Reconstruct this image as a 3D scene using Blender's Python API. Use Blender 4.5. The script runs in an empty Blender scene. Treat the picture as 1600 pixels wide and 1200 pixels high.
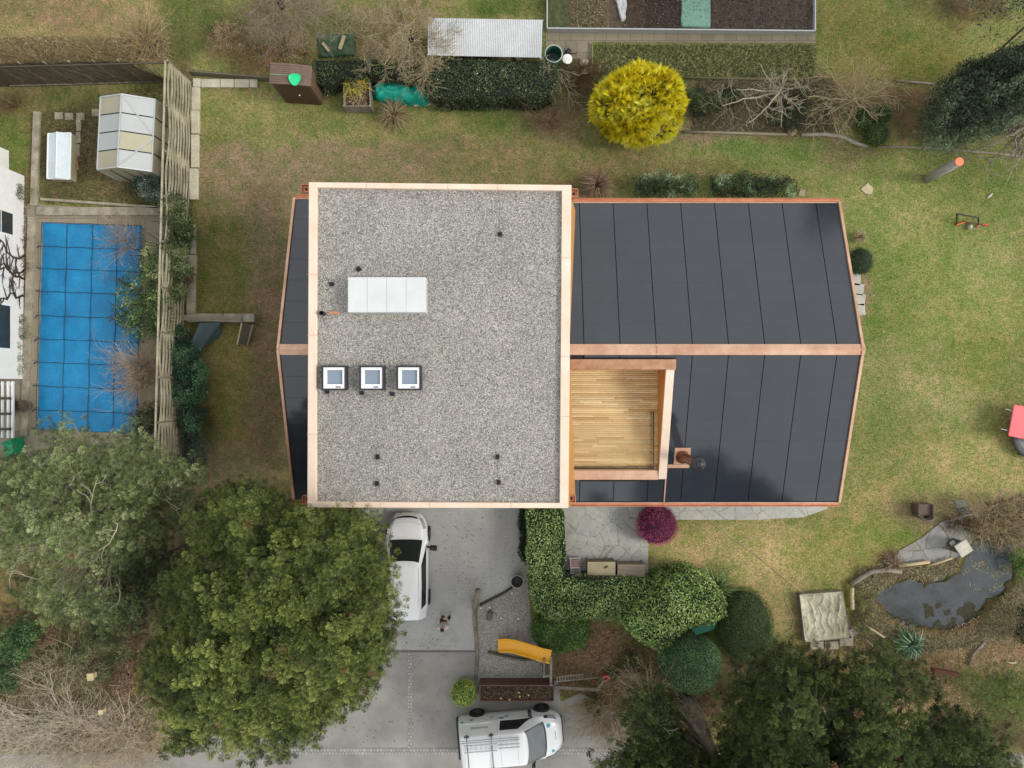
import bpy, bmesh, math, random
import numpy as np
from mathutils import Vector, Matrix
random.seed(7)
rng = np.random.default_rng(11)
SC = bpy.context.scene
COL = SC.collection
R = math.radians

# ---------------------------------------------------------------- camera
F, CH = 1109.0, 30.0            # focal length in photo pixels, flying height in metres
cd = bpy.data.cameras.new("camera"); cam = bpy.data.objects.new("camera", cd); COL.objects.link(cam)
cam.location = (0, 0, CH); cam.rotation_euler = (0, 0, 0)
cd.sensor_width = 36; cd.lens = 36 * F / 1600; cd.clip_end = 3000; cd.clip_start = 0.5
SC.camera = cam

# ---------------------------------------------------------------- sky, sun, exposure
SUN_EL, SUN_AZ = 39.0, 97.0     # azimuth clockwise from north (+Y)
W = bpy.data.worlds.new("World"); SC.world = W; W.use_nodes = True
wn, wl = W.node_tree.nodes, W.node_tree.links
wn.clear()
wo = wn.new("ShaderNodeOutputWorld"); bg = wn.new("ShaderNodeBackground"); sky = wn.new("ShaderNodeTexSky")
sky.sky_type = 'NISHITA'; sky.sun_disc = False
sky.sun_elevation = R(SUN_EL); sky.sun_rotation = R(SUN_AZ)
sky.air_density = 1.0; sky.dust_density = 3.0
hs = wn.new("ShaderNodeHueSaturation"); hs.inputs['Saturation'].default_value = 0.22
wl.new(sky.outputs[0], hs.inputs['Color'])
# broken cloud cover: procedural veil mixed over the clear sky
tc = wn.new("ShaderNodeTexCoord"); nz = wn.new("ShaderNodeTexNoise"); nz.inputs['Scale'].default_value = 2.2; nz.inputs['Detail'].default_value = 6
wl.new(tc.outputs['Generated'], nz.inputs['Vector'])
cr = wn.new("ShaderNodeMapRange"); cr.inputs[1].default_value = 0.35; cr.inputs[2].default_value = 0.7; cr.inputs[3].default_value = 0.72; cr.inputs[4].default_value = 0.9
wl.new(nz.outputs['Fac'], cr.inputs[0])
mx = wn.new("ShaderNodeMix"); mx.data_type = 'RGBA'
wl.new(cr.outputs[0], mx.inputs[0]); wl.new(hs.outputs[0], mx.inputs[6]); mx.inputs[7].default_value = (5.6, 5.75, 5.9, 1)
wl.new(mx.outputs[2], bg.inputs['Color']); bg.inputs['Strength'].default_value = 0.13
wl.new(bg.outputs[0], wo.inputs['Surface'])
sd = bpy.data.lights.new("sun", 'SUN'); sun = bpy.data.objects.new("sun", sd); COL.objects.link(sun)
sd.energy = 1.5; sd.angle = R(18); sd.color = (1.0, 0.95, 0.87)
_d = Vector((math.sin(R(SUN_AZ)) * math.cos(R(SUN_EL)), math.cos(R(SUN_AZ)) * math.cos(R(SUN_EL)), math.sin(R(SUN_EL))))
sun.rotation_euler = _d.to_track_quat('Z', 'Y').to_euler(); sun.location = _d * 60
SC.view_settings.view_transform = 'Standard'; SC.view_settings.look = 'None'
SC.view_settings.gamma = 1.0; SC.view_settings.exposure = 0.56
SC.render.engine = 'CYCLES'
SC.cycles.max_bounces = 6; SC.cycles.diffuse_bounces = 3; SC.cycles.transparent_max_bounces = 8; SC.cycles.use_denoising = True

# ---------------------------------------------------------------- coordinates
def P(x, y, h=0.0):
    """a place in the garden, surveyed from the aerial photograph: x, y photo pixels, h height above ground"""
    k = (CH - h) / F
    return Vector(((x - 800) * k, (600 - y) * k, h))
def P2(pts, h=0.0):
    return [tuple(P(x, y, h)[:2]) for x, y in pts]
def PXM(h=0.0):                  # photo pixels per metre at a height
    return F / (CH - h)

# ---------------------------------------------------------------- materials
def lin(c):
    return tuple((v / 255 / 12.92) if v / 255 <= 0.04045 else ((v / 255 + 0.055) / 1.055) ** 2.4 for v in c)
KA = 0.84
def alb(c):
    return tuple(min(0.86, v * KA) for v in lin(c))
_mats = {}
def nodes_of(m):
    m.use_nodes = True
    nt = m.node_tree; nt.nodes.clear()
    out = nt.nodes.new("ShaderNodeOutputMaterial"); b = nt.nodes.new("ShaderNodeBsdfPrincipled")
    nt.links.new(b.outputs[0], out.inputs['Surface'])
    return nt, nt.nodes, nt.links, b, out
def ramp(n, stops):
    r = n.new("ShaderNodeValToRGB"); cr = r.color_ramp
    while len(cr.elements) > 1: cr.elements.remove(cr.elements[-1])
    cr.elements[0].position = stops[0][0]; cr.elements[0].color = (*stops[0][1], 1)
    for p, c in stops[1:]:
        e = cr.elements.new(p); e.color = (*c, 1)
    return r
def noise(n, l, vec, scale, detail=4, rough=0.6, dist=0.0):
    t = n.new("ShaderNodeTexNoise"); t.inputs['Scale'].default_value = scale; t.inputs['Detail'].default_value = detail
    t.inputs['Roughness'].default_value = rough; t.inputs['Distortion'].default_value = dist
    l.new(vec, t.inputs['Vector']); return t.outputs['Fac']
def mixc(n, l, fac, a, b, mode='MIX'):
    m = n.new("ShaderNodeMix"); m.data_type = 'RGBA'; m.blend_type = mode
    for s, v in ((0, fac), (6, a), (7, b)):
        if isinstance(v, (int, float)): m.inputs[s].default_value = v
        elif isinstance(v, tuple): m.inputs[s].default_value = (*v[:3], 1)
        else: l.new(v, m.inputs[s])
    return m.outputs[2]
def mrange(n, l, v, a, b, c, d):
    m = n.new("ShaderNodeMapRange"); l.new(v, m.inputs[0])
    for i, x in enumerate((a, b, c, d)): m.inputs[i + 1].default_value = x
    return m.outputs[0]
def bump(n, l, b, h, strength, dist=0.02):
    bp = n.new("ShaderNodeBump"); bp.inputs['Strength'].default_value = strength; bp.inputs['Distance'].default_value = dist
    l.new(h, bp.inputs['Height']); l.new(bp.outputs[0], b.inputs['Normal'])
def coords(n, l, stretch=None):
    t = n.new("ShaderNodeTexCoord")
    if stretch:
        mp = n.new("ShaderNodeMapping"); mp.inputs['Scale'].default_value = stretch; l.new(t.outputs['Object'], mp.inputs['Vector']); return mp.outputs[0]
    return t.outputs['Object']
def M(name, col, rough=0.7, metal=0.0, var=0.18, scale=3.0, fine=30.0, fvar=0.12, bmp=0.15, stretch=None, spec=0.5, other=None, coat=0.0):
    """painted/weathered surface: base colour with two sizes of uneven tone and light relief"""
    if name in _mats: return _mats[name]
    m = bpy.data.materials.new(name); _mats[name] = m
    nt, n, l, b, o = nodes_of(m)
    v = coords(n, l, stretch)
    c = alb(col); oc = alb(other) if other else tuple(x * (1 - var * 1.6) for x in c)
    f1 = mrange(n, l, noise(n, l, v, scale, 5), 0.3, 0.72, 0, 1)
    a = mixc(n, l, f1, tuple(min(.88, x * (1 + var * 0.35)) for x in c), oc)
    f2 = mrange(n, l, noise(n, l, v, fine, 3), 0.3, 0.7, 1 - fvar * 1.5, 1 + fvar)
    cc = n.new("ShaderNodeVectorMath"); cc.operation = 'SCALE'; l.new(a, cc.inputs[0]); l.new(f2, cc.inputs['Scale'])
    l.new(cc.outputs[0], b.inputs['Base Color'])
    b.inputs['Roughness'].default_value = rough; b.inputs['Metallic'].default_value = metal
    b.inputs['Specular IOR Level'].default_value = spec; b.inputs['Coat Weight'].default_value = coat
    if bmp: bump(n, l, b, noise(n, l, v, fine * 1.3, 4), bmp)
    return m
def leaf_mat(name="leaf", rough=0.6, trans=0.22, spec=0.3):
    if name in _mats: return _mats[name]
    m = bpy.data.materials.new(name); _mats[name] = m
    nt, n, l, b, o = nodes_of(m)
    at = n.new("ShaderNodeAttribute"); at.attribute_name = "tint"
    l.new(at.outputs['Color'], b.inputs['Base Color']); b.inputs['Roughness'].default_value = rough
    b.inputs['Specular IOR Level'].default_value = spec
    tr = n.new("ShaderNodeBsdfTranslucent"); l.new(at.outputs['Color'], tr.inputs['Color'])
    ms = n.new("ShaderNodeMixShader"); ms.inputs[0].default_value = trans
    l.new(b.outputs[0], ms.inputs[1]); l.new(tr.outputs[0], ms.inputs[2]); l.new(ms.outputs[0], o.inputs['Surface'])
    return m

# ---------------------------------------------------------------- objects
def tag(o, label=None, cat=None, group=None, kind=None):
    if label: o['label'] = label
    if cat: o['category'] = cat
    if group: o['group'] = group
    if kind: o['kind'] = kind
    elif cat: o['kind'] = 'thing'
    return o
def empty(name, loc, label, cat, group=None, rz=0.0):
    o = bpy.data.objects.new(name, None); COL.objects.link(o); o.location = loc; o.rotation_euler = (0, 0, rz)
    o.empty_display_size = 0.3
    return tag(o, label, cat, group)
def wloc(o):
    v = Vector((0, 0, 0))
    while o is not None:
        v += o.location; o = o.parent
    return v
def npmesh(name, V, Fc, mat, parent=None, tint=None, smooth=False, local=False):
    V = np.asarray(V, dtype=np.float32).reshape(-1, 3)
    if parent is not None and not local:
        V = V - np.array(wloc(parent), dtype=np.float32)
    me = bpy.data.meshes.new(name)
    k = Fc.shape[1]; nf = len(Fc)
    me.vertices.add(len(V)); me.vertices.foreach_set('co', V.ravel())
    me.loops.add(nf * k); me.loops.foreach_set('vertex_index', Fc.astype(np.int32).ravel())
    me.polygons.add(nf); me.polygons.foreach_set('loop_start', np.arange(0, nf * k, k, dtype=np.int32))
    if smooth: me.polygons.foreach_set('use_smooth', np.ones(nf, dtype=bool))
    if tint is not None:
        at = me.attributes.new("tint", 'FLOAT_COLOR', 'POINT')
        c = np.ones((len(V), 4), dtype=np.float32); c[:, :3] = tint; at.data.foreach_set('color', c.ravel())
    me.update(calc_edges=True)
    if mat: me.materials.append(mat)
    o = bpy.data.objects.new(name, me); COL.objects.link(o)
    if parent is not None: o.parent = parent
    return o
class MB:
    def __init__(s): s.v = []; s.f = []
    def add(s, vs, fs):
        b = len(s.v); s.v += [tuple(p) for p in vs]; s.f += [tuple(i + b for i in f) for f in fs]; return s
    def box(s, x0, x1, y0, y1, z0, z1):
        return s.add([(x0, y0, z0), (x1, y0, z0), (x1, y1, z0), (x0, y1, z0), (x0, y0, z1), (x1, y0, z1), (x1, y1, z1), (x0, y1, z1)],
                     [(3, 2, 1, 0), (4, 5, 6, 7), (0, 1, 5, 4), (1, 2, 6, 5), (2, 3, 7, 6), (3, 0, 4, 7)])
    def rbox(s, c, sx, sy, sz, rz=0.0, rx=0.0, ry=0.0):
        m = Matrix.Rotation(rz, 3, 'Z') @ Matrix.Rotation(ry, 3, 'Y') @ Matrix.Rotation(rx, 3, 'X'); c = Vector(c)
        vs = [c + m @ Vector((x * sx / 2, y * sy / 2, z * sz / 2)) for z in (-1, 1) for x, y in ((-1, -1), (1, -1), (1, 1), (-1, 1))]
        return s.add(vs, [(3, 2, 1, 0), (4, 5, 6, 7), (0, 1, 5, 4), (1, 2, 6, 5), (2, 3, 7, 6), (3, 0, 4, 7)])
    def beam(s, a, b, w, t, up=(0, 0, 1)):
        a, b = Vector(a), Vector(b); d = (b - a).normalized(); u = Vector(up)
        if abs(d.dot(u)) > 0.98: u = Vector((0, 1, 0))
        x = d.cross(u).normalized(); u = x.cross(d)
        vs = [p + x * i * w / 2 + u * j * t / 2 for p in (a, b) for i, j in ((-1, -1), (1, -1), (1, 1), (-1, 1))]
        return s.add(vs, [(0, 1, 2, 3), (7, 6, 5, 4), (0, 4, 5, 1), (1, 5, 6, 2), (2, 6, 7, 3), (3, 7, 4, 0)])
    def prism(s, poly, z0, z1):
        a = sum(poly[i][0] * poly[(i + 1) % len(poly)][1] - poly[(i + 1) % len(poly)][0] * poly[i][1] for i in range(len(poly)))
        if a < 0: poly = poly[::-1]
        n = len(poly)
        zf0 = z0 if callable(z0) else (lambda x, y: z0); zf1 = z1 if callable(z1) else (lambda x, y: z1)
        vs = [(x, y, zf0(x, y)) for x, y in poly] + [(x, y, zf1(x, y)) for x, y in poly]
        return s.add(vs, [tuple(range(n))[::-1], tuple(range(n, 2 * n))] + [(i, (i + 1) % n, n + (i + 1) % n, n + i) for i in range(n)])
    def tube(s, pts, r, n=6, cap=True):
        pts = [Vector(p) for p in pts]; rs = r if isinstance(r, (list, tuple)) else [r] * len(pts)
        vs = []; ref = Vector((0.31, 0.2, 0.93))
        for i, p in enumerate(pts):
            d = (pts[min(i + 1, len(pts) - 1)] - pts[max(i - 1, 0)]).normalized()
            u = ref if abs(d.dot(ref)) < 0.95 else Vector((1, 0, 0))
            x = d.cross(u).normalized(); y = d.cross(x)
            vs += [p + (x * math.cos(a) + y * math.sin(a)) * rs[i] for a in (2 * math.pi * k / n for k in range(n))]
        fs = [(i * n + k, i * n + (k + 1) % n, (i + 1) * n + (k + 1) % n, (i + 1) * n + k) for i in range(len(pts) - 1) for k in range(n)]
        if cap: fs += [tuple(range(n))[::-1], tuple(range((len(pts) - 1) * n, len(pts) * n))]
        return s.add(vs, fs)
    def lathe(s, c, prof, n=20):
        c = Vector(c); vs = [c + Vector((r * math.cos(a), r * math.sin(a), z)) for r, z in prof for a in (2 * math.pi * k / n for k in range(n))]
        return s.add(vs, [(i * n + k, i * n + (k + 1) % n, (i + 1) * n + (k + 1) % n, (i + 1) * n + k) for i in range(len(prof) - 1) for k in range(n)])
    def xf(s, m):
        s.v = [tuple(m @ Vector(p)) for p in s.v]; return s
    def build(s, name, mat, parent=None, local=False, smooth=False, bevel=0.0, label=None):
        off = Vector((0, 0, 0)) if (parent is None or local) else wloc(parent)
        me = bpy.data.meshes.new(name)
        me.from_pydata([(p[0] - off.x, p[1] - off.y, p[2] - off.z) for p in s.v], [], s.f)
        bm = bmesh.new(); bm.from_mesh(me); bmesh.ops.recalc_face_normals(bm, faces=bm.faces)
        if bevel:
            bmesh.ops.bevel(bm, geom=[e for e in bm.edges if len(e.link_faces) == 2 and e.calc_face_angle(0) > 0.6], offset=bevel, segments=1, affect='EDGES')
        bm.to_mesh(me); bm.free()
        if smooth: me.polygons.foreach_set('use_smooth', [True] * len(me.polygons))
        me.materials.append(mat)
        o = bpy.data.objects.new(name, me); COL.objects.link(o)
        if parent is not None: o.parent = parent
        if label: o['label'] = label
        return o
def copy_tree(o, parent=None):
    c = o.copy(); COL.objects.link(c)
    if parent is not None: c.parent = parent
    for ch in list(o.children): copy_tree(ch, c)
    return c

NTH = ['first', 'second', 'third', 'fourth', 'fifth', 'sixth', 'seventh', 'eighth', 'ninth', 'tenth', 'eleventh', 'twelfth']
# ---------------------------------------------------------------- number helpers
def pip(x, y, poly):
    ins = np.zeros(len(x), dtype=bool); n = len(poly)
    for i in range(n):
        x1, y1 = poly[i]; x2, y2 = poly[(i + 1) % n]
        if y1 == y2: continue
        c = ((y1 > y) != (y2 > y)) & (x < (x2 - x1) * (y - y1) / (y2 - y1) + x1)
        ins ^= c
    return ins
def pdist(x, y, poly):
    d = np.full(len(x), 1e9); n = len(poly)
    for i in range(n):
        x1, y1 = poly[i]; x2, y2 = poly[(i + 1) % n]
        dx, dy = x2 - x1, y2 - y1; t = np.clip(((x - x1) * dx + (y - y1) * dy) / (dx * dx + dy * dy + 1e-9), 0, 1)
        d = np.minimum(d, np.hypot(x - x1 - t * dx, y - y1 - t * dy))
    return d
_G = np.random.default_rng(5).random((256, 256))
def vnoise(x, y):
    xi = np.floor(x).astype(int); yi = np.floor(y).astype(int); fx = x - xi; fy = y - yi
    fx = fx * fx * (3 - 2 * fx); fy = fy * fy * (3 - 2 * fy)
    g = lambda a, b: _G[a % 256, b % 256]
    return (g(xi, yi) * (1 - fx) + g(xi + 1, yi) * fx) * (1 - fy) + (g(xi, yi + 1) * (1 - fx) + g(xi + 1, yi + 1) * fx) * fy
def fnoise(x, y, o=4):
    s = 0; a = 0.5; t = 0
    for k in range(o):
        s = s + a * vnoise(x * 2 ** k + 17 * k, y * 2 ** k + 31 * k); t += a; a *= 0.55
    return s / t
def inpoly(poly, n):
    xs = [p[0] for p in poly]; ys = [p[1] for p in poly]; X = []; Y = []; c = 0
    while c < n:
        x = rng.uniform(min(xs), max(xs), n * 2); y = rng.uniform(min(ys), max(ys), n * 2); k = pip(x, y, poly)
        X.append(x[k]); Y.append(y[k]); c += k.sum()
    return np.concatenate(X)[:n], np.concatenate(Y)[:n]
def parea(poly):
    return abs(sum(poly[i][0] * poly[(i + 1) % len(poly)][1] - poly[(i + 1) % len(poly)][0] * poly[i][1] for i in range(len(poly)))) / 2
# ================================================================ GROUND
POND = [(1366, 940), (1376, 924), (1400, 910), (1428, 904), (1452, 912), (1478, 908), (1500, 893), (1510, 872), (1518, 850), (1536, 836), (1562, 832), (1584, 842), (1593, 872), (1586, 904), (1568, 928), (1544, 942), (1532, 958), (1522, 975), (1495, 983), (1455, 984), (1420, 972), (1390, 960)]
DRIVE_UP = [(560, 780), (826, 780), (824, 905), (744, 945), (742, 1018), (560, 1018)]
DRIVE_LO = [(560, 1018), (744, 1018), (744, 1064), (872, 1064), (876, 1096), (905, 1084), (935, 1092), (960, 1112), (990, 1122), (1012, 1140), (1016, 1168), (300, 1168), (400, 1110)]
ROAD = [(-700, 1177), (3000, 1177), (3000, 1500), (-700, 1500)]
PLAY = [(746, 947), (824, 907), (830, 970), (862, 1020), (862, 1066), (746, 1066)]
PATIO = [(880, 770), (1300, 770), (1292, 795), (1255, 808), (1180, 812), (1062, 812), (1012, 818), (1013, 912), (880, 912)]
POND_PATIO = [(1394, 876), (1404, 860), (1440, 840), (1470, 815), (1500, 806), (1514, 820), (1518, 845), (1504, 868), (1470, 878), (1420, 882), (1400, 884)]
DECK_W = [(38, 318), (262, 332), (262, 730), (-300, 730), (-300, 592), (26, 592), (36, 420)]
BED_PATH = [(853, 48), (1274, 52), (1274, 68), (926, 66), (925, 92), (853, 92)]
VEG = [(857, -60), (1271, -60), (1271, 46), (857, 42)]
PAVES = [DRIVE_UP, DRIVE_LO, ROAD, PLAY, PATIO, POND_PATIO, DECK_W, BED_PATH, POND, VEG]

GB = [  # soft patches of the ground's own colour: x, y, rx, ry, colour, strength
 (120, 40, 190, 60, (138, 124, 88), .95), (60, 20, 120, 25, (120, 104, 76), .7), (160, 78, 130, 22, (160, 146, 106), .75), (300, 40, 42, 60, (84, 98, 46), .9),
 (400, 70, 70, 50, (104, 90, 62), .9), (465, 30, 60, 60, (112, 104, 72), .7), (530, 30, 60, 40, (100, 104, 58), .8), (620, 60, 80, 70, (116, 104, 74), .9), (800, 12, 60, 20, (86, 100, 46), .9),
 (110, 165, 90, 50, (96, 98, 56), .9), (20, 160, 40, 50, (122, 110, 78), .8), (20, 215, 40, 60, (96, 110, 50), .85), (110, 240, 60, 60, (92, 80, 62), .9), (150, 290, 90, 30, (98, 92, 58), .9), (230, 270, 40, 60, (80, 78, 50), .9), (45, 400, 12, 220, (104, 84, 62), .9),
 (285, 400, 26, 320, (74, 62, 46), .92), (312, 470, 16, 160, (96, 88, 52), .6),
 (360, 200, 80, 80, (128, 128, 76), .8), (350, 330, 60, 130, (112, 108, 68), .85), (420, 285, 100, 62, (126, 114, 90), .9), (412, 440, 48, 200, (112, 98, 78), .92), (345, 440, 48, 110, (98, 98, 50), .8),
 (365, 640, 55, 150, (112, 104, 58), .9), (415, 620, 30, 200, (110, 94, 72), .9), (300, 690, 40, 60, (72, 68, 44), .8),
 (600, 215, 260, 40, (122, 122, 76), .8), (580, 258, 290, 34, (124, 113, 88), .85), (700, 235, 120, 20, (116, 106, 80), .6), (860, 250, 160, 45, (116, 110, 70), .8), (780, 180, 60, 25, (92, 108, 52), .8), (870, 190, 60, 30, (112, 100, 76), .7),
 (1000, 270, 160, 22, (110, 104, 66), .8), (910, 130, 42, 45, (90, 72, 54), .9), (900, 290, 60, 14, (110, 90, 64), .7),
 (1100, 205, 80, 18, (124, 112, 92), .75), (1200, 160, 170, 50, (100, 92, 70), .9), (1330, 150, 80, 50, (108, 96, 70), .8), (1170, 230, 60, 18, (92, 118, 54), .9), (1260, 240, 90, 30, (100, 118, 58), .8), (1330, 235, 40, 25, (124, 112, 82), .7),
 (1430, 175, 48, 55, (88, 72, 54), .92), (1420, 120, 60, 14, (110, 100, 58), .7), (1400, 40, 160, 50, (110, 116, 58), .85), (1420, 90, 110, 26, (118, 118, 50), .8), (1340, 70, 60, 60, (112, 112, 56), .8), (1520, 10, 60, 22, (92, 76, 58), .9), (1560, 60, 60, 40, (126, 132, 76), .8),
 (1050, 110, 170, 26, (104, 104, 64), .85), (1060, 130, 180, 14, (88, 84, 54), .7),
 (1450, 330, 160, 80, (124, 134, 74), .9), (1560, 300, 80, 60, (104, 118, 58), .8), (1470, 470, 150, 90, (120, 132, 68), .9), (1540, 420, 60, 50, (138, 142, 88), .7), (1380, 480, 50, 60, (100, 118, 54), .6),
 (1430, 600, 120, 70, (124, 130, 76), .9), (1530, 560, 50, 50, (116, 124, 56), .7), (1460, 630, 60, 50, (150, 146, 100), .6), (1400, 720, 100, 80, (126, 128, 74), .9), (1530, 730, 80, 50, (146, 142, 88), .8), (1350, 790, 80, 40, (136, 132, 78), .8), (1400, 660, 50, 40, (98, 116, 56), .5),
 (1150, 850, 140, 45, (158, 148, 98), .95), (1200, 880, 60, 40, (168, 156, 106), .8), (1310, 860, 80, 50, (136, 136, 74), .9), (1390, 830, 60, 30, (112, 124, 56), .8), (1230, 940, 50, 50, (146, 138, 90), .8), (1080, 820, 50, 12, (140, 134, 84), .8), (1345, 470, 12, 45, (140, 122, 96), .9), (1290, 985, 60, 50, (116, 104, 72), .8),
 (1360, 960, 60, 60, (124, 110, 82), .95), (1330, 930, 16, 30, (112, 122, 48), .9), (1420, 890, 80, 26, (118, 98, 68), .95), (1500, 800, 120, 30, (124, 112, 84), .8), (1570, 820, 60, 46, (128, 118, 92), .95), (1470, 985, 100, 18, (142, 126, 72), .9), (1440, 1010, 120, 40, (132, 112, 82), .95), (1560, 960, 60, 60, (112, 104, 66), .9), (1530, 1020, 90, 22, (166, 142, 108), .9), (1580, 1000, 50, 60, (96, 78, 62), .8), (1430, 1060, 220, 60, (150, 122, 92), .8), (1540, 1080, 90, 50, (116, 112, 70), .85), (1590, 1120, 60, 60, (110, 106, 74), .7), (1460, 905, 50, 14, (86, 84, 44), .8),
 (900, 1010, 70, 60, (128, 104, 82), .95), (960, 1060, 90, 40, (116, 94, 74), .95), (1080, 1080, 140, 60, (112, 96, 74), .95), (1180, 1060, 90, 60, (92, 84, 58), .9), (1100, 1120, 120, 40, (112, 106, 66), .8), (950, 1110, 60, 40, (118, 102, 72), .8), (1180, 1010, 30, 40, (52, 50, 38), .8), (1140, 990, 20, 40, (56, 48, 40), .9),
 (180, 760, 240, 90, (124, 114, 88), .95), (60, 900, 120, 50, (150, 132, 72), .9), (40, 930, 60, 16, (140, 116, 50), .9), (150, 900, 160, 90, (96, 92, 66), .9), (200, 1000, 90, 60, (122, 108, 84), .95), (215, 1050, 50, 40, (132, 98, 80), .8), (60, 1080, 140, 60, (108, 102, 76), .9), (150, 1150, 200, 60, (150, 138, 116), .9), (330, 900, 90, 100, (92, 84, 62), .9), (430, 1000, 200, 160, (84, 74, 58), .9), (470, 800, 90, 40, (80, 70, 50), .9),
]
def ground_tint(wx, wy):
    h0 = CH / F
    px = wx / h0 + 800; py = 600 - wy / h0
    jx = (fnoise(wx * .8, wy * .8) - .5) * 46 + (fnoise(wx * 3.1 + 9, wy * 3.1) - .5) * 26; jy = (fnoise(wx * .8 + 40, wy * .8 + 7) - .5) * 46 + (fnoise(wx * 3.1, wy * 3.1 + 50) - .5) * 26
    qx, qy = px + jx, py + jy
    c = np.tile(np.array(lin((118, 122, 70))), (len(wx), 1))
    for x, y, rx, ry, rgb, s in GB:
        d = np.sqrt(((qx - x) / rx) ** 2 + ((qy - y) / ry) ** 2)
        w = np.clip((1.35 - d) / 0.7, 0, 1); w = (w * w * (3 - 2 * w) * s)[:, None]
        c = c * (1 - w) + np.array(lin(rgb)) * w
    g = c.mean(1, keepdims=True)
    return (c * .80 + g * .20) * np.array([1.32, 1.24, 1.12]) * KA
xs = np.concatenate([np.linspace(-420, -30, 14), np.arange(-26, 26.01, .125), np.linspace(30, 420, 14)])
ys = np.concatenate([np.linspace(-420, -24, 14), np.arange(-20, 20.01, .125), np.linspace(24, 420, 14)])
GX, GY = np.meshgrid(xs, ys); gx, gy = GX.ravel(), GY.ravel()
gt = ground_tint(gx, gy)
pw = P2(POND)
pin = pip(gx + (fnoise(gx * 1.6, gy * 1.6) - .5) * .9, gy + (fnoise(gx * 1.6 + 8, gy * 1.6) - .5) * .9, pw); pd = pdist(gx, gy, pw)
gz = np.where(pin, -np.clip(pd * 0.9, 0.03, 0.5) - .02, np.clip(pd, 0, .5) * .0)
near = (~pin) & (pd < 1.2)
gz = np.where(near, (fnoise(gx * 3, gy * 3) - .52) * .14 * np.clip(1.2 - pd, 0, 1), gz)
mud = np.array(lin((60, 56, 36))) * KA
w = np.clip(1 - pd / .45, 0, 1)[:, None] * .8; w[pin] = 1
gt = gt * (1 - w) + mud * w
nx, ny = len(xs), len(ys)
idx = np.arange(nx * ny).reshape(ny, nx)
Fg = np.stack([idx[:-1, :-1], idx[:-1, 1:], idx[1:, 1:], idx[1:, :-1]], -1).reshape(-1, 4)
gm = bpy.data.materials.new("lawn_and_soil"); nt, n, l, b, o = nodes_of(gm)
at = n.new("ShaderNodeAttribute"); at.attribute_name = "tint"
v = coords(n, l)
f1 = mrange(n, l, noise(n, l, v, 1.6, 8, .72), .36, .64, 0, 1)
f2 = mrange(n, l, noise(n, l, v, 5.5, 7, .8), .36, .64, 0, 1)
f3 = mrange(n, l, noise(n, l, v, 17, 3, .8), .34, .66, .55, 1.5)
c1 = mixc(n, l, f1, (0.70, 0.90, 0.62), (1.32, 1.14, 1.36)); c2 = mixc(n, l, f2, (0.64, 0.78, 0.62), (1.34, 1.2, 1.22))
mm = mixc(n, l, 1.0, at.outputs['Color'], c1, 'MULTIPLY'); mm = mixc(n, l, 1.0, mm, c2, 'MULTIPLY'); f0 = mrange(n, l, noise(n, l, v, .5, 5, .6), .36, .64, 0, 1); mm = mixc(n, l, 1.0, mm, mixc(n, l, f0, (.84, .93, .82), (1.17, 1.08, 1.16)), 'MULTIPLY')
sc_ = n.new("ShaderNodeVectorMath"); sc_.operation = 'SCALE'; l.new(mm, sc_.inputs[0]); l.new(f3, sc_.inputs['Scale'])
l.new(sc_.outputs[0], b.inputs['Base Color']); b.inputs['Roughness'].default_value = 0.95; b.inputs['Specular IOR Level'].default_value = .15
bump(n, l, b, noise(n, l, v, 45, 5, .7), .6, .04)
ground = npmesh("ground", np.stack([gx, gy, gz], 1), Fg, gm, tint=gt, smooth=True); tag(ground, kind='structure')

# grass: short blades and dry fallen bits over all open ground
def scatter_px(poly, dens, keep=None, avoid=PAVES, thr=0.0):
    wpoly = P2(poly); n_ = int(parea(wpoly) * dens); x, y = inpoly(wpoly, n_)
    k = np.ones(len(x), dtype=bool)
    for a in (avoid or []): k &= ~pip(x, y, P2(a))
    if keep is not None: k &= keep(x, y)
    return x[k], y[k]
def blades(name, x, y, length, width, tint, lean=0.7, z=0.0, kind='stuff', label=None, cat=None, parent=None, curl=False):
    n_ = len(x); a = rng.uniform(0, 6.283, n_); L = length * rng.uniform(.5, 1.4, n_); ln = rng.uniform(.2, 1, n_) * lean
    dx, dy = np.cos(a) * np.sin(ln * 1.5), np.sin(a) * np.sin(ln * 1.5); dz = np.cos(ln * 1.5)
    zz = np.broadcast_to(z, (n_,)); base = np.stack([x, y, zz], 1)
    side = np.stack([-np.sin(a), np.cos(a), 0 * a], 1) * (width * rng.uniform(.6, 1.3, n_))[:, None] / 2
    d = np.stack([dx, dy, dz], 1) * L[:, None]
    if curl:
        mid = base + d * .6; d2 = d.copy(); d2[:, 2] *= .3; d2[:, :2] *= 1.25
        V = np.stack([base - side, base + side, mid + side * .9, mid - side * .9, base + d2 + side * .15 , base + d2 - side * .15], 1).reshape(-1, 3)
        q = np.arange(n_)[:, None] * 6; Fq = np.concatenate([q + np.array([0, 1, 2, 3]), q + np.array([3, 2, 4, 5])])
        t = np.repeat(tint, 6, 0)
        o = npmesh(name, V, Fq, leaf_mat(), parent, t)
    else:
        V = np.stack([base - side, base + side, base + d], 1).reshape(-1, 3)
        o = npmesh(name, V, np.arange(n_ * 3).reshape(-1, 3), leaf_mat(), parent, np.repeat(tint, 3, 0))
    if parent is None: tag(o, label, cat, kind=kind)
    return o
HOUSE_PX = [(455, 300), (1320, 300), (1320, 790), (455, 790)]
x, y = scatter_px([(-20, -20), (1620, -20), (1620, 1220), (-20, 1220)], 300, avoid=PAVES + [HOUSE_PX])
t = ground_tint(x, y); r_ = rng.random(len(x))
mul = np.where(r_ < .45, .6, np.where(r_ < .9, 1.45, 2.5))[:, None] * rng.uniform(.85, 1.15, (len(x), 1))
big_ = rng.random(len(x)) < .05
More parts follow.
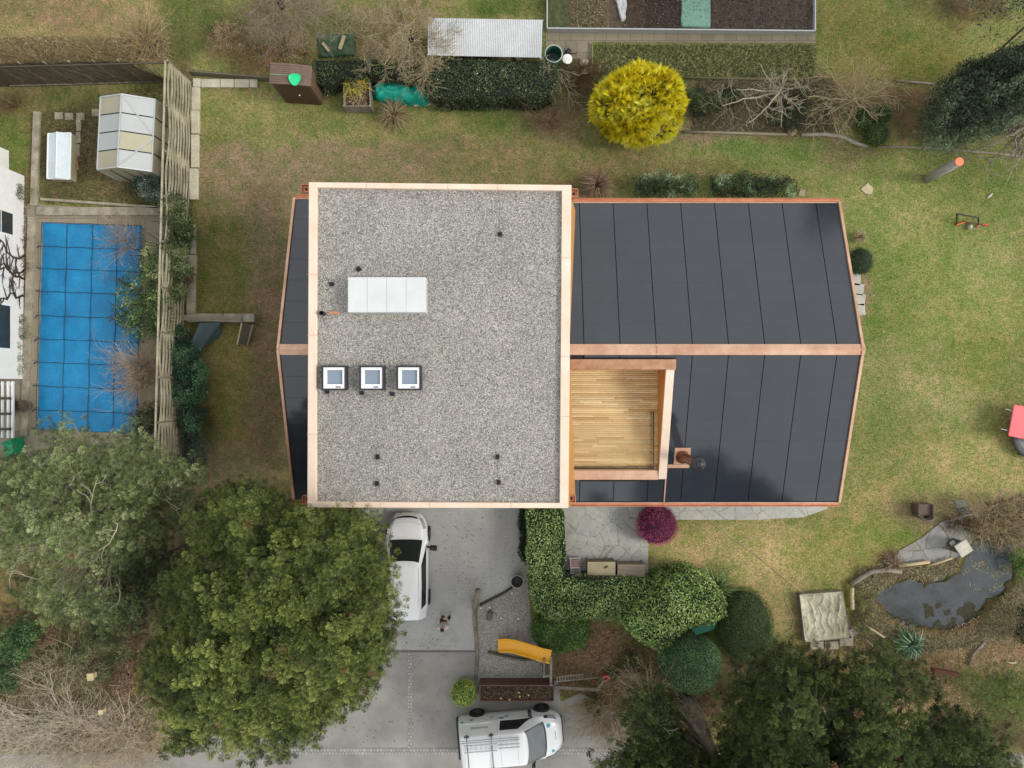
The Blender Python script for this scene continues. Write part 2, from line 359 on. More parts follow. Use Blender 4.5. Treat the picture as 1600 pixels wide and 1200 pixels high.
t = np.clip(t * mul * np.array([1.0, 1.03, .9]), 0, .8)
blades("grass", x, y, .06, .018, t, .9, 0.0, label="short patchy lawn grass with dry straw", cat="grass")

# paved sheets -------------------------------------------------
def sheet(name, poly, z, mat, h=0):
    mb = MB(); mb.prism(P2(poly), z - .12, z); o = mb.build(name, mat); tag(o, kind='structure'); return o
def paver_mat(name, col, other, sx, sy, joint, jcol, wob=0.0):
    m = bpy.data.materials.new(name); nt, n, l, b, o = nodes_of(m); v = coords(n, l)
    br = n.new("ShaderNodeTexBrick"); l.new(v, br.inputs['Vector']); br.inputs['Scale'].default_value = 1.0
    br.inputs['Brick Width'].default_value = sx; br.inputs['Row Height'].default_value = sy; br.inputs['Mortar Size'].default_value = joint
    br.inputs['Color1'].default_value = (*alb(col), 1); br.inputs['Color2'].default_value = (*alb(other), 1); br.inputs['Mortar'].default_value = (*alb(jcol), 1)
    f = mrange(n, l, noise(n, l, v, .7, 6, .65), .3, .7, .84, 1.12); f2 = mrange(n, l, noise(n, l, v, 30, 4, .7), .3, .7, .85, 1.13)
    s1 = n.new("ShaderNodeVectorMath"); s1.operation = 'SCALE'; l.new(br.outputs['Color'], s1.inputs[0]); l.new(f, s1.inputs['Scale'])
    s2 = n.new("ShaderNodeVectorMath"); s2.operation = 'SCALE'; l.new(s1.outputs[0], s2.inputs[0]); l.new(f2, s2.inputs['Scale'])
    l.new(s2.outputs[0], b.inputs['Base Color']); b.inputs['Roughness'].default_value = .85
    bump(n, l, b, br.outputs['Fac'], -.4, .01); return m
def flag_mat(name, col, other, scale, jcol, jw=.03):
    m = bpy.data.materials.new(name); nt, n, l, b, o = nodes_of(m); v0 = coords(n, l)
    nn = n.new("ShaderNodeTexNoise"); nn.inputs['Scale'].default_value = 2.5; l.new(v0, nn.inputs['Vector'])
    va = n.new("ShaderNodeVectorMath"); va.operation = 'MULTIPLY_ADD'; l.new(nn.outputs['Color'], va.inputs[0]); va.inputs[1].default_value = (.3, .3, 0); l.new(v0, va.inputs[2])
    mp = n.new("ShaderNodeMapping"); mp.inputs['Scale'].default_value = (1, 1, 0); l.new(va.outputs[0], mp.inputs['Vector']); v = mp.outputs[0]
    vo = n.new("ShaderNodeTexVoronoi"); vo.feature = 'DISTANCE_TO_EDGE'; vo.inputs['Scale'].default_value = scale; l.new(v, vo.inputs['Vector'])
    vc = n.new("ShaderNodeTexVoronoi"); vc.inputs['Scale'].default_value = scale; l.new(v, vc.inputs['Vector'])
    sep = n.new("ShaderNodeSeparateColor"); l.new(vc.outputs['Color'], sep.inputs[0])
    c = mixc(n, l, sep.outputs[0], alb(col), alb(other))
    c = mixc(n, l, mrange(n, l, noise(n, l, v0, 3, 6, .7), .35, .7, 0, .7), c, alb(tuple(x * .82 for x in col)))
    c = mixc(n, l, mrange(n, l, noise(n, l, v0, 40, 3, .7), .3, .7, 0, .35), c, alb(tuple(x * .7 for x in col)))
    j = mrange(n, l, vo.outputs['Distance'], 0.0, jw, 1, 0)
    jn = n.new("ShaderNodeMath"); jn.operation = 'MULTIPLY'; l.new(j, jn.inputs[0]); l.new(mrange(n, l, noise(n, l, v0, 1.7, 3), .35, .6, .3, 1), jn.inputs[1])
    c = mixc(n, l, jn.outputs[0], c, alb(jcol))
    l.new(c, b.inputs['Base Color']); b.inputs['Roughness'].default_value = .8
    bump(n, l, b, mrange(n, l, vo.outputs['Distance'], 0, .05, 0, 1), .4, .015); return m
def grav_mat(name, cols, scale, dark=.55, bs=.8):
    m = bpy.data.materials.new(name); nt, n, l, b, o = nodes_of(m); v = coords(n, l)
    vo = n.new("ShaderNodeTexVoronoi"); vo.inputs['Scale'].default_value = scale; l.new(v, vo.inputs['Vector'])
    sep = n.new("ShaderNodeSeparateColor"); l.new(vo.outputs['Color'], sep.inputs[0])
    rp = ramp(n, [(i / (len(cols) - 1), alb(c)) for i, c in enumerate(cols)]); l.new(sep.outputs[0], rp.inputs[0])
    g = mrange(n, l, vo.outputs['Distance'], .25, .75, 1.05, dark); g2 = mrange(n, l, noise(n, l, v, .55, 7, .65), .3, .7, .86, 1.1)
    s1 = n.new("ShaderNodeVectorMath"); s1.operation = 'SCALE'; l.new(rp.outputs[0], s1.inputs[0]); l.new(g, s1.inputs['Scale'])
    s2 = n.new("ShaderNodeVectorMath"); s2.operation = 'SCALE'; l.new(s1.outputs[0], s2.inputs[0]); l.new(g2, s2.inputs['Scale'])
    l.new(s2.outputs[0], b.inputs['Base Color']); b.inputs['Roughness'].default_value = .9
    bump(n, l, b, vo.outputs['Distance'], -bs, .02); return m
M_PAV = paver_mat("small_grey_pavers", (186, 185, 180), (180, 179, 175), .2, .1, .006, (168, 166, 160))
M_ASPH = M("pale_asphalt", (161, 158, 151), .9, var=.24, scale=.5, fine=60, fvar=.14)
M_CONC = M("weathered_concrete", (176, 168, 148), .9, var=.3, scale=2.2, fine=25, fvar=.2, other=(126, 118, 98))
M_FLAG = flag_mat("grey_flagstone", (198, 197, 190), (212, 208, 196), 1.25, (140, 136, 126))
M_FLAG2 = flag_mat("pond_flagstone", (150, 148, 138), (180, 182, 180), 1.3, (92, 84, 66), .05)
M_GRAV = grav_mat("play_gravel", [(116, 112, 104), (158, 154, 144), (184, 180, 168), (140, 134, 120)], 30, .75)
sheet("driveway", DRIVE_UP, .012, M_PAV); sheet("lower_driveway", DRIVE_LO, .016, M_ASPH); sheet("road", ROAD, .008, M_ASPH)
sheet("play_gravel", PLAY, .014, M_GRAV)
sheet("patio", PATIO, .03, M_FLAG); sheet("pond_paving", POND_PATIO, .045, M_FLAG2)
M_DECK = paver_mat("pool_surround_concrete", (158, 148, 126), (140, 132, 114), 1.0, 1.0, .012, (112, 104, 86))
sheet("pool_paving", DECK_W, .02, M_DECK)
M_SLAB = paver_mat("garden_slabs", (150, 140, 118), (138, 128, 108), .5, .5, .012, (108, 100, 80))
sheet("garden_path", BED_PATH, .02, M_SLAB)
M_COB = paver_mat("cobble_strip", (172, 170, 164), (150, 148, 142), .14, .14, .014, (120, 118, 112))
sheet("cobble_strip", [(637, 1018), (645, 1018), (645, 1170), (637, 1170)], .022, M_COB)
sheet("kerb", [(280, 1168), (1100, 1168), (1100, 1178), (280, 1178)], .026, M_COB)
sheet("cobble_strip", [(600, 1016), (744, 1016), (744, 1019), (600, 1019)], .024, M("joint_dark", (112, 110, 106)))
# stepping path edges
wm = bpy.data.materials.new("pond_water"); nt, n, l, b, o = nodes_of(wm); v = coords(n, l)
c = mixc(n, l, mrange(n, l, noise(n, l, v, 1.4, 5, .7), .35, .7, 0, 1), lin((70, 76, 80)), lin((50, 52, 50)))
c = mixc(n, l, mrange(n, l, noise(n, l, v, 14, 4, .7), .6, .72, 0, .5), c, lin((140, 136, 110)))
l.new(c, b.inputs['Base Color']); b.inputs['Roughness'].default_value = .06; b.inputs['IOR'].default_value = 1.5
bump(n, l, b, noise(n, l, v, 3, 3), .04, .05)
mb = MB(); mb.prism(P2([(1340, 820), (1610, 820), (1610, 1000), (1340, 1000)]), -.3, -.075); tag(mb.build("pond_water", wm), kind='structure')
# ================================================================ HOUSE
M_COP = M("raw_copper_flashing", (226, 188, 160), .42, .35, var=.12, scale=1.3, fine=14, fvar=.07, bmp=.06, other=(196, 148, 118))
M_COPL = M("pale_copper_coping", (250, 230, 210), .4, .2, var=.06, scale=.9, fine=10, fvar=.03, bmp=.03, other=(242, 212, 186))
M_COPD = M("copper_gutter", (224, 158, 122), .42, .35, var=.15, scale=3, other=(200, 128, 92))
M_TIMB = M("larch_cladding", (214, 158, 90), .7, var=.15, scale=1, fine=8, stretch=(6, .4, 6), other=(190, 128, 66))
M_REND = M("house_render", (206, 200, 188), .9, var=.08)
M_DARK = M("dark_roof_felt", (40, 42, 46), .85)
M_WHITE = M("white_coated_metal", (250, 250, 248), .45, var=.03, scale=1.5, fvar=.02, bmp=.02)
M_BLK = M("black_plastic", (34, 34, 36), .5, var=.1)
pv = bpy.data.materials.new("solar_glass"); nt, n, l, b, o = nodes_of(pv); v = coords(n, l)
c = mixc(n, l, mrange(n, l, noise(n, l, v, .6, 4), .3, .7, 0, 1), lin((41, 46, 53)), lin((48, 53, 60)))
oi = n.new('ShaderNodeObjectInfo'); c = mixc(n, l, 1.0, c, mixc(n, l, oi.outputs['Random'], (.95, .95, .95), (1.05, 1.05, 1.05)), 'MULTIPLY')
l.new(c, b.inputs['Base Color']); b.inputs['Roughness'].default_value = .12; b.inputs['IOR'].default_value = 1.7
l.new(mrange(n, l, noise(n, l, v, 2.2, 5), .3, .7, .08, .13), b.inputs['Roughness'])
gl = bpy.data.materials.new("roof_window_glass"); nt, n, l, b, o = nodes_of(gl)
b.inputs['Base Color'].default_value = (*lin((120, 134, 150)), 1); b.inputs['Roughness'].default_value = .05; b.inputs['IOR'].default_value = 1.7
M_WGL = gl
RIDGE_Y, EZ, RZ, SL = 1.2, 3.5, 5.3, 1.8 / 5.6
def rz(x, y): return RZ - SL * abs(y - RIDGE_Y)
XW, XE, YN, YS = -8.1, 12.17, 6.8, -4.42
YNW = 6.95
house = empty("house", (0, 0, 0), "large house with black solar roof, gravelled flat roof and copper edging", "house")
def hp(name, mb, mat, parent=None, **k): return mb.build(name, mat, parent or house, **k)
# walls (lower storey, set back under the eaves) with openings shown as framed windows
mb = MB(); mb.prism([(XW + .5, YS + .5), (XE - .5, YS + .5), (XE - .5, RIDGE_Y), (XE - .5, YN - .5), (XW + .5, YN - .5), (XW + .5, RIDGE_Y)], 0, 3.28)
for xg in (XW + .5, XE - .62):
    mb.prism([(xg, YS + .55), (xg + .12, YS + .55), (xg + .12, RIDGE_Y), (xg + .12, YN - .55), (xg, YN - .55), (xg, RIDGE_Y)], 3.27, lambda x, y: rz(x, y) - .2)
hp("wall", mb, M_REND)
mb = MB(); mb.prism([(-6.6, -4.0), (1.72, -4.0), (1.72, 6.2), (-6.6, 6.2)], 3.4, 6.3); hp("upper_wall", mb, M_TIMB)
for (x0, x1, z0, z1, yy, s) in [(5, 6.4, .9, 2.3, YS + .5, -1), (8.2, 10.8, .1, 2.3, YS + .5, -1), (2.5, 3.5, .1, 2.2, YS + .5, -1), (4, 5.2, 1, 2.2, YN - .5, 1), (8, 9.2, 1, 2.2, YN - .5, 1), (-3, -1.6, 1, 2.2, YN - .5, 1)]:
    f = hp("window", MB().box(x0, x1, yy - .04, yy + .04, z0, z1), M_WHITE)
    MB().box(x0 + .08, x1 - .08, yy - .055, yy + .055, z0 + .08, z1 - .08).build("pane", gl, f)
hp("garage_door", MB().box(-5.6, -2.9, YS + .44, YS + .54, .02, 2.3), M("garage_door_grey", (150, 150, 150), .5))
# roof slabs of the two wings, with the roof terrace cut out
TX1, TXI, TYN, TYNI, TYS, TYSI, TZ = 5.68, 5.40, .86, .52, -3.50, -3.20, 3.70
def slab(poly, name="roof"):
    mb = MB(); mb.prism(poly, lambda x, y: rz(x, y) - .18, lambda x, y: rz(x, y) - .03); return mb
mb = slab([(1.7, RIDGE_Y), (XE, RIDGE_Y), (XE, YN), (1.7, YN)])
for q in ([(TX1, RIDGE_Y - .001), (XE, RIDGE_Y - .001), (XE, YS), (TX1, YS)], [(1.7, RIDGE_Y - .001), (TX1 - .001, RIDGE_Y - .001), (TX1 - .001, TYN), (1.7, TYN)], [(1.7, TYS), (TX1 - .001, TYS), (TX1 - .001, YS), (1.7, YS)]):
    s2 = slab(q); mb.add(s2.v, s2.f)
hp("roof", mb, M_DARK); mb = MB()
for q in ([(XW, RIDGE_Y), (-6.6, RIDGE_Y), (-6.6, YNW), (XW, YNW)], [(XW, RIDGE_Y - .001), (-6.6, RIDGE_Y - .001), (-6.6, YS + .1), (XW, YS + .1)]):
    s2 = slab(q); mb.add(s2.v, s2.f)
hp("roof", mb, M_DARK)
# solar modules: rows up each slope
def module(x0, x1, ya, yb, mbx):
    lo, hi = min(ya, yb), max(ya, yb)
    z0 = lambda x, y: rz(x, y) - .02; z1 = lambda x, y: rz(x, y) + .012
    mbx.prism([(x0, lo), (x1, lo), (x1, hi), (x0, hi)], z0, z1)
cols = [2.51 + 1.26 * k for k in range(8)]
ROWS = 7; RP = 5.42 / ROWS
hooks = MB(); count = 0
def hookrow(x0, x1, y):
    for k in range(5):
        xx = x0 + (x1 - x0) * (k + .5) / 5
        hooks.rbox((xx, y, rz(xx, y) + .014), .024, .022, .008)
def fpanel(x0, x1, ya, yb):
    mb = MB(); module(x0, x1, ya, yb, mb); hp('edge_panel', mb, pv)
for r in range(ROWS):
    ya = YN - .05 - RP * r; yb = ya - RP + .0012
    if r == ROWS - 1: yb = RIDGE_Y + .17
    for k, x0 in enumerate(cols[:-1]):
        mb = MB(); module(x0 + .015, x0 + 1.26 - .015, ya, yb, mb); hp("solar_panel", mb, pv)
        hookrow(x0, x0 + 1.26, yb)
    fpanel(2.06, 2.495, ya, yb); fpanel(cols[-1] + .015, XE - .04, ya, yb); hookrow(cols[-1], XE, yb)
for r in range(ROWS):
    ya = YS + .05 + RP * r; yb = ya + RP - .0012
    if r == ROWS - 1: yb = RIDGE_Y - .17
    for k, x0 in enumerate(cols[:-1]):
        a0, a1, y0, y1 = x0 + .015, x0 + 1.26 - .015, ya, yb
        if a1 <= TX1 + .1:
            if r == 0: y1 = min(yb, TYS - .03)
            elif r == ROWS - 1: y0 = max(ya, TYN + .03)
            else: continue
        if a0 < TX1 + .03 < a1 and 0 < r < ROWS - 1: a0 = TX1 + .04
        mb = MB()
        if a0 < TX1 < a1 and r in (0, ROWS - 1):     # the module notched round the terrace corner
            if r == 0: module(a0, TX1 - .03, y0, TYS - .03, mb)
            else: module(a0, TX1 + .03, max(ya, TYN + .03), y1, mb)
            module(TX1 + .04, a1, ya, yb, mb)
        else: module(a0, a1, y0, y1, mb)
        hp("solar_panel", mb, pv); hookrow(max(a0, TX1 + .04) if r < ROWS - 1 and a1 > TX1 else a0, a1, yb)
    fpanel(cols[-1] + .015, XE - .04, ya, yb); hookrow(cols[-1], XE, yb)
    if r == 0: fpanel(2.2, 2.495, ya, TYS - .03)
for ya, yb in [(YNW - .05, RIDGE_Y + .17), (YS + .15, RIDGE_Y - .17)]:
    nn_ = 7
    for i in range(nn_):
        a = ya + (yb - ya) * i / nn_; c_ = ya + (yb - ya) * (i + 1) / nn_
        fpanel(XW + .04, -6.7, a + (.004 if yb > ya else -.004), c_ - (.004 if yb > ya else -.004))
hk = hp("panel_hooks", hooks, M_BLK); hk['kind'] = 'stuff'
# ridge caps, verges, gutters
def ridge(x0, x1):
    mb = MB(); w_ = .19
    for s in (1, -1):
        mb.prism([(x0, RIDGE_Y), (x1, RIDGE_Y), (x1, RIDGE_Y + s * w_), (x0, RIDGE_Y + s * w_)], lambda x, y: rz(x, y) + .02, lambda x, y: rz(x, y) + .05)
    return mb
e = hp("ridge_cap", ridge(2.0, XE + .12), M_COP, bevel=.004)
MB().rbox((5.04, RIDGE_Y, RZ + .045), .02, .3, .02).build("seam", M_COPD, e)
hp("ridge_cap", ridge(XW - .08, -6.6), M_COP, bevel=.004)
for x_, ys_ in ((XE, (YN, YS)), (XW, (YNW, YS + .1))):
    for ye in ys_:
        s = 1 if x_ > 0 else -1
        a = Vector((x_ + s * .03, ye, rz(x_, ye) + .03)); c_ = Vector((x_ + s * .03, RIDGE_Y + (.02 if ye > RIDGE_Y else -.02), RZ + .03))
        hp("verge_trim", MB().beam(a, c_, .09, .1), M_COP)
def gutter(a, b_, rr=.065):
    a, b_ = Vector(a), Vector(b_); d = (b_ - a).normalized(); x_ = d.cross(Vector((0, 0, 1)))
    vs, fs = [], []; K = 9
    for p in (a, b_):
        for k in range(K):
            t = math.pi * k / (K - 1); vs.append(p + x_ * math.cos(t) * rr - Vector((0, 0, math.sin(t) * rr)))
    fs = [(k, k + 1, K + k + 1, K + k) for k in range(K - 1)]
    mb = MB(); mb.add(vs, fs)
    for k in (0, K - 1): mb.tube([vs[k], vs[K + k]], .012, 6)
    return mb
for a, b_ in [((2.2, YN + .07, EZ), (XE + .08, YN + .07, EZ)), ((2.2, YS - .08, EZ), (XE + .05, YS - .08, EZ)), ((XW - .02, YNW + .07, EZ - .03), (-6.9, YNW + .07, EZ - .03)), ((XW - .02, YS + .02, EZ), (-6.9, YS + .02, EZ))]:
    hp("gutter", gutter(a, b_), M_COPD)
    hp("eaves_strip", MB().beam((a[0], a[1] * .985, a[2] + .035), (b_[0], b_[1] * .985, b_[2] + .035), .03, .012), M_COP)
# flat roof
HF = 6.6
ow = dict(NW=P(482.5, 284.5, HF), NE=P(893, 289, HF), SW=P(480, 793, HF), SE=P(888, 794, HF))
iw = dict(NW=P(495.5, 293, HF), NE=P(878, 298, HF), SW=P(494, 784, HF), SE=P(874.5, 786, HF))
M_RGR = grav_mat("roof_gravel", [(108, 104, 98), (160, 156, 150), (198, 192, 182), (134, 130, 122), (222, 218, 212)], 33, .6, .8)
mb = MB(); mb.prism([tuple(iw[k][:2]) for k in ('NW', 'NE', 'SE', 'SW')], HF - .4, HF - .14); grv = hp("gravel_bed", mb, M_RGR)
for k, (a, b_) in enumerate([('NW', 'NE'), ('NE', 'SE'), ('SE', 'SW'), ('SW', 'NW')]):
    lift = .012 if k % 2 == 0 else 0.0
    q = [tuple(ow[a][:2]), tuple(ow[b_][:2]), tuple(iw[b_][:2]), tuple(iw[a][:2])]
    if k % 2 == 0:   # north and south boards run over the side boards at the corners
        oa, ob, ia, ib = Vector(q[0]), Vector(q[1]), Vector(q[3]), Vector(q[2]); d = (ob - oa).normalized()
        ia2 = ia + d * ((oa - ia).dot(d)); ib2 = ib + d * ((ob - ib).dot(d)); q = [tuple(oa), tuple(ob), tuple(ib2), tuple(ia2)]
    mb = MB(); mb.prism(q, HF - .22, HF + lift); cp = hp("coping", mb, M_COPL, bevel=.012)
    A, B = (Vector(q[0]) + Vector(q[3])) / 2, (Vector(q[1]) + Vector(q[2])) / 2
    wdt = (Vector(q[0]) - Vector(q[3])).length; sm = MB()
    for j in range(1, 4):
        p = A.lerp(B, j / 4 + .03 * (-1) ** j); an = math.atan2(B.y - A.y, B.x - A.x)
        sm.rbox((p.x, p.y, HF + lift + .003), .012, wdt * .99, .006, an)
    sm.build("seam", M_COP, cp)
# timber facade of the upper storey leaning out between coping and roof
def facade(x0, x1, x2, sgn, yA, yB):
    mb = MB(); yr = RIDGE_Y
    for ye, ze in ((yA, rz(0, yA) - .05), (yB, rz(0, yB) - .05)):
        mb.add([(x0, yr, HF - .2), (x0, ye, HF - .2), (x2, ye, ze), (x1, yr, RZ - .05), (x0 - sgn * .1, yr, HF - .2), (x0 - sgn * .1, ye, HF - .2), (x2 - sgn * .3, ye, ze), (x1 - sgn * .3, yr, RZ - .05)],
               [(0, 1, 2, 3), (7, 6, 5, 4), (0, 3, 7, 4), (1, 5, 6, 2), (0, 4, 5, 1), (3, 2, 6, 7)])
    return mb
hp("timber_facade", facade(1.91, 2.0, 2.36, 1, 6.45, -4.1), M_TIMB)
# corner rainwater outlets
for px, py, in ((896.5, 302), (478, 295), (479.5, 780), (893, 779)):
    h_ = 6.1; p = P(px, py, h_); o_ = MB()
    for dx, dy, sx, sy in ((-.13, 0, .02, .26), (.13, 0, .02, .26), (0, -.13, .24, .02), (0, .13, .24, .02)): o_.rbox((p.x + dx, p.y + dy, h_), sx, sy, .16)
    o_.rbox((p.x, p.y, h_ - .07), .25, .25, .02); o_.tube([(p.x, p.y, h_ - .08), (p.x, p.y, 3.4 if abs(p.x) < 5 else 2.5)], .05, 10)
    bx = hp("rainwater_outlet", o_, M_COPD); MB().lathe((p.x, p.y, h_ - .055), [(0, 0), (.05, 0)], 12).build("drain_hole", M_BLK, bx)
# white hatch, roof windows, clips, vent
p0, p1 = P(543.5, 433, 6.95), P(665, 488, 6.95)
hat = hp("roof_hatch", MB().box(p0.x, p1.x, p1.y, p0.y, HF - .2, 6.95), M("hatch_white", (222, 226, 226), .35, var=.06, scale=1.2, fvar=.03, bmp=.03), bevel=.01)
sm = MB(); Lx = p1.x - p0.x
for k in (1, 2, 3): sm.box(p0.x + Lx * k / 4 - .004, p0.x + Lx * k / 4 + .004, p1.y, p0.y, 6.951, 6.953)
sm.build("joint", M("grey_seal", (150, 154, 156)), hat)
for cx in (521.5, 580.5, 638.5):
    c = P(cx, 590.5, 6.8); s = .405
    fr = MB()
    for (x0, x1, y0, y1) in ((-s, s, s - .05, s), (-s, s, -s, -s + .05), (-s, -s + .05, -s + .05, s - .05), (s - .05, s, -s + .05, s - .05)): fr.box(c.x + x0, c.x + x1, c.y + y0, c.y + y1, HF - .15, 6.8)
    f = hp("roof_window", fr, M("window_anthracite", (52, 50, 60), .45))
    s2, t = .345, .085; wf = MB()
    for (x0, x1, y0, y1) in ((-s2, s2, s2 - t, s2), (-s2, s2, -s2, -s2 + .14), (-s2, -s2 + t * 1.3, -s2 + .14, s2 - t), (s2 - t * .8, s2, -s2 + .14, s2 - t)): wf.box(c.x + x0, c.x + x1, c.y + y0, c.y + y1, HF - .15, 6.775)
    wf.build("sash", M_WHITE, f)
    MB().box(c.x - s2 + .1, c.x + s2 - .06, c.y - s2 + .13, c.y + s2 - .08, HF - .1, 6.70).build("pane", gl, f)
    MB().box(c.x + .06, c.x + .22, c.y - s2 + .03, c.y - s2 + .065, 6.775, 6.785).build("handle", M_BLK, f)
for px, py, a in ((781, 366, 0), (518, 444, 0), (560.5, 420.5, 40), (590, 714, 90), (777.5, 714, 90), (589, 755.5, 90), (779, 753.5, 90), (511, 612, 5), (565, 614, 0), (613, 615.5, 0)):
    c = P(px, py, 6.5); mb = MB(); an = R(a); u = Vector((math.cos(an), math.sin(an), 0)); w_ = Vector((-u.y, u.x, 0))
    for j in (-1, 0, 1): mb.rbox(c + w_ * j * .05, .15, .03, .09, an)
    mb.rbox(c - Vector((0, 0, .03)), .13, .12, .03, an); hp("roof_clip", mb, M_BLK)
wire = MB()
for a, b_ in (((590, 716), (588, 782)), ((778, 716), (779, 782)), ((781, 300), (781, 362))): wire.tube([P(*a, 6.475), P(*b_, 6.475)], .006, 4)
hp("lightning_wire", wire, M("wire_grey", (180, 178, 172)))
c = P(502.5, 489, 6.75); hp("vent_pipe", MB().lathe((c.x, c.y, 0), [(.075, 6.45), (.075, 6.78), (.055, 6.78), (.05, 6.5), (0, 6.5)], 16), M_BLK)
a, b_ = P(514, 488.5, 6.5), P(531, 489, 6.52); hp("copper_offcut", MB().beam(a, b_, .08, .02), M_COPD)
c = P(694.5, 551, 6.48); hp("gravel_tile", MB().rbox(c, .08, .2, .02, .1), M("tile_beige", (196, 186, 168)))
# roof terrace
V_, F_, T_ = [], [], []; yy = TYSI - .02; rd = random.Random(12); bt = [np.array(lin(c)) * KA for c in ((244, 216, 160), (236, 204, 148), (226, 192, 136), (208, 170, 114), (250, 226, 178))]
while yy < TYNI + .02:
    xx = 2.06 - rd.uniform(0, 1.5); run = rd.uniform(.9, 1.12)
    while xx < TXI + .02:
        L_ = rd.choice((.55, .8, 1.1, 1.5, 2.0)) * rd.uniform(.8, 1.2); x0, x1 = max(xx, 2.06), min(xx + L_ - .004, TXI + .02)
        if x1 > x0 + .01:
            b_ = len(V_); z_ = TZ - rd.uniform(0, .004); V_ += [(x0, yy, z_), (x1, yy, z_), (x1, yy + .066, z_), (x0, yy + .066, z_), (x0, yy, z_ - .03), (x1, yy, z_ - .03), (x1, yy + .066, z_ - .03), (x0, yy + .066, z_ - .03)]
            F_ += [(b_, b_ + 1, b_ + 2, b_ + 3), (b_ + 4, b_ + 5, b_ + 1, b_), (b_ + 3, b_ + 2, b_ + 6, b_ + 7)]; c_ = bt[rd.choices(range(5), (5, 5, 3, .8, 1.4))[0]] * run * rd.uniform(.93, 1.06); T_ += [c_] * 8
        xx += L_
    yy += .074
mdt = bpy.data.materials.new("larch_boards"); nt, n, l, b, o = nodes_of(mdt); at = n.new("ShaderNodeAttribute"); at.attribute_name = "tint"
g_ = n.new("ShaderNodeVectorMath"); g_.operation = 'SCALE'; l.new(at.outputs['Color'], g_.inputs[0]); l.new(mrange(n, l, noise(n, l, coords(n, l, (1.5, 30, 1)), 4, 4), .3, .7, .86, 1.08), g_.inputs['Scale']); l.new(g_.outputs[0], b.inputs['Base Color']); b.inputs['Roughness'].default_value = .6
dk_ = npmesh("terrace_deck", V_, np.array(F_), mdt, house, np.clip(np.array(T_), 0, .86)); MB().box(2.06, TXI + .02, TYSI - .02, TYNI + .02, TZ - .15, TZ - .02).build("joists", M("joist_dark", (96, 72, 48)), dk_)
zN, zS = rz(0, TYNI) + .06, rz(0, TYS) + .14
mb = MB(); mb.prism([(TXI, TYS), (TXI + .06, TYS), (TXI + .06, TYN), (TXI, TYN)], TZ - .2, lambda x, y: rz(0, y) + .05); mb.box(2.06, TXI, TYNI, TYNI + .06, TZ - .2, rz(0, TYNI) + .05); mb.box(2.06, TXI, TYSI - .06, TYSI, TZ - .2, zS - .05)
hp("terrace_wall", mb, M_TIMB)
mb = MB(); mb.prism([(TXI - .02, TYS), (TX1, TYS), (TX1, TYN - .3), (TXI - .02, TYN - .3)], lambda x, y: rz(0, y) + .05, lambda x, y: rz(0, y) + .13); hp("terrace_coping", mb, M_COPL, bevel=.01)
hp("terrace_coping", MB().box(2.02, TX1 + .02, TYNI - .02, TYN, rz(0, TYN) + .02, rz(0, TYN) + .17), M("tarnished_copper", (196, 150, 118), .45, .35, other=(160, 116, 84), var=.3), bevel=.01)
hp("terrace_coping", MB().box(2.12, TXI - .02, TYS - .02, TYSI + .03, zS - .06, zS), M_COP, bevel=.01)
hp("roof_seam", MB().prism([(TX1 - .03, YS), (TX1 + .015, YS), (TX1 + .015, TYS - .02), (TX1 - .03, TYS - .02)], lambda x, y: rz(x, y) + .01, lambda x, y: rz(x, y) + .05), M_COP)
rl = MB(); zr_ = 4.25
rl.tube([(5.13, -1.0, zr_), (5.13, -3.05, zr_), (2.15, -3.05, zr_)], .028, 8); rl.tube([(5.13, -1.0, TZ + .1), (5.13, -3.05, TZ + .1), (2.15, -3.05, TZ + .1)], .012, 8)
for i in range(7): rl.tube([(2.2 + i * .48, -3.05, TZ), (2.2 + i * .48, -3.05, zr_)], .01, 6)
for i in range(5): rl.tube([(5.13, -3.0 + i * .48, TZ), (5.13, -3.0 + i * .48, zr_)], .01, 6)
hp("terrace_railing", rl, M("dark_steel", (62, 56, 52), .4, .6))
# chimney
cx, cy = 6.22, -2.66; zb = rz(cx, cy)
fl = MB()
fl.prism([(cx - .3, cy - .28), (cx + .28, cy - .28), (cx + .28, cy + .34), (cx - .3, cy + .34)], lambda x, y: rz(x, y) + .015, lambda x, y: rz(x, y) + .05)
fl.prism([(cx - .5, cy - .42), (cx + .28, cy - .42), (cx + .28, cy - .29), (cx - .5, cy - .29)], lambda x, y: rz(x, y) + .015, lambda x, y: rz(x, y) + .045)
ch = hp("chimney", MB().lathe((cx, cy, 0), [(.25, zb - .1), (.25, zb + .1), (.17, zb + .25), (.165, 6.05), (.165, 6.1)], 24), M("aged_copper", (150, 92, 66), .35, .6, other=(96, 56, 40), var=.3), smooth=True)
fl.build("flashing", M_COP, ch)
MB().lathe((cx, cy, 0), [(.165, 6.1), (.23, 6.12), (.24, 6.3), (.22, 6.42), (.1, 6.5), (.05, 6.52), (.05, 6.5), (0, 6.5)], 24).build("cowl", M("cowl_black", (48, 46, 50), .4), ch)
rb = MB()
for k in range(24):
    a = 2 * math.pi * k / 24; rb.beam((cx + .1 * math.cos(a), cy + .1 * math.sin(a), 6.51), (cx + .245 * math.cos(a), cy + .245 * math.sin(a), 6.3), .012, .012)
rb.build("cowl_grille", M_BLK, ch)
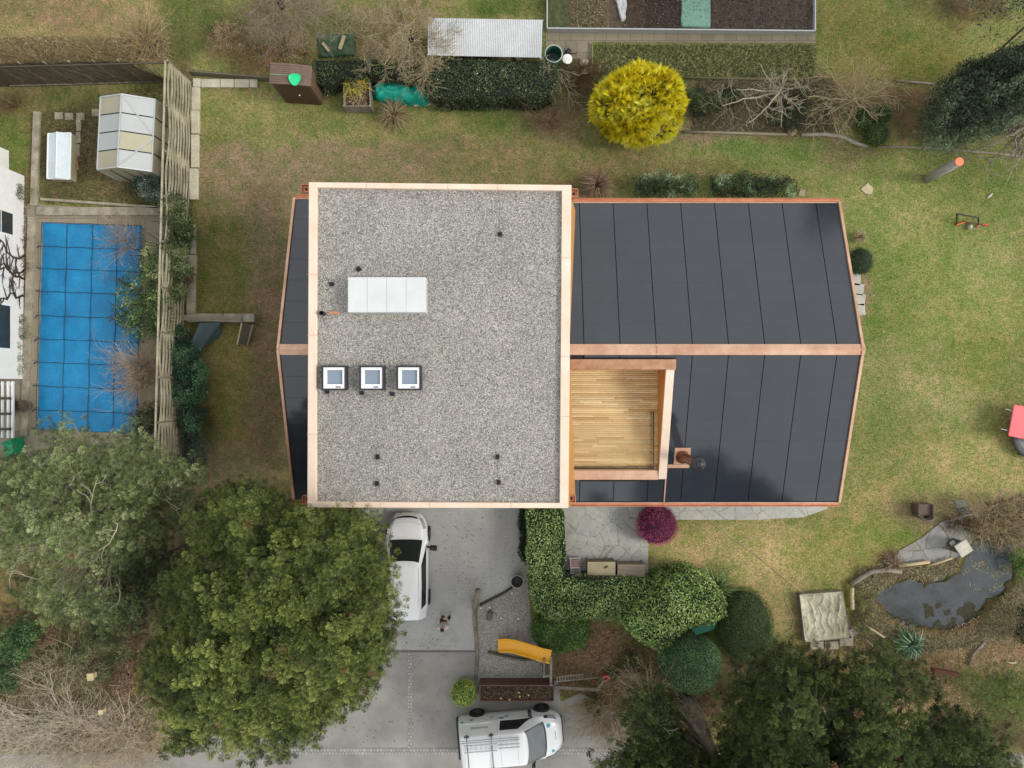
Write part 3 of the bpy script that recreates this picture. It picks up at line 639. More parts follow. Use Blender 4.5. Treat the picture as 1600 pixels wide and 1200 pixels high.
# ================================================================ NEIGHBOUR, POOL, FENCES
M_WALLW = M("white_render", (246, 246, 244), .9, var=.04)
M_WOODG = M("weathered_grey_wood", (150, 142, 126), .9, var=.3, scale=2, fine=20, stretch=(1, 1, 1), other=(112, 104, 90))
M_WOODP = M("pale_wood", (206, 190, 152), .8, var=.15, scale=2, fine=14, stretch=(1, 8, 1), other=(180, 160, 120))
M_GLASSD = M_WGL
nb = empty("white_house", P(-30, 420), "white rendered house wall with vine and windows beside the blue covered pool", "house")
XN = P(38, 0)[0]
mb = MB().box(XN - 9, XN, P(0, 592)[1], P(0, 275)[1], -.1, 5.2); mb.box(XN - 9, XN - .65, P(0, 275)[1], P(0, 236)[1], -.1, 5.0); mb.build("wall", M_WALLW, nb)
mb = MB(); mb.box(XN - 9, XN - .15, P(0, 588)[1], P(0, 240)[1], 5.2, 5.5); mb.build("roof", M("roof_tile_brown", (120, 84, 66)), nb)
for ya, yb, z0, z1 in ((341, 373, .75, 2.1), (482, 546, .9, 2.3)):
    y0, y1 = P(0, yb)[1], P(0, ya)[1]
    f = MB().box(XN - .02, XN + .03, y0 - .1, y1 + .1, z0 - .08, z1 + .08).build("window", M_WHITE, nb)
    MB().box(XN + .03, XN + .04, y0, y1, z0, z1).build("pane", M("dark_window_glass", (58, 66, 66), .08, bmp=0), f)
    MB().box(XN + .041, XN + .05, y0, y1, (z0 + z1) / 2 - .02, (z0 + z1) / 2 + .02).build("glazing_bar", M_WHITE, f)
# pergola south of the neighbour house
pg = empty("pergola", P(-10, 640), "white pergola with dark cross beams over the terrace by the house corner", "pergola")
for px in (4, 13, 20): 
    a = P(px, 596, .9); b_ = P(px - 0, 684, .9); MB().beam(a, b_, .07 if px != 4 else .05, .1).build("rail", M_WHITE, pg)
for py in (623, 647, 671): MB().beam(P(-60, py, 1.1), P(16, py - .5, 1.1), .1, .14).build("cross_beam", M("dark_beam", (78, 72, 60)), pg)
for py in (600, 680):
    c = P(20, py, 0); MB().box(c.x - .05, c.x + .05, c.y - .05, c.y + .05, 0, .95).build("post", M_WHITE, pg)
# pool and its cover
pool = empty("swimming_pool", P(140, 510), "rectangular swimming pool under a bright blue cover held by dark straps", "swimming pool")
PC = [P(66, 348, .1), P(221, 353, .1), P(214, 677, .1), P(57, 671, .1)]
def bil(c, u, v): return c[0] * (1 - u) * (1 - v) + c[1] * u * (1 - v) + c[2] * u * v + c[3] * (1 - u) * v
nu, nv = 44, 90; U, Vv = np.meshgrid(np.linspace(0, 1, nu), np.linspace(0, 1, nv)); u, v_ = U.ravel(), Vv.ravel()
c4 = [np.array(c) for c in PC]
pts = c4[0] * ((1 - u) * (1 - v_))[:, None] + c4[1] * (u * (1 - v_))[:, None] + c4[2] * (u * v_)[:, None] + c4[3] * ((1 - u) * v_)[:, None]
rows_ = [0.0, .115, .222, .333, .45, .563, .675, .79, .905, 1.0]
pts[:, 2] += (fnoise(pts[:, 0] * 1.1, pts[:, 1] * 1.1) - .5) * .12 + (fnoise(pts[:, 0] * 4, pts[:, 1] * 4) - .5) * .03
edge = np.minimum(np.minimum(u, 1 - u) * 4, np.minimum(v_, 1 - v_) * 8); pts[:, 2] += .02 - .06 * np.clip(1 - edge * 3, 0, 1)
idx = np.arange(nu * nv).reshape(nv, nu); Fp = np.stack([idx[:-1, :-1], idx[:-1, 1:], idx[1:, 1:], idx[1:, :-1]], -1).reshape(-1, 4)
M_BLUE = M("blue_pool_cover", (4, 136, 190), .55, var=.15, scale=1.1, fine=9, fvar=.1, other=(4, 112, 164), bmp=.25)
npmesh("pool_cover", pts, Fp, M_BLUE, pool, smooth=True)
M_STR = M("dark_strap", (30, 44, 66), .7)
def strap(pth, parent, r=.012, name="strap", extra=.0):
    mb = MB(); mb.tube(pth, r, 5); return mb.build(name, M_STR, parent)
c5 = [Vector(c) for c in PC]
for uu in (0.0, .26, .515, .765, 1.0): strap([bil(c5, uu + .0035 * math.sin(k * 1.1 + uu * 9), k / 26) + Vector((0, 0, .05)) for k in range(27)], pool)
for vv in rows_: strap([bil(c5, k / 12, vv + .0016 * math.sin(k * 1.9 + vv * 20)) + Vector((0, 0, .055)) for k in range(13)], pool)
for vv in rows_[1:]:
    for uu, s in ((0, -1), (1, 1)):
        a = bil(c5, uu, vv); MB().tube([a + Vector((0, 0, .03)), a + Vector((s * .1, .03, -.02)), a + Vector((s * .24, random.uniform(-.1, .15), -.06))], .018, 5).build("anchor_strap", M_STR, pool)
cop = MB()
for a, b_, w_ in ((P(60, 331), P(252, 331), .34), (P(52, 340), P(40, 680), .3), (P(60, 176), P(55, 322), .28), (P(66, 312), P(250, 325), .1)):
    cop.beam(a + Vector((0, 0, .06)), b_ + Vector((0, 0, .06)), w_, .14)
tag(cop.build("low_garden_wall", M_CONC), "low weathered concrete edging wall around the neighbour's pool and bed", "garden wall")

# greenhouse
M_POLY = M("milky_polycarbonate", (182, 186, 184), .35, var=.06, scale=.7, fvar=.03, bmp=.02)
M_POLY2 = M("yellowed_polycarbonate", (176, 170, 144), .4, var=.1, scale=.7, fvar=.03, bmp=.02)
M_ALU = M("aluminium", (205, 208, 210), .35, .4, var=.05)
gh = empty("greenhouse", P(200, 220), "aluminium greenhouse with milky polycarbonate roof panels beside the woven fence", "greenhouse")
hE, hR = 1.7, 2.3
A, B = P(158, 152, hE), P(152.5, 265, hE); C_, D = P(243, 156, hE), P(237.5, 268, hE); T0, T1 = P(190.5, 147.5, hR), P(184, 261, hR)
def panelq(q, mat, name, t=.012):
    q = [Vector(p) for p in q]; nrm = (q[1] - q[0]).cross(q[3] - q[0]).normalized() * t
    mb = MB(); mb.add(q + [p + nrm for p in q], [(3, 2, 1, 0), (4, 5, 6, 7), (0, 1, 5, 4), (1, 2, 6, 5), (2, 3, 7, 6), (3, 0, 4, 7)]); return mb.build(name, mat, gh)
def lp(a, b_, t): return Vector(a).lerp(Vector(b_), t)
bars = MB()
for k in range(4):
    a, b_ = k / 4 + .008, (k + 1) / 4 - .008
    panelq([lp(A, B, a), lp(A, B, b_), lp(T0, T1, b_), lp(T0, T1, a)], (M_POLY2 if k in (0, 3) else M_POLY), "roof_panel")
    panelq([lp(T0, T1, a), lp(T0, T1, b_), lp(C_, D, b_), lp(C_, D, a)], (M_POLY2 if k == 2 else M_POLY), "roof_panel")
    gA, gB = Vector((C_.x, C_.y, .05)), Vector((D.x, D.y, .05)); panelq([lp(C_, D, a), lp(C_, D, b_), lp(gA, gB, b_), lp(gA, gB, a)], M_POLY2, "wall_panel")
    gA2, gB2 = Vector((A.x, A.y, .05)), Vector((B.x, B.y, .05)); panelq([lp(A, B, a), lp(gA2, gB2, a), lp(gA2, gB2, b_), lp(A, B, b_)], M_POLY2, "wall_panel")
for (l_, t_, r_2) in ((A, T0, C_), (B, T1, D)):
    mb = MB(); mb.add([l_, t_, r_2, (r_2.x, r_2.y, .05), (l_.x, l_.y, .05)], [(0, 1, 2, 3, 4)]); mb.add([(p[0], p[1] + .015, p[2]) for p in (l_, t_, r_2, (r_2.x, r_2.y, .05), (l_.x, l_.y, .05))], [(4, 3, 2, 1, 0)]); mb.build("gable_panel", M_POLY2, gh)
up = Vector((0, 0, .03))
for a, b_ in ((A, B), (C_, D), (T0, T1), (A, T0), (T0, C_), (B, T1), (T1, D), (lp(T0, T1, 0), lp(C_, D, .5)), (lp(C_, D, .55), lp(T0, T1, .98))): bars.beam(a + up, b_ + up, .05, .03)
for k in (1, 2, 3):
    pass
for p in (A, B, C_, D): bars.beam((p.x, p.y, 0), p, .05, .05)
bars.build("frame", M_ALU, gh)
db = MB()
for k in (1, 2, 3): db.beam(lp(A, B, k / 4) + up * .5, lp(T0, T1, k / 4) + up * .5, .02, .02); db.beam(lp(C_, D, k / 4) + up * .5, lp(T0, T1, k / 4) + up * .5, .02, .02); p = lp(C_, D, k / 4); db.beam((p.x + .02, p.y, .05), (p.x + .02, p.y, hE), .03, .03)
for k in range(1, 4): p = lp(B, D, k / 4); db.beam((p.x, p.y - .02, .05), (p.x, p.y - .02, hE + .1), .03, .03)
db.build("glazing_seal", M_BLK, gh)
# cold frame
cf = empty("cold_frame", P(92, 245), "small white cold frame with a pitched double lid next to the greenhouse", "cold frame")
a, b_, c_, d_ = P(75.5, 209, .45), P(111, 208, .45), P(109.5, 280, .45), P(74, 279, .45); t0, t1 = P(89.5, 206, .62), P(88, 278, .62)
for q in ([a, t0, t1, d_], [t0, b_, c_, t1]): 
    mb = MB(); q = [Vector(p) for p in q]; mb.add(q + [p - Vector((0, 0, .03)) for p in q], [(0, 1, 2, 3), (7, 6, 5, 4), (0, 4, 5, 1), (1, 5, 6, 2), (2, 6, 7, 3), (3, 7, 4, 0)]); mb.build("lid", M("bluish_poly_lid", (214, 226, 232), .3, var=.05), cf)
fr = MB()
for p, q in ((a, b_), (b_, c_), (c_, d_), (d_, a), (t0, t1)): fr.beam(Vector(p) + Vector((0, 0, .01)), Vector(q) + Vector((0, 0, .01)), .045, .045)
fr.build("lid_frame", M_WHITE, cf)
mb = MB(); mb.prism([tuple(Vector(p)[:2]) for p in (a, b_, c_, d_)], 0, .40); mb.build("box", M_POLY2, cf)
# slabs near the greenhouse
k0 = 0
for i_, (px, py, w_, l_) in enumerate(((92, 181, .34, .3), (108, 182, .34, .3), (126, 182, .34, .3), (150, 176, .34, .3), (123, 196, .2, .5), (122.5, 215, .2, .45), (121, 235, .2, .5))):
    c = P(px, py, .03); o = MB().rbox(c, w_, l_, .06, .03).build("stepping_slab", M_CONC, bevel=.01); tag(o, "mossy concrete slab in the greenhouse bed, %s counting from the cold frame wall" % NTH[i_], "paving slab", "slabs in the greenhouse bed")
o = MB().beam(P(117, 234, .05), P(121.5, 266, .05), .12, .05).build("plank", M("orange_plank", (170, 130, 86))); tag(o, "short brown plank lying on soil beside the white cold frame", "plank")

# woven fence, brushwood fence
M_LATH = M("split_lath", (192, 184, 158), .85, var=.28, scale=1.5, fine=12, other=(138, 130, 108), fvar=.2)
wf = empty("woven_fence", P(290, 400), "tall woven fence of pale split laths between the pool garden and the lawn", "fence")
f0, f1 = P(299, 129), P(283, 722); Lf = (f1 - f0).length; dirf = (f1 - f0).normalized(); sd_ = Vector((-dirf.y, dirf.x, 0))
NP = 9
for r_i in range(16):
    z = .1 + r_i * .121; pts_ = []; K = 90
    for k in range(K + 1):
        t = k / K; ph = (-1) ** r_i; off = .05 * ph * math.sin(t * NP * math.pi)
        taper = 1.0 if t > .06 else .0
        pts_.append(f0 + dirf * (t * Lf) + sd_ * (off + .03 * math.sin(t * 7)) + Vector((0, 0, z + .015 * math.sin(t * 31 + r_i * 2) - (1 - z / 2) * .0)))
    mb = MB()
    for k in range(K):
        p, q = pts_[k], pts_[k + 1]; h_ = .054
        mb.add([p + Vector((0, 0, h_)), q + Vector((0, 0, h_)), q - Vector((0, 0, h_)), p - Vector((0, 0, h_)), p + Vector((0, 0, h_)) + sd_ * .02, q + Vector((0, 0, h_)) + sd_ * .02, q - Vector((0, 0, h_)) + sd_ * .02, p - Vector((0, 0, h_)) + sd_ * .02],
               [(0, 1, 2, 3), (7, 6, 5, 4), (0, 4, 5, 1), (3, 2, 6, 7)])
    mb.build("lath", M_LATH, wf)
for k in range(NP + 1): p = f0 + dirf * (k / NP * Lf); MB().tube([p - Vector((0, 0, .1)), p + Vector((0, 0, 2.08))], .04, 8).build("post", M_WOODG, wf)
MB().beam(f0 + Vector((-.12, 0, 2.0)), f1 + Vector((-.12, 0, 2.0)), .07, .05).build("top_rail", M_LATH, wf)
bw = empty("brushwood_fence", P(120, 130), "dark weathered brushwood fence along the top of the greenhouse garden", "fence")
b0, b1 = P(-60, 136), P(268, 128); V_ = []; F_ = []; T_ = []
nst = 1500; t = np.sort(rng.random(nst)); base = np.array(b0)[None] * (1 - t)[:, None] + np.array(b1)[None] * t[:, None]
lean = rng.normal(-1.1, .5, nst); top = base + np.stack([lean, rng.normal(0, .03, nst), rng.uniform(1.75, 2.02, nst)], 1); base[:, 1] += rng.normal(0, .03, nst)
sw = np.array([.012, 0, .004]); V_ = np.stack([base - sw, base + sw, top + sw, top - sw], 1).reshape(-1, 3)
tt = np.array(alb((128, 118, 100)))[None] * rng.uniform(.45, 1.5, (nst, 1)) * np.array([1, .98, .95]); 
npmesh("brushwood_panel", V_, np.arange(nst * 4).reshape(-1, 4), leaf_mat("twig", .9, 0), bw, np.repeat(tt, 4, 0))
MB().beam(P(15, 134, .12), P(262, 127, .12), .05, .05).build("bottom_rail", M_WOODG, bw); MB().beam(P(-60, 106, 1.9), P(266, 98, 1.9), .05, .05).build("top_rail", M("dark_rail", (84, 76, 64)), bw)
for k in range(9): p = lp(b0, b1, .1 + k * .11); MB().tube([p, p + Vector((0, .03, 2.06))], .025, 6).build("post", M_CONC, bw)
sf = empty("slat_fence", P(360, 120), "low row of thin dark slats behind the concrete kerb at the lawn corner", "fence")
a, b_ = P(300, 118), P(424, 128); mb = MB()
for k in range(60): p = lp(a, b_, k / 60); mb.beam(p, p + Vector((.06, .02, .5)), .03, .02)
mb.build("slat_panel", M("dark_slats", (92, 90, 84)), sf); MB().beam(a + Vector((0, 0, .45)), b_ + Vector((0, 0, .45)), .03, .03).build("rail", M_WOODG, sf)
# light concrete slab edging of the lawn
M_KERB = M("pale_concrete_slab", (212, 206, 186), .9, var=.15, scale=2, other=(186, 178, 152), fine=20)
sl = [(301, 122, 313, 136), (299.5, 136, 311.5, 172), (298.5, 172, 311, 209), (298, 210, 310, 262), (296, 263, 309, 312), (297, 350, 305, 398), (293, 398, 306, 428), (291, 429, 305, 492)]
for i, (x0, y0, x1, y1) in enumerate(sl):
    a, b_ = P(x0, y1 - .6, .12), P(x1, y0, .12); o = MB().box(a.x, b_.x, a.y, b_.y, -.05, .12 + .004 * (i % 3)).build("edging_slab", M_KERB if i < 5 else M_CONC, bevel=.015)
    tag(o, "concrete slab edging the lawn along the woven fence, %s from the top corner" % NTH[i], "edging slab", "slabs edging the lawn")
for i, (x0, x1) in enumerate(((314, 343), (344, 365), (366, 389), (390, 402))):
    a, b_ = P(x0, 136, .12), P(x1, 123, .12); o = MB().box(a.x, b_.x, a.y, b_.y, -.05, .12 + .004 * (i % 2)).build("edging_slab", M_KERB, bevel=.015)
    tag(o, "concrete slab in front of the slat fence, %s from the fence corner" % NTH[i], "edging slab", "slabs edging the lawn")
rw = empty("retaining_wall", P(345, 497), "low grey concrete wall with timber sleepers jutting into the side lawn", "retaining wall")
for x0, x1 in ((292, 347), (348.5, 397)):
    a, b_ = P(x0, 503, .35), P(x1, 490, .35); MB().box(a.x, b_.x, a.y, b_.y, -.1, .35 if x0 < 300 else .345).build("block", M_CONC, rw, bevel=.02)
for y_, z_ in ((496, .42), (500.5, .4)): MB().beam(P(258, y_ - 3, z_), P(378, y_ + 1, z_), .12, .1).build("sleeper", M_WOODG, rw)
ld = empty("wooden_crate", P(382, 522), "small slatted wooden crate leaning at the end of the low concrete wall", "crate")
a, b_, c_, d_ = P(378, 505, .5), P(395, 508, .5), P(387, 539, .08), P(371, 538, .08)
for p, q in ((a, d_), (b_, c_)): MB().beam(p, q, .06, .06).build("side_rail", M_WOODP if p is a else M_WOODG, ld)
for k in range(11): MB().beam(lp(a, d_, (k + .5) / 11), lp(b_, c_, (k + .5) / 11), .05, .02).build("rung", M("dark_rung", (78, 70, 56)), ld)
# blue-green net hanging over the shrubs
mb = MB(); q = [P(312, 505, .5), P(345, 503, .5), P(340, 530, .15), P(318, 545, .1), P(290, 562, .2), P(296, 535, .4)]
K = 14; vs = []; fs = []
for i in range(K + 1):
    for j in range(K + 1):
        u_, v2 = i / K, j / K; top_ = lp(P(312, 505, .55), P(345, 503, .5), u_); bot = lp(P(286, 566, .5), P(340, 528, .08), u_); p = lp(top_, bot, v2); p.z += .1 * math.sin(u_ * 9 + v2 * 3) * v2; vs.append(p)
fs = [(i * (K + 1) + j, (i + 1) * (K + 1) + j, (i + 1) * (K + 1) + j + 1, i * (K + 1) + j + 1) for i in range(K) for j in range(K)]
mb.add(vs, fs); mn = M("blue_grey_net", (74, 92, 92), .8, var=.2); tag(mb.build("garden_net", mn, smooth=True), "blue grey garden net draped from the low wall over the shrubs", "net")
o = MB().tube([P(286, 568, .7), P(305, 552, .45), P(325, 532, .2), P(345, 516, .15)], .05, 6).build("blue_tarp_edge", M("blue_tarp", (44, 110, 160), .5)); tag(o, "rolled strip of blue tarpaulin along the edge of the net", "tarpaulin")

# ================================================================ NORTH GARDEN OBJECTS
M_SHB = M("shed_brown_metal", (128, 104, 92), .6, var=.12, scale=1, fine=6)
M_SHD = M("shed_dark_brown", (112, 88, 70), .65, var=.12)
gs = empty("garden_shed", P(470, 145), "brown metal garden shed with ribbed doors and a gently pitched roof", "shed")
hs_ = 1.95; a, b_, c_, d_ = P(423, 97.5, hs_), P(487.5, 103, hs_), P(485.5, 134.5, hs_), P(421, 130, hs_)
w4 = [Vector(p) for p in (a, b_, c_, d_)]; cen = sum(w4, Vector()) / 4; ins = [cen + (p - cen) * .96 for p in w4]
mb = MB(); mb.prism([tuple(p[:2]) for p in ins], 0, hs_ - .06); mb.build("body", M_SHD, gs)
m1, m2 = lp(a, b_, .5) + Vector((0, 0, .06)), lp(d_, c_, .5) + Vector((0, 0, .06))
for q in ([a, m1, m2, d_], [m1, b_, c_, m2]):
    q = [Vector(p) for p in q]; mb = MB(); mb.add(q + [p - Vector((0, 0, .06)) for p in q], [(0, 1, 2, 3), (7, 6, 5, 4), (0, 4, 5, 1), (1, 5, 6, 2), (2, 6, 7, 3), (3, 7, 4, 0)]); e = mb.build("roof", M_SHB, gs)
    rb = MB()
    for k in range(1, 10): rb.beam(lp(q[0], q[3], k / 10) + Vector((0, 0, .006)), lp(q[1], q[2], k / 10) + Vector((0, 0, .006)), .018, .012)
    rb.build("roof_rib", M_SHD if q[0] == a else M_SHB, e)
S0, S1 = ins[3], ins[2]; ribs = MB()
for k in range(1, 16): p = lp(S0, S1, k / 16); ribs.box(p.x - .025, p.x + .025, p.y - .03, p.y, .04, hs_ - .08)
ribs.build("door_panel", M("door_brown", (104, 82, 62), .6), gs)
p = lp(S0, S1, .56); MB().lathe((p.x, p.y - .04, 1.0), [(0, .03), (.03, .02), (.035, 0), (0, 0)], 10).build("handle", M_WHITE, gs)
c = P(461, 124, hs_ + .1); mb = MB(); pr = [(0, .02), (.1, .03), (.17, .0), (.22, .03), (.24, .05), (.23, .0), (0, 0)]; mb.lathe(c, pr, 18)
mb.v = [(c.x + (x - c.x) * (1 + .12 * math.sin(math.atan2(y - c.y, x - c.x) * 3)) , c.y + (y - c.y) * (1 + .12 * math.sin(math.atan2(y - c.y, x - c.x) * 3)), z) for x, y, z in mb.v]
o = mb.build("plastic_lid", M("bright_green_plastic", (40, 226, 150), .4, var=.1), smooth=True); tag(o, "bright green plastic lid lying on the brown shed roof", "lid")
o = MB().tube([P(422, 115.5, hs_ + .03), P(440, 117, hs_ + .06), P(455, 118, hs_ + .1)], .012, 5).build("string", M("pale_green_cord", (140, 196, 170))); tag(o, "thin pale green cord across the brown shed roof", "cord")
# slabs by the shed
for px, py, s in ((511, 140, .55),): tag(MB().rbox(P(px, py, .04), s, s * .9, .08, .1).build("stone_slab", M("dark_slab", (104, 104, 100)), bevel=.02), "dark square slab on the ground beside the brown shed", "slab")
c = P(510, 141, .1); tag(MB().lathe(c, [(0, .2), (.1, .2), (.12, .1), (.1, 0)], 14).build("grey_bucket", M("grey_plastic", (120, 122, 126), .5), smooth=True), "small grey upturned bucket on the dark slab beside the shed", "bucket")
# folded green tarpaulin with battens
def cloth(name, poly, h, mat, label, cat, amp=.05, freq=3.0, hem=.02, K=34, parent=None, dome=0.0):
    c0 = [Vector(P(*p, h)) for p in poly]; U, V2 = np.meshgrid(np.linspace(0, 1, K), np.linspace(0, 1, K)); u, v = U.ravel(), V2.ravel(); cc = [np.array(c) for c in c0]
    p = cc[0] * ((1 - u) * (1 - v))[:, None] + cc[1] * (u * (1 - v))[:, None] + cc[2] * (u * v)[:, None] + cc[3] * ((1 - u) * v)[:, None]
    f = np.abs(fnoise(p[:, 0] * freq, p[:, 1] * freq, 3) - .5) * 2; ed = np.clip(np.minimum(np.minimum(u, 1 - u), np.minimum(v, 1 - v)) * 8, 0, 1)
    p[:, 2] += amp * f + dome * np.sqrt(np.clip(ed, 0, 1)) ; p[:, 2] = np.where(ed < .12, hem, p[:, 2])
    p[:, 0] += (fnoise(p[:, 1] * 3 + 5, p[:, 0] * 2) - .5) * .12 * (1 - ed); p[:, 1] += (fnoise(p[:, 0] * 3, p[:, 1] * 2 + 9) - .5) * .12 * (1 - ed)
    idx = np.arange(K * K).reshape(K, K); o = npmesh(name, p, np.stack([idx[:-1, :-1], idx[1:, :-1], idx[1:, 1:], idx[:-1, 1:]], -1).reshape(-1, 4), mat, parent, smooth=True)
    if parent is None: tag(o, label, cat)
    return o
cloth("green_tarpaulin", [(495, 53), (556, 52), (554, 86), (498, 90)], .1, M("moss_green_tarp", (76, 104, 70), .6, var=.3, scale=2, other=(48, 74, 44)), "mossy green tarpaulin spread flat behind the dark hedge", "tarpaulin", .14, 2.2)
for a, b_, w_ in ((P(538, 56, .3), P(531, 77, .3), .14), (P(504, 67, .28), P(514, 80, .28), .1)):
    tag(MB().beam(a, b_, w_, .05).build("wooden_batten", M_WOODP), "pale wooden batten lying on the mossy green tarpaulin" if w_ > .12 else "thinner brown batten lying on the mossy green tarpaulin", "batten")
# corrugated roof shelter
ws = empty("tin_roof_shelter", P(757, 60), "open shelter with a long pale corrugated tin roof behind the hedge", "shelter")
hw = 1.9; a, b_, c_, d_ = P(669, 28, hw), P(848, 31, hw), P(846, 90, hw - .25), P(668, 86.5, hw - .25)
K = 64 * 4; vs = []
for i in range(K + 1):
    t = i / K; z = .018 * math.sin(t * 64 * 2 * math.pi)
    vs += [Vector(a).lerp(Vector(b_), t) + Vector((0, 0, z)), Vector(d_).lerp(Vector(c_), t) + Vector((0, 0, z))]
mb = MB(); mb.add(vs, [(2 * i, 2 * i + 1, 2 * i + 3, 2 * i + 2) for i in range(K)])
mb.build("roof", M("pale_corrugated_tin", (222, 224, 224), .4, .1, var=.06, scale=.8, fine=10, fvar=.05, other=(200, 203, 206)), ws)
for p in (a, b_, c_, d_): MB().box(p.x * .995 - .05, p.x * .995 + .05, p.y - .05, p.y + .05, 0, p.z - .03).build("post", M_WOODG, ws)
st = MB()
for k in range(160):
    u_, v2, w_ = random.random(), random.random(), random.random(); x_ = P(680, 0).x + u_ * (P(830, 0).x - P(680, 0).x); y_ = P(0, 90).y + .0 + v2 * .7
    st.rbox((x_, y_, .1 + w_ * 1.2), .3, .4, .13, random.uniform(-.3, .3), random.uniform(-.4, .4))
o = st.build("firewood_stack", M_WOODG); tag(o, "split firewood piled beneath the corrugated tin roof", "firewood")
# compost box
cb = empty("compost_box", P(560, 150), "square timber compost box filled with dry leaves and clippings", "compost box")
cs = [P(537, 127, .7), P(577, 126, .7), P(579, 166, .7), P(538, 166, .7)]
for i in range(4):
    a, b_ = Vector(cs[i]), Vector(cs[(i + 1) % 4])
    for z in (.12, .3, .48, .66): MB().beam((a.x, a.y, z), (b_.x, b_.y, z), .04, .14).build("board", M_WOODG, cb)
for p in cs: MB().beam((p.x, p.y, 0), (p.x, p.y, .78), .08, .08).build("post", M_WOODG, cb)
def heap(name, poly_px, h0, n_, cols, size, thick, parent=None, label=None, cat=None, kind=None, asp=1.8, up=.6):
    wp = P2(poly_px, h0); x, y = inpoly(wp, n_); d = pdist(x, y, wp); z = h0 + thick * (1 - np.exp(-d * 3)) + rng.uniform(-.03, .04, n_)
    return leafcloud(name, np.stack([x, y, z], 1), np.tile([0, 0, 1.], (n_, 1)), size, asp, up, cols, parent, label, cat, kind)
LEAFG = 1.0
def leafcloud(name, Pt, Nr, size, asp, tilt, cols, parent=None, label=None, cat=None, kind=None, mat=None, patch=None, group=None):
    """many small leaves: diamond faces lying roughly along a surface"""
    n_ = len(Pt); Nn = Nr + rng.normal(0, tilt, (n_, 3)); Nn /= np.linalg.norm(Nn, axis=1)[:, None] + 1e-9
    r = rng.normal(0, 1, (n_, 3)); T = np.cross(Nn, r); T /= np.linalg.norm(T, axis=1)[:, None] + 1e-9; B = np.cross(Nn, T)
    s = (size * rng.uniform(.6, 1.35, n_))[:, None]
    V = np.stack([Pt - T * s * .5, Pt + B * s * .5 / asp + Nn * s * .08, Pt + T * s * .5, Pt - B * s * .5 / asp + Nn * s * .08], 1).reshape(-1, 3)
    cl = np.array([lin(c) for c, w_ in cols]) * KA * LEAFG; cl = cl * .84 + cl.mean(1, keepdims=True) * .16 * np.array([1.1, 1.0, .85]); ww = np.array([w_ for c, w_ in cols], float); ww /= ww.sum()
    if patch is None: k = rng.choice(len(cols), n_, p=ww)
    else:
        q = np.clip(patch + rng.normal(0, .12, n_), 0, .999); k = np.searchsorted(np.cumsum(ww), q)
    k = np.minimum(k, len(cols) - 1); tint = cl[k] * rng.uniform(.8, 1.2, (n_, 1))
    o = npmesh(name, V, np.arange(n_ * 4).reshape(-1, 4), mat or leaf_mat(), parent, np.repeat(np.clip(tint, 0, .85), 4, 0))
    if parent is None: tag(o, label, cat, group, kind)
    return o
o = heap("dry_leaf_fill", [(539, 130), (575, 129), (577, 164), (540, 164)], .5, 2600, [((170, 140, 104), 3), ((206, 186, 152), 2), ((110, 84, 60), 3), ((140, 100, 60), 1)], .09, .12, cb); o['kind'] = 'stuff'
# yellow-leaved clump on the compost
x, y = inpoly(P2([(540, 128), (572, 122), (572, 136), (546, 142)], .8), 260); cols_ = np.array([lin((216, 196, 70)), lin((196, 178, 110)), lin((92, 110, 56))]) * KA
blades("garden_waste", x, y, .38, .03, cols_[rng.integers(0, 3, 260)], .95, .68, kind=None, label="yellow green cut foliage thrown on top of the compost box", cat="garden waste", curl=True)
# teal covered log pile
def bundle(name, pts_, w_, h_, mat, label, cat, seed=1, z0=0.0):
    rs = random.Random(seed); K, N = 60, 14; vs = []
    P3 = [Vector(P(x, y, 0)) for x, y in pts_]
    for i in range(K + 1):
        t = i / K * (len(P3) - 1); j = min(int(t), len(P3) - 2); p = P3[j].lerp(P3[j + 1], t - j); d = (P3[j + 1] - P3[j]).normalized(); s = Vector((-d.y, d.x, 0))
        ends = min(1, 5 * min(i, K - i) / K + .25)
        for k in range(N + 1):
            a = math.pi * k / N; cr_ = 1 + .17 * (float(fnoise(np.array([i * .16]), np.array([k * .28 + seed]), 2)[0]) - .5) * 2
            vs.append(p + s * math.cos(a) * w_ * (1.25 - .25 * math.sin(a)) * cr_ * (.6 + .4 * ends) + Vector((0, 0, z0 + h_ * math.sin(a) ** .6 * cr_ * ends)))
    mb = MB(); mb.add(vs, [(i * (N + 1) + k, i * (N + 1) + k + 1, (i + 1) * (N + 1) + k + 1, (i + 1) * (N + 1) + k) for i in range(K) for k in range(N)])
    o = mb.build(name, mat); return tag(o, label, cat)
bundle("teal_tarpaulin", [(583, 142), (606, 147), (640, 151), (674, 154)], .33, .62, M("teal_tarp", (10, 186, 162), .45, var=.1, scale=3, other=(8, 150, 132)), "teal tarpaulin wrapped over a long low pile beside the compost box", "tarpaulin", 3)
for px, py, s, w_ in ((637, 160, .3, 'nearest the grass tuft'), (652, 162, .35, 'the middle one of three'), (669, 161, .3, 'at the right tip of the pile')): tag(MB().rbox(P(px, py, .06), s, .22, .12, .2).build("stone_block", M("pale_stone", (196, 190, 176)), bevel=.03), "pale stone block against the teal tarpaulin, " + w_, "stone", "stones along the teal tarpaulin")
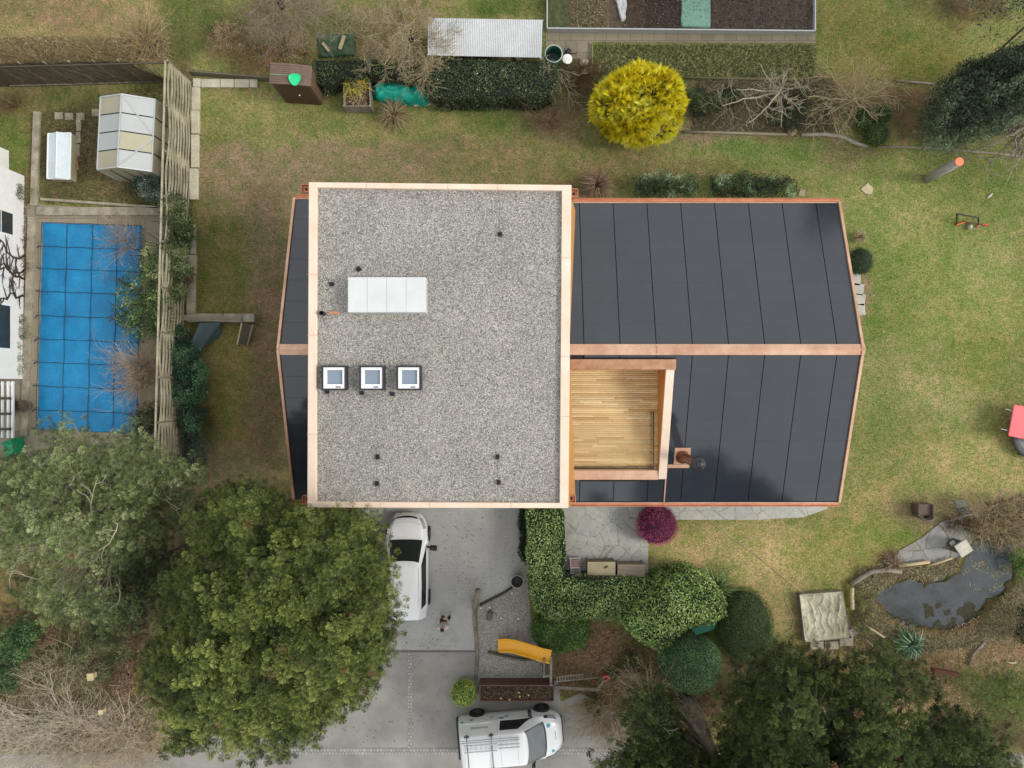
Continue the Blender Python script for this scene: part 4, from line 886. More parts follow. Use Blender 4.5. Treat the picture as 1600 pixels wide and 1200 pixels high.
# rain barrel, bucket, watering can
rb_ = empty("rain_barrel", P(868, 90), "open round dark green rain barrel at the end of the tin roof", "barrel")
c = P(865, 84, .95); r0 = .36
MB().lathe((c.x, c.y, 0), [(.30, 0), (.34, .4), (.345, .95), (.33, .95), (.325, .35)], 32).build("body", M("barrel_green", (34, 84, 70), .5), rb_, smooth=True)
MB().lathe((c.x, c.y, 0), [(.345, .94), (.375, .95), (.375, .97), (.345, .975), (.33, .965)], 32).build("rim", M("barrel_rim", (190, 200, 184), .5), rb_, smooth=True)
MB().lathe((c.x, c.y, .35), [(0, 0), (.325, 0)], 32).build("water", M("barrel_water", (84, 100, 100), .05, bmp=0), rb_)
c = P(886.5, 92, .55); bk = empty("bucket", (c.x, c.y, 0), "white round bucket with lid beside the green rain barrel", "bucket")
MB().lathe((c.x, c.y, 0), [(.15, 0), (.185, .52), (.2, .52)], 24).build("body", M_WHITE, bk, smooth=True); MB().lathe((c.x, c.y, .52), [(.2, -.02), (.205, .03), (.17, .04), (0, .035)], 24).build("lid", M_WHITE, bk)
wc = empty("watering_can", P(888, 82), "black watering can standing between the white bucket and garden slabs", "watering can")
c = P(888, 82, .15); MB().lathe((c.x, c.y, 0), [(.12, 0), (.12, .28), (.05, .3), (0, .3)], 16).build("body", M_BLK, wc, smooth=True); MB().tube([(c.x + .1, c.y - .02, .08), (c.x + .25, c.y - .12, .3), (c.x + .33, c.y - .16, .36)], [.02, .015, .03], 8).build("spout", M_BLK, wc); MB().tube([(c.x - .1, c.y, .1), (c.x - .16, c.y + .12, .25), (c.x - .05, c.y + .18, .38), (c.x + .02, c.y + .05, .3)], .012, 6).build("handle", M_BLK, wc)
tag(MB().beam(P(848, 90, 1.0), P(858, 86, .98), .03, .03).build("inlet_pipe", M("grey_pipe", (120, 116, 108))), "short grey inlet pipe from tin roof to green rain barrel", "pipe")
tag(MB().rbox(P(913, 97, .06), .36, .32, .12, .4).build("round_stone", M("sandy_stone", (186, 176, 148)), bevel=.08), "pale sandy stone between the rain barrel and the yellow conifer", "stone")
# stake with young tree
tag(MB().tube([P(853, 152, 0), P(858, 102, 1.9)], .035, 8).build("tree_stake", M_WOODG), "tall grey wooden stake leaning over the dark hedge", "stake")
tag(MB().beam(P(926, 66, .12), P(925.5, 101, .12), .05, .1).build("bed_edging_board", M("mossy_board", (128, 134, 70))), "short mossy board edging the leafy bed by the slab path", "edging board")
# vegetable bed
vb = empty("vegetable_bed", P(1064, 0), "large vegetable bed in a metal edging with bare soil and covered rows", "vegetable bed")
for a, b_ in ((P(855, 45, .3), P(1273, 49, .3)), (P(855, 45, .3), P(855, -70, .3)), (P(1273, 49, .3), P(1273, -70, .3))): MB().beam(a + Vector((0, 0, -.1)), b_ + Vector((0, 0, -.1)), .05, .34).build("metal_edging", M_ALU, vb)
for i, (x0, x1, c1) in enumerate([(857, 890, (92, 98, 60)), (890, 952, (128, 112, 82)), (952, 976, (108, 92, 76)), (976, 1008, (96, 80, 64)), (1008, 1066, (78, 62, 52)), (1066, 1112, (80, 68, 58)), (1112, 1177, (100, 84, 70)), (1177, 1272, (104, 90, 78))]):
    a, b_ = P(x0, 44, .2), P(x1, -70, .2); K = 24; X_, Y_ = np.meshgrid(np.linspace(a.x, b_.x, K), np.linspace(a.y, b_.y, K * 2)); xx, yy = X_.ravel(), Y_.ravel()
    zz = .14 + (fnoise(xx * 6, yy * 6) - .5) * .1; idx = np.arange(len(xx)).reshape(K * 2, K)
    npmesh("soil_row", np.stack([xx, yy, zz], 1), np.stack([idx[:-1, :-1], idx[:-1, 1:], idx[1:, 1:], idx[1:, :-1]], -1).reshape(-1, 4), M("bed_soil_%d" % i, c1, .95, var=.35, scale=5, fine=35, fvar=.35, bmp=.7), vb, smooth=True)
cloth("green_cover", [(1065, -70), (1111, -70), (1112, 44.5), (1064, 43)], .22, M("pale_green_mesh", (132, 176, 156), .7, var=.12), "pale green mesh cover laid over one row of the vegetable bed", "bed cover", .02, 3)
cloth("white_fleece", [(960, -10), (980, -12), (978, 30), (972, 33)], .24, M("fleece_grey", (206, 208, 208), .7, var=.08), "crumpled white fleece hanging over the soil rows of the bed", "fleece", .12, 4)
o = heap("seedlings", [(892, -20), (948, -20), (948, 42), (892, 42)], .2, 1500, [((150, 134, 100), 4), ((96, 104, 58), 3), ((184, 168, 130), 2)], .07, .1, vb); o['kind'] = 'stuff'
o = heap("clod", [(976, -20), (1270, -20), (1270, 44), (976, 44)], .17, 5000, [((92, 76, 64), 5), ((124, 106, 90), 3), ((160, 144, 122), 1), ((66, 52, 44), 3)], .045, .03, vb, asp=1.1); o['kind'] = 'stuff'

# ================================================================ EAST LAWN
wp = empty("wooden_post", P(1447, 281), "tall grey wooden post with bright orange painted top in the lawn", "post")
a = P(1448, 280, 0); b_ = P(1499, 252.5, 2.35); b2 = Vector((a.x + .1, a.y + .06, 2.35)); b2 = Vector(b_)
MB().tube([a - Vector((0, 0, .1)), lp(a, b2, .5) , b2], [.19, .175, .16], 14).build("shaft", M("silver_wood", (176, 170, 166), .85, var=.2, stretch=(1, 1, .2)), wp, smooth=True)
MB().lathe((b2.x, b2.y, b2.z), [(.165, -.06), (.175, 0), (.16, .015), (0, .016)], 20).build("painted_cap", M("orange_paint", (250, 150, 104), .6, var=.06), wp)
for poly, z, lb, mt in (([(1344, 296), (1355, 286), (1364, 294), (1362, 304), (1352, 303)], .05, "sandy square slab lying alone in the lawn north of the roof", M("sandy_slab", (204, 190, 150))), ([(1541, 309), (1547, 303), (1551, 301), (1549, 307), (1543, 310)], .05, "small white slab in the grass near the toy goal", M("whitish_slab", (206, 202, 190))), ([(1250, 296), (1258, 297), (1257, 309), (1246, 306)], .05, "flat beige stone beside the last evergreen shrub at the eaves", M("beige_stone", (164, 146, 116)))):
    mb = MB(); mb.prism(P2(poly), -.03, z); tag(mb.build("paving_slab", mt, bevel=.012), lb, "slab")
mb = MB()
ss = [(1334, 437, .3), (1339, 452, .32), (1341, 468, .33), (1341, 484, .3)]
for i_, (px, py, s) in enumerate(ss):
    tag(MB().rbox(P(px, py, .05), .55, .5, .1, random.uniform(-.2, .4)).build("stepping_stone", M("light_flag", (196, 192, 180)), bevel=.02), "pale stepping stone tucked under the east gable verge, %s counted from the ball shrub" % NTH[i_], "stepping stone", "stepping stones by the east gable")
gl_ = empty("toy_goal", P(1518, 345), "small black and orange toy football goal in the lawn", "goal")
g = [P(1495, 334, .6), P(1529, 340, .6), P(1495, 351, .02), P(1528, 354, .02), P(1543, 351, .35), P(1510, 346.5, .4)]
OR = M("orange_plastic", (222, 92, 48), .5)
MB().tube([g[0], g[1]], .03, 8).build("crossbar", M_BLK, gl_); MB().tube([g[0], g[2]], .03, 8).build("upright", M_BLK, gl_); MB().tube([g[1], lp(g[1], g[3], .8)], .03, 8).build("upright", M_BLK, gl_)
MB().tube([P(1508, 346.5, .1), P(1543, 351.5, .05)], .022, 8).build("ground_bar", M("grey_bar", (110, 100, 92)), gl_)
for a, b_ in (((1495, 346), (1495, 352)), ((1526, 354), (1530, 352)), ((1508, 346), (1515, 347.5)), ((1535, 350.5), (1544, 351.5)), ((1495, 351), (1508, 347))): MB().tube([P(*a, .06), P(*b_, .06)], .035, 8).build("corner_joint", OR, gl_)
bb = MB(); c = P(1515.5, 354.5, .11); bb.lathe(c, [(.11 * math.sin(math.pi * k / 10), -.11 * math.cos(math.pi * k / 10)) for k in range(11)], 18); tag(bb.build("football", M("football_white", (226, 226, 206), .5, var=.15, scale=20, other=(60, 60, 56)), smooth=True), "white football lying in front of the toy goal", "ball")
# red mat and trampoline at the right margin
rm = empty("red_play_mat", P(1600, 657), "red padded play mat on a metal frame at the lawn's right margin", "play mat")
q = [P(1584, 632, .8), P(1650, 642, .8), P(1640, 695, .8), P(1575, 681, .8)]
mb = MB(); mb.prism([tuple(Vector(p)[:2]) for p in q], .76, .82); mb.build("mat", M("coral_red", (238, 96, 104), .5, var=.1, scale=1), rm, bevel=.02)
for a, b_ in (((1571, 639), (1586, 643)), ((1564, 670), (1580, 674))): MB().tube([P(*a, .7), P(*b_, .74), P(b_[0] + 30, b_[1] + 6, .74)], .018, 8).build("frame_tube", M_ALU, rm)
for px, py in ((1590, 640), (1582, 676), (1640, 650), (1632, 688)): c = P(px, py, 0); MB().tube([c, (c.x, c.y, .76)], .02, 8).build("leg", M_ALU, rm)
tr = empty("trampoline", P(1617, 682), "round grey trampoline with dark padded rim partly under the red mat", "trampoline")
c = P(1618, 682, .4); MB().lathe((c.x, c.y, 0), [(0, .36), (.72, .37)], 40).build("jumping_mat", M("grey_mat", (138, 142, 148), .7), tr); MB().lathe((c.x, c.y, 0), [(.7, .38), (.74, .42), (.92, .42), (.96, .38), (.94, .34)], 40).build("rim_pad", M("dark_pad", (66, 68, 76), .6), tr, smooth=True)
for k in range(6): a = k * math.pi / 3; MB().tube([(c.x + .88 * math.cos(a), c.y + .88 * math.sin(a), .36), (c.x + .88 * math.cos(a), c.y + .88 * math.sin(a), 0)], .02, 8).build("leg", M_BLK, tr)
# basket chair and metal chair by the pond
wk = empty("basket_chair", P(1441, 800), "brown wicker basket chair on the lawn above the pond paving", "chair")
c = P(1442, 798, .3); M_WK = M("wicker", (112, 96, 84), .8, var=.3, scale=20, bmp=.5)
MB().rbox((c.x, c.y + .05, .38), .56, .5, .1).build("seat", M_WK, wk, bevel=.02)
bk_ = MB(); vs = []; K = 16
for i in range(K + 1):
    a = math.pi + math.pi * i / K; r = .3; x_, y_ = c.x + math.cos(a) * r, c.y - .1 + math.sin(a) * r * .8; hh = .55 + .25 * math.sin(math.pi * i / K)
    vs += [(x_, y_, .05), (x_ + math.cos(a) * .06, y_ + math.sin(a) * .06, hh), (x_ - math.cos(a) * .04, y_ - math.sin(a) * .04, hh), (x_ - math.cos(a) * .05, y_ - math.sin(a) * .05, .3)]
bk_.add(vs, [(i * 4 + k, i * 4 + (k + 1) % 4, i * 4 + 4 + (k + 1) % 4, i * 4 + 4 + k) for i in range(K) for k in range(4)]); bk_.build("backrest", M_WK, wk, smooth=False)
for s in (-1, 1): MB().box(c.x + s * .3 - .04, c.x + s * .3 + .04, c.y - .1, c.y + .3, .03, .56).build("armrest", M_WK, wk, bevel=.02)
mc = empty("metal_chair", P(1505, 795), "dark slatted metal garden chair standing by the pond shrubs", "chair")
M_MET = M("dark_green_metal", (84, 88, 80), .5, .3)
q = [P(1493, 783, .42), P(1508, 781, .42), P(1512, 793, .42), P(1495, 796, .42)]
for k in range(7): MB().beam(lp(q[0], q[3], k / 6), lp(q[1], q[2], k / 6), .045, .015).build("seat_slat", M_MET, mc)
for k in range(5): MB().beam(lp(P(1496, 797, .5), P(1506, 806, .85), k / 4), lp(P(1512, 794, .5), P(1520, 803, .85), k / 4), .04, .015).build("back_slat", M_MET, mc)
for s, (a, b_) in enumerate(((q[0], P(1506, 806, .85)), (q[1], P(1520, 803, .85)))): MB().tube([a, lp(q[3], q[2], s), b_], .014, 6).build("side_frame", M_MET, mc)
for p, dx in ((q[0], -.25), (q[1], .1), (q[2], .1), (q[3], -.1)): MB().tube([p, Vector((p.x + dx * .3, p.y, 0))], .012, 6).build("leg", M_MET, mc)
for a, b_ in (((1484, 779), (1494, 783)), ((1486, 797), (1494, 796))): MB().tube([P(*a, .55), P(*b_, .5)], .012, 6).build("armrest", M_MET, mc)
# stone lantern box by the pond
sb = empty("stone_lantern", P(1500, 850), "grey stone lantern box with a pale square lid at the pond's edge", "stone lantern")
c = P(1506, 857, .8); MB().rbox((c.x, c.y, .36), .4, .4, .72, R(33)).build("body", M("dark_stone", (92, 90, 84), .9), sb, bevel=.02)
MB().rbox((c.x, c.y, .77), .56, .56, .08, R(33)).build("lid", M("pale_slab_lid", (208, 202, 184), .8), sb, bevel=.012)
MB().rbox((c.x - .28, c.y + .16, .5), .2, .16, .05, R(33)).build("shelf", M("steel_light", (190, 192, 192), .4), sb)
# pond edge logs, brush pile
def log(pts_, r, h, label, cat="log", name="log", mat=None, group=None): return tag(MB().tube([P(x, y, h_) for (x, y), h_ in zip(pts_, h if isinstance(h, list) else [h] * len(pts_))], r, 8).build(name, mat or M_WOODG, smooth=True), label, cat, group)
log([(1328, 914), (1345, 903), (1362, 893), (1385, 891), (1408, 893)], .10, .16, "long curved weathered log edging the pond bank", "log")
log([(1331, 918), (1331, 934), (1332, 952)], .09, .2, "short upright edging log running down beside the sandbox corner", "log", mat=M_WOODP)
log([(1404, 884), (1430, 881), (1452, 878)], .07, .2, "straight thin log along the lower edge of the pond paving", "log", mat=M_WOODP)
log([(1450, 884), (1468, 879), (1488, 872)], .04, .2, "thin pale branch lying past the end of the pond paving log", "branch", mat=M_WOODP)
log([(1350, 976), (1365, 985), (1382, 996)], .05, .12, "pale straight stick pointing at the yucca plant", "branch", mat=M_WOODP)
log([(1514, 1040), (1520, 1022), (1538, 1004)], .06, .1, "dark bent branch lying on the sandy path below the pond", "branch")
log([(1572, 1033), (1580, 1036), (1588, 1035)], .04, .08, "short white stick at the right end of the sandy path", "branch", mat=M_WOODP)
sp_ = MB()
for k in range(130):
    a = random.uniform(0, 6.28); rr = random.uniform(0, .42); c = P(1394, 878, .1); L_ = random.uniform(.2, .5); an = random.uniform(0, 6.28); x0, y0, z0 = c.x + rr * math.cos(a), c.y + rr * math.sin(a), .05 + random.random() * .3 * (1 - rr * 1.5)
    sp_.tube([(x0, y0, z0), (x0 + L_ * math.cos(an), y0 + L_ * math.sin(an), z0 + random.uniform(-.05, .15))], .011, 4)
tag(sp_.build("stick_pile", M("dry_sticks", (170, 146, 120), .9, var=.4, scale=8)), "small pile of dry brown sticks at the tip of the pond paving", "stick pile")
o = MB().beam(P(1457, 1047, .35), P(1498, 1054, .35), .16, .3).build("rusty_planter_board", M("rust_red", (126, 76, 58), .8)); tag(o, "rust red board edging a bed among the dark pines", "board")
# sandbox with tarpaulin
sx = empty("sandbox", P(1288, 966), "square timber sandbox covered by a creased dirty white tarpaulin", "sandbox")
q = [(1250, 930), (1315, 925), (1326, 995), (1259, 1002)]
cs = [Vector(P(x, y, .25)) for x, y in q]
for i in range(4): MB().beam(cs[i] - Vector((0, 0, .12)), cs[(i + 1) % 4] - Vector((0, 0, .12)), .1, .26).build("side_board", M_WOODG, sx)
cc = [np.array(c) for c in [Vector(P(x, y, .3)) for x, y in q]]; K = 70; U, V2 = np.meshgrid(np.linspace(-.01, 1.01, K), np.linspace(-.01, 1.01, K)); u, v = U.ravel(), V2.ravel()
p = cc[0] * ((1 - u) * (1 - v))[:, None] + cc[1] * (u * (1 - v))[:, None] + cc[2] * (u * v)[:, None] + cc[3] * ((1 - u) * v)[:, None]
ed = np.clip(np.minimum(np.minimum(u, 1 - u), np.minimum(v, 1 - v)) * 5, 0, 1)
an = np.arctan2(v - .45, u - .5); rr = np.hypot(v - .45, u - .5)
wv = fnoise(u * 3 + 4, v * 3, 3)
p[:, 2] += -.15 * ed ** .7 + (.045 * (1 - np.abs(np.sin((u * 4 + v * (u - .4) * 3 + wv * 2.2) * 3.1))) ** 2.5 + .035 * (1 - np.abs(np.sin((v * 1.2 + u * 2.4 + wv * 2) * 2.7))) ** 4) * np.clip(ed * 2, 0, 1) + (fnoise(u * 5, v * 5) - .5) * .06
idx = np.arange(K * K).reshape(K, K); npmesh("tarpaulin", p, np.stack([idx[:-1, :-1], idx[1:, :-1], idx[1:, 1:], idx[:-1, 1:]], -1).reshape(-1, 4), M("dirty_tarp", (196, 192, 166), .55, var=.3, scale=2.2, fine=10, other=(140, 138, 108), fvar=.1), sx, smooth=True)
for i_, (px, py, rz_) in enumerate(((1276, 1008, 0), (1299, 1008, .03), (1322, 1003, .05), (1336, 985, .6))): tag(MB().rbox(P(px, py, .04), .58, .34, .08, rz_).build("paving_slab", M_CONC, bevel=.015), "grey concrete slab below the covered sandbox, %s from the lawn side" % NTH[i_], "slab", "slabs below the sandbox")
tag(MB().tube([P(1078, 786, .03), P(1128, 830, .04), P(1180, 866, .03), P(1252, 924, .12), P(1300, 955, .36), P(1321, 962, .36)], .012, 5).build("rope", M("pale_rope", (200, 190, 150))), "long pale rope across the dry lawn to the sandbox", "rope")
tag(MB().tube([P(1226, 990, .03), P(1238, 982, .03), P(1241, 965, .03), P(1228, 940, .03), P(1228, 930, .03), P(1238, 926, .03), P(1244, 940, .03), P(1246, 955, .03), P(1262, 978, .33), P(1275, 992, .33), P(1286, 999, .3)], .012, 5).build("hose", M("pale_hose", (186, 184, 146))), "thin curling hose on the grass left of the sandbox", "hose")
# patio chair and two wooden tables
for i, (x0, y0, x1, y1, lb, mt) in enumerate(((918, 878, 961.5, 908, "pale plain wooden storage table beside the striped chair", M("pale_board", (206, 194, 160), .8, var=.12, scale=2, stretch=(1, 4, 1), other=(182, 166, 130))), (965, 882, 1008, 909, "weathered grey streaky wooden storage table nearest the purple shrub side", M("streaky_board", (176, 164, 146), .85, var=.3, scale=1.5, stretch=(.6, 9, 1), other=(138, 122, 106))))):
    a, b_ = P(x0, y1, .75), P(x1, y0, .75); tb = empty("wooden_table", ((a.x + b_.x) / 2, (a.y + b_.y) / 2, 0), lb, "table")
    for k in range(5): yy0 = a.y + (b_.y - a.y) * k / 5; MB().box(a.x, b_.x, yy0 + .002, yy0 + (b_.y - a.y) / 5 - .002, .7, .75 + .001 * (k % 2)).build("top_board", mt, tb)
    MB().box(a.x + .03, b_.x - .03, a.y + .03, b_.y - .03, .08, .695).build("box", M("table_side", (150, 134, 110), .85), tb)
    for sx_, sy_ in ((0, 0), (1, 0), (0, 1), (1, 1)): X0 = a.x if sx_ == 0 else b_.x - .08; Y0 = a.y if sy_ == 0 else b_.y - .08; MB().box(X0, X0 + .08, Y0, Y0 + .08, 0, .69).build("leg", M_WOODG, tb)
    if i == 0: tag(MB().rbox(P(947, 886, .77), .16, .07, .03, .5).build("metal_latch", M("latch_dark", (96, 92, 78))), "small dark metal latch lying on the pale table", "latch")
dc = empty("striped_deck_chair", P(898, 890), "folding garden chair with red and white striped seat and wire back", "chair")
for k in range(9):
    a, b_ = P(890.5 + k * .1, 873 + k * 1.7, .45), P(904 + k * .2, 872.5 + k * 1.7, .45); MB().beam(a, b_, .06, .012).build("seat_strap", M("strap_red", (208, 132, 122)) if k % 2 else M("strap_white", (224, 208, 200)), dc)
for k in range(8): 
    y_ = 888 + k * 2.6; h_ = .5 + k * .05; MB().tube([P(891.5, y_, h_), P(898, y_ + 1.2, h_ - .03), P(905.5, y_ - .6, h_)], .012, 5).build("back_wire", M_ALU, dc)
for x_ in (890.5, 905.5): MB().tube([P(x_, 871, .45), P(x_ + 1, 888, .45), P(x_, 907, .9)], .014, 6).build("side_frame", M_ALU, dc)
for x_, y_ in ((891, 873), (905, 873), (892, 890), (905, 890)): c = P(x_, y_, .45); MB().tube([c, (c.x, c.y, .03)], .012, 6).build("leg", M_ALU, dc)

# ================================================================ PLAY AREA
M_YEL = M("yellow_slide_plastic", (255, 190, 40), .35, var=.06, scale=1.5, other=(248, 172, 28), bmp=.03)
sl_ = empty("slide", P(830, 1020), "yellow plastic slide running down from the play frame onto gravel", "slide")
path = [(779, 1008, .22), (790, 1007, .24), (803, 1008.5, .34), (818, 1013, .55), (835, 1018, .8), (848, 1022.5, 1.05), (861, 1025, 1.12)]
vs = []; W_ = .24; prof = [(-W_ - .05, .11), (-W_ - .04, .13), (-W_, .12), (-W_ + .03, .02), (-W_ + .08, 0), (W_ - .08, 0), (W_ - .03, .02), (W_, .12), (W_ + .04, .13), (W_ + .05, .11)]
pp = [Vector(P(x, y, h)) for x, y, h in path]; pp2 = []
for i in range(len(pp) - 1):
    for k in range(5): pp2.append(pp[i].lerp(pp[i + 1], k / 5))
pp2.append(pp[-1]); 
for _ in range(2): pp2 = [pp2[0]] + [(pp2[i - 1] + pp2[i] * 2 + pp2[i + 1]) / 4 for i in range(1, len(pp2) - 1)] + [pp2[-1]]
for i, p in enumerate(pp2):
    d = (pp2[min(i + 1, len(pp2) - 1)] - pp2[max(i - 1, 0)]); d.z = 0; d.normalize(); s = Vector((-d.y, d.x, 0))
    vs += [p + s * a_ + Vector((0, 0, b2_)) for a_, b2_ in prof]
n_ = len(prof); mb = MB(); mb.add(vs, [(i * n_ + k, i * n_ + k + 1, (i + 1) * n_ + k + 1, (i + 1) * n_ + k) for i in range(len(pp2) - 1) for k in range(n_ - 1)]); mb.build("chute", M_YEL, sl_, smooth=True)
MB().beam(P(779, 999.5, .1), P(779, 1016.5, .1), .05, .16).build("foot", M_YEL, sl_)
pf = empty("play_frame", P(855, 1045), "small weathered wooden play platform at the top of the yellow slide", "play frame")
q = [P(850, 1028, 1.05), P(861, 1028, 1.05), P(861, 1066, .9), P(850, 1056, .9)]
for px, py in ((850, 1030), (861, 1028), (861, 1068), (850, 1055)): c = P(px, py, 1.1); MB().box(c.x - .045, c.x + .045, c.y - .045, c.y + .045, 0, 1.25).build("post", M_WOODG, pf)
MB().beam(P(861, 1026, 1.3), P(861, 1069, 1.15), .09, .05).build("rail", M_WOODG, pf); MB().beam(P(850, 1030, 1.2), P(850, 1056, 1.2), .05, .05).build("rail", M_WOODG, pf); MB().beam(P(850, 1056, 1.2), P(861, 1056, 1.2), .05, .05).build("rail", M_WOODG, pf)
c0, c1 = P(850, 1056, 1.0), P(861, 1031, 1.0); MB().box(c0.x, c1.x, c0.y, c1.y, .96, 1.0).build("platform", M("dark_boards", (92, 84, 78)), pf)
# rope ladder bridge
rbz = empty("rung_ladder", P(905, 1058), "low wooden rung ladder bridge leading from the play frame to the red bucket", "ladder")
for (a, b_) in ((P(868, 1058, .6), P(912, 1053, .2)), (P(868, 1065, .6), P(940, 1058, .15))): MB().tube([a, b_], .03, 6).build("side_rail", M_WOODG, rbz)
for k in range(10): MB().beam(P(870 + k * 4.2, 1057.6 - k * .45, .6 - k * .04), P(871 + k * 4.4, 1064.6 - k * .4, .6 - k * .04), .045, .04).build("rung", M_WOODG, rbz)
tag(MB().beam(P(866, 1073, .4), P(935, 1078, .3), .13, .1).build("climbing_beam", M_WOODG), "grey balance beam lying below the rung ladder", "beam")
tag(MB().beam(P(934, 1078, .25), P(944, 1062, .45), .1, .06).build("short_plank", M_WOODG), "short grey plank leaning between the balance beam and red bucket", "plank")
rbk = empty("red_bucket", P(947, 1060), "small bright red bucket beside the bare weeping shrub", "bucket")
c = P(947, 1059.5, .3); MB().lathe((c.x, c.y, 0), [(.1, .02), (.15, .32), (.165, .33), (.16, .35), (.13, .33), (.1, .06), (0, .05)], 20).build("body", M("bright_red_plastic", (226, 52, 52), .4), rbk, smooth=True); MB().tube([(c.x - .15, c.y, .34), (c.x, c.y + .12, .38), (c.x + .15, c.y, .34)], .01, 5).build("handle", M_WHITE, rbk)
# raised planter
rp = empty("raised_planter", P(808, 1083), "long brown raised planter with soil and yellow flowers behind the white van", "planter")
hh = .72; a, b_ = P(749, 1096.5, hh), P(866, 1070.5, hh); M_PL = M("brown_planter", (104, 74, 62), .7, var=.15, scale=1)
for q in ((a.x, b_.x, b_.y - .05, b_.y), (a.x, b_.x, a.y, a.y + .05), (a.x, a.x + .05, a.y + .05, b_.y - .05), (b_.x - .05, b_.x, a.y + .05, b_.y - .05)): MB().box(*q, 0, hh).build("side_panel", M_PL, rp)
MB().box(a.x + .05, b_.x - .05, a.y + .05, b_.y - .05, 0, hh - .1).build("soil", M("planter_soil", (84, 68, 54), .95, var=.4, scale=3, fvar=.4), rp)
o = heap("planting", [(752, 1072), (862, 1073), (862, 1094), (752, 1094)], hh - .1, 3800, [((120, 98, 78), 5), ((98, 98, 64), 3), ((150, 132, 106), 2), ((124, 78, 66), 1), ((70, 58, 48), 3)], .07, .06, rp); o['kind'] = 'stuff'
for px, py in ((783, 1091), (796, 1093), (812, 1088), (811, 1082), (826, 1086)):
    c = P(px, py, hh); mb = MB()
    for k in range(7): an = k * .9; mb.beam(c, c + Vector((.045 * math.cos(an), .045 * math.sin(an), .03)), .014, .01)
    mb.build("flower", M("pale_yellow_petals", (216, 206, 110)), rp)
# logs around the gravel
log([(747, 922), (744, 938), (741, 950)], .12, [.9, .5, .15], "tall squared timber stump leaning at the corner of the gravel", "stump")
log([(743, 944), (741, 965), (743, 985), (745, 1005), (746, 1030), (744, 1060)], .07, .06, "wavy timber edging between driveway and gravel play area", "edging log")
log([(750, 946), (766, 938), (785, 928), (800, 918)], .05, .08, "thin dark timber edging running toward the round pot", "edging log", mat=M("dark_edging", (84, 78, 66)))
log([(762, 1019), (790, 1026), (818, 1031), (840, 1030), (850, 1034)], .055, .1, "mossy curved log on the gravel below the yellow slide", "log", mat=M("mossy_log", (104, 96, 66)))
pt = empty("round_pot", P(809, 908), "round dark pot with pale rim standing at the driveway edge by the hedge", "pot")
c = P(808, 909, .4); MB().lathe((c.x, c.y, 0), [(.18, 0), (.27, .4), (.25, .4), (.2, .15), (0, .14)], 24).build("body", M("pot_dark", (70, 66, 62), .6), pt, smooth=True); MB().lathe((c.x, c.y, .4), [(.25, 0), (.285, .01), (.28, .03), (.25, .02)], 24).build("rim", M("pot_rim", (176, 174, 168), .5), pt, smooth=True)
tag(MB().rbox(P(765, 962, .1), .24, .42, .2, -.2).build("boulder", M("grey_boulder", (120, 116, 106), var=.3), bevel=.08), "small dark grey boulder on the gravel play area", "stone")
for (px, py), w_ in (((751, 950), 'beside the tall stump'), ((800, 927), 'nearest the round dark pot'), ((765, 949), 'just above the dark boulder'), ((783, 966), 'right of the dark boulder'), ((810, 967), 'nearest the grassy round shrub')): tag(MB().rbox(P(px, py, .03), .07, .06, .05, px).build("white_pebble", M_WHITE, bevel=.01), "white pebble on the play gravel, " + w_, "pebble", "white pebbles on the gravel")
tag(cloth("tin_lean_to_roof", [(1078, 982), (1122, 972), (1118, 984), (1086, 994)], 1.1, M("emerald_tin", (24, 104, 84), .5), "", "", .0, 1), "emerald green corrugated sheet roof peeking out under the hedge", "shed roof")
# wall edging of the north-east bed, slope edge stones
log([(1068, 206), (1120, 207), (1180, 209), (1240, 210)], .06, .04, "straight stone edging between shrub bed and north lawn", "edging", "edging", M("edge_stone", (156, 146, 122)))
log([(1252, 211), (1290, 210), (1318, 214), (1338, 224), (1356, 228)], .08, .04, "curved pale stone edging around the clipped balls", "edging", "edging", M("edge_stone2", (176, 168, 150)))
log([(1060, 121), (1150, 123), (1250, 124)], .05, .05, "mossy timber edging between the leafy bed and shrubs", "edging", "edging", M("edge_moss", (110, 108, 66)))
tag(MB().rbox(P(1238, 205, .12), .38, .34, .24, .5).build("boulder", M("pink_boulder", (184, 158, 132), var=.2), bevel=.09), "pinkish boulder at the end of the shrub bed edging", "stone")
log([(1400, 126), (1460, 131)], .04, .05, "thin timber edging crossing the bare brown earth", "edging", "edging", M_WOODG)
log([(1370, 229), (1450, 231), (1560, 240), (1610, 246)], .05, .04, "low edging line under the dark conifer and old tree", "edging", "edging", M("edge_stone", (156, 146, 122)))
# west: parasol/green sheet, pots
cloth("green_sheet", [(2, 690), (20, 684), (24, 712), (10, 716)], .7, M("emerald_cloth", (20, 160, 104), .5), "crumpled emerald green plastic sheet beside the pergola", "plastic sheet", .25, 3)
pt2 = empty("plant_pot", P(37, 632), "large round brown pot with a bare grey bush by the pool", "pot"); c = P(37, 634, .35)
MB().lathe((c.x, c.y, 0), [(.16, 0), (.25, .35), (.23, .36), (.2, .3), (0, .29)], 22).build("body", M("brown_pot", (110, 98, 84), .8), pt2, smooth=True)
# small bird houses / labels in the lower left shrubs
for px, py, s, lb in ((141, 1058, .26, "larger white square nesting box in the bare lower shrubs"), (157, 1113, .17, "smaller pale square nesting box in the bare lower shrubs")):
    nbx = empty("nest_box", P(px, py, 1.5), lb, "nest box"); c = P(px, py, 1.5)
    MB().rbox((c.x, c.y, c.z - .15), s * .8, s * .8, .25, .1).build("body", M_WOODP, nbx); MB().rbox((c.x, c.y, c.z), s, s * 1.1, .03, .1).build("roof", M("nest_roof", (216, 200, 150)), nbx)
    MB().tube([(c.x, c.y, 0), (c.x, c.y, c.z - .2)], .02, 6).build("pole", M_WOODG, nbx)
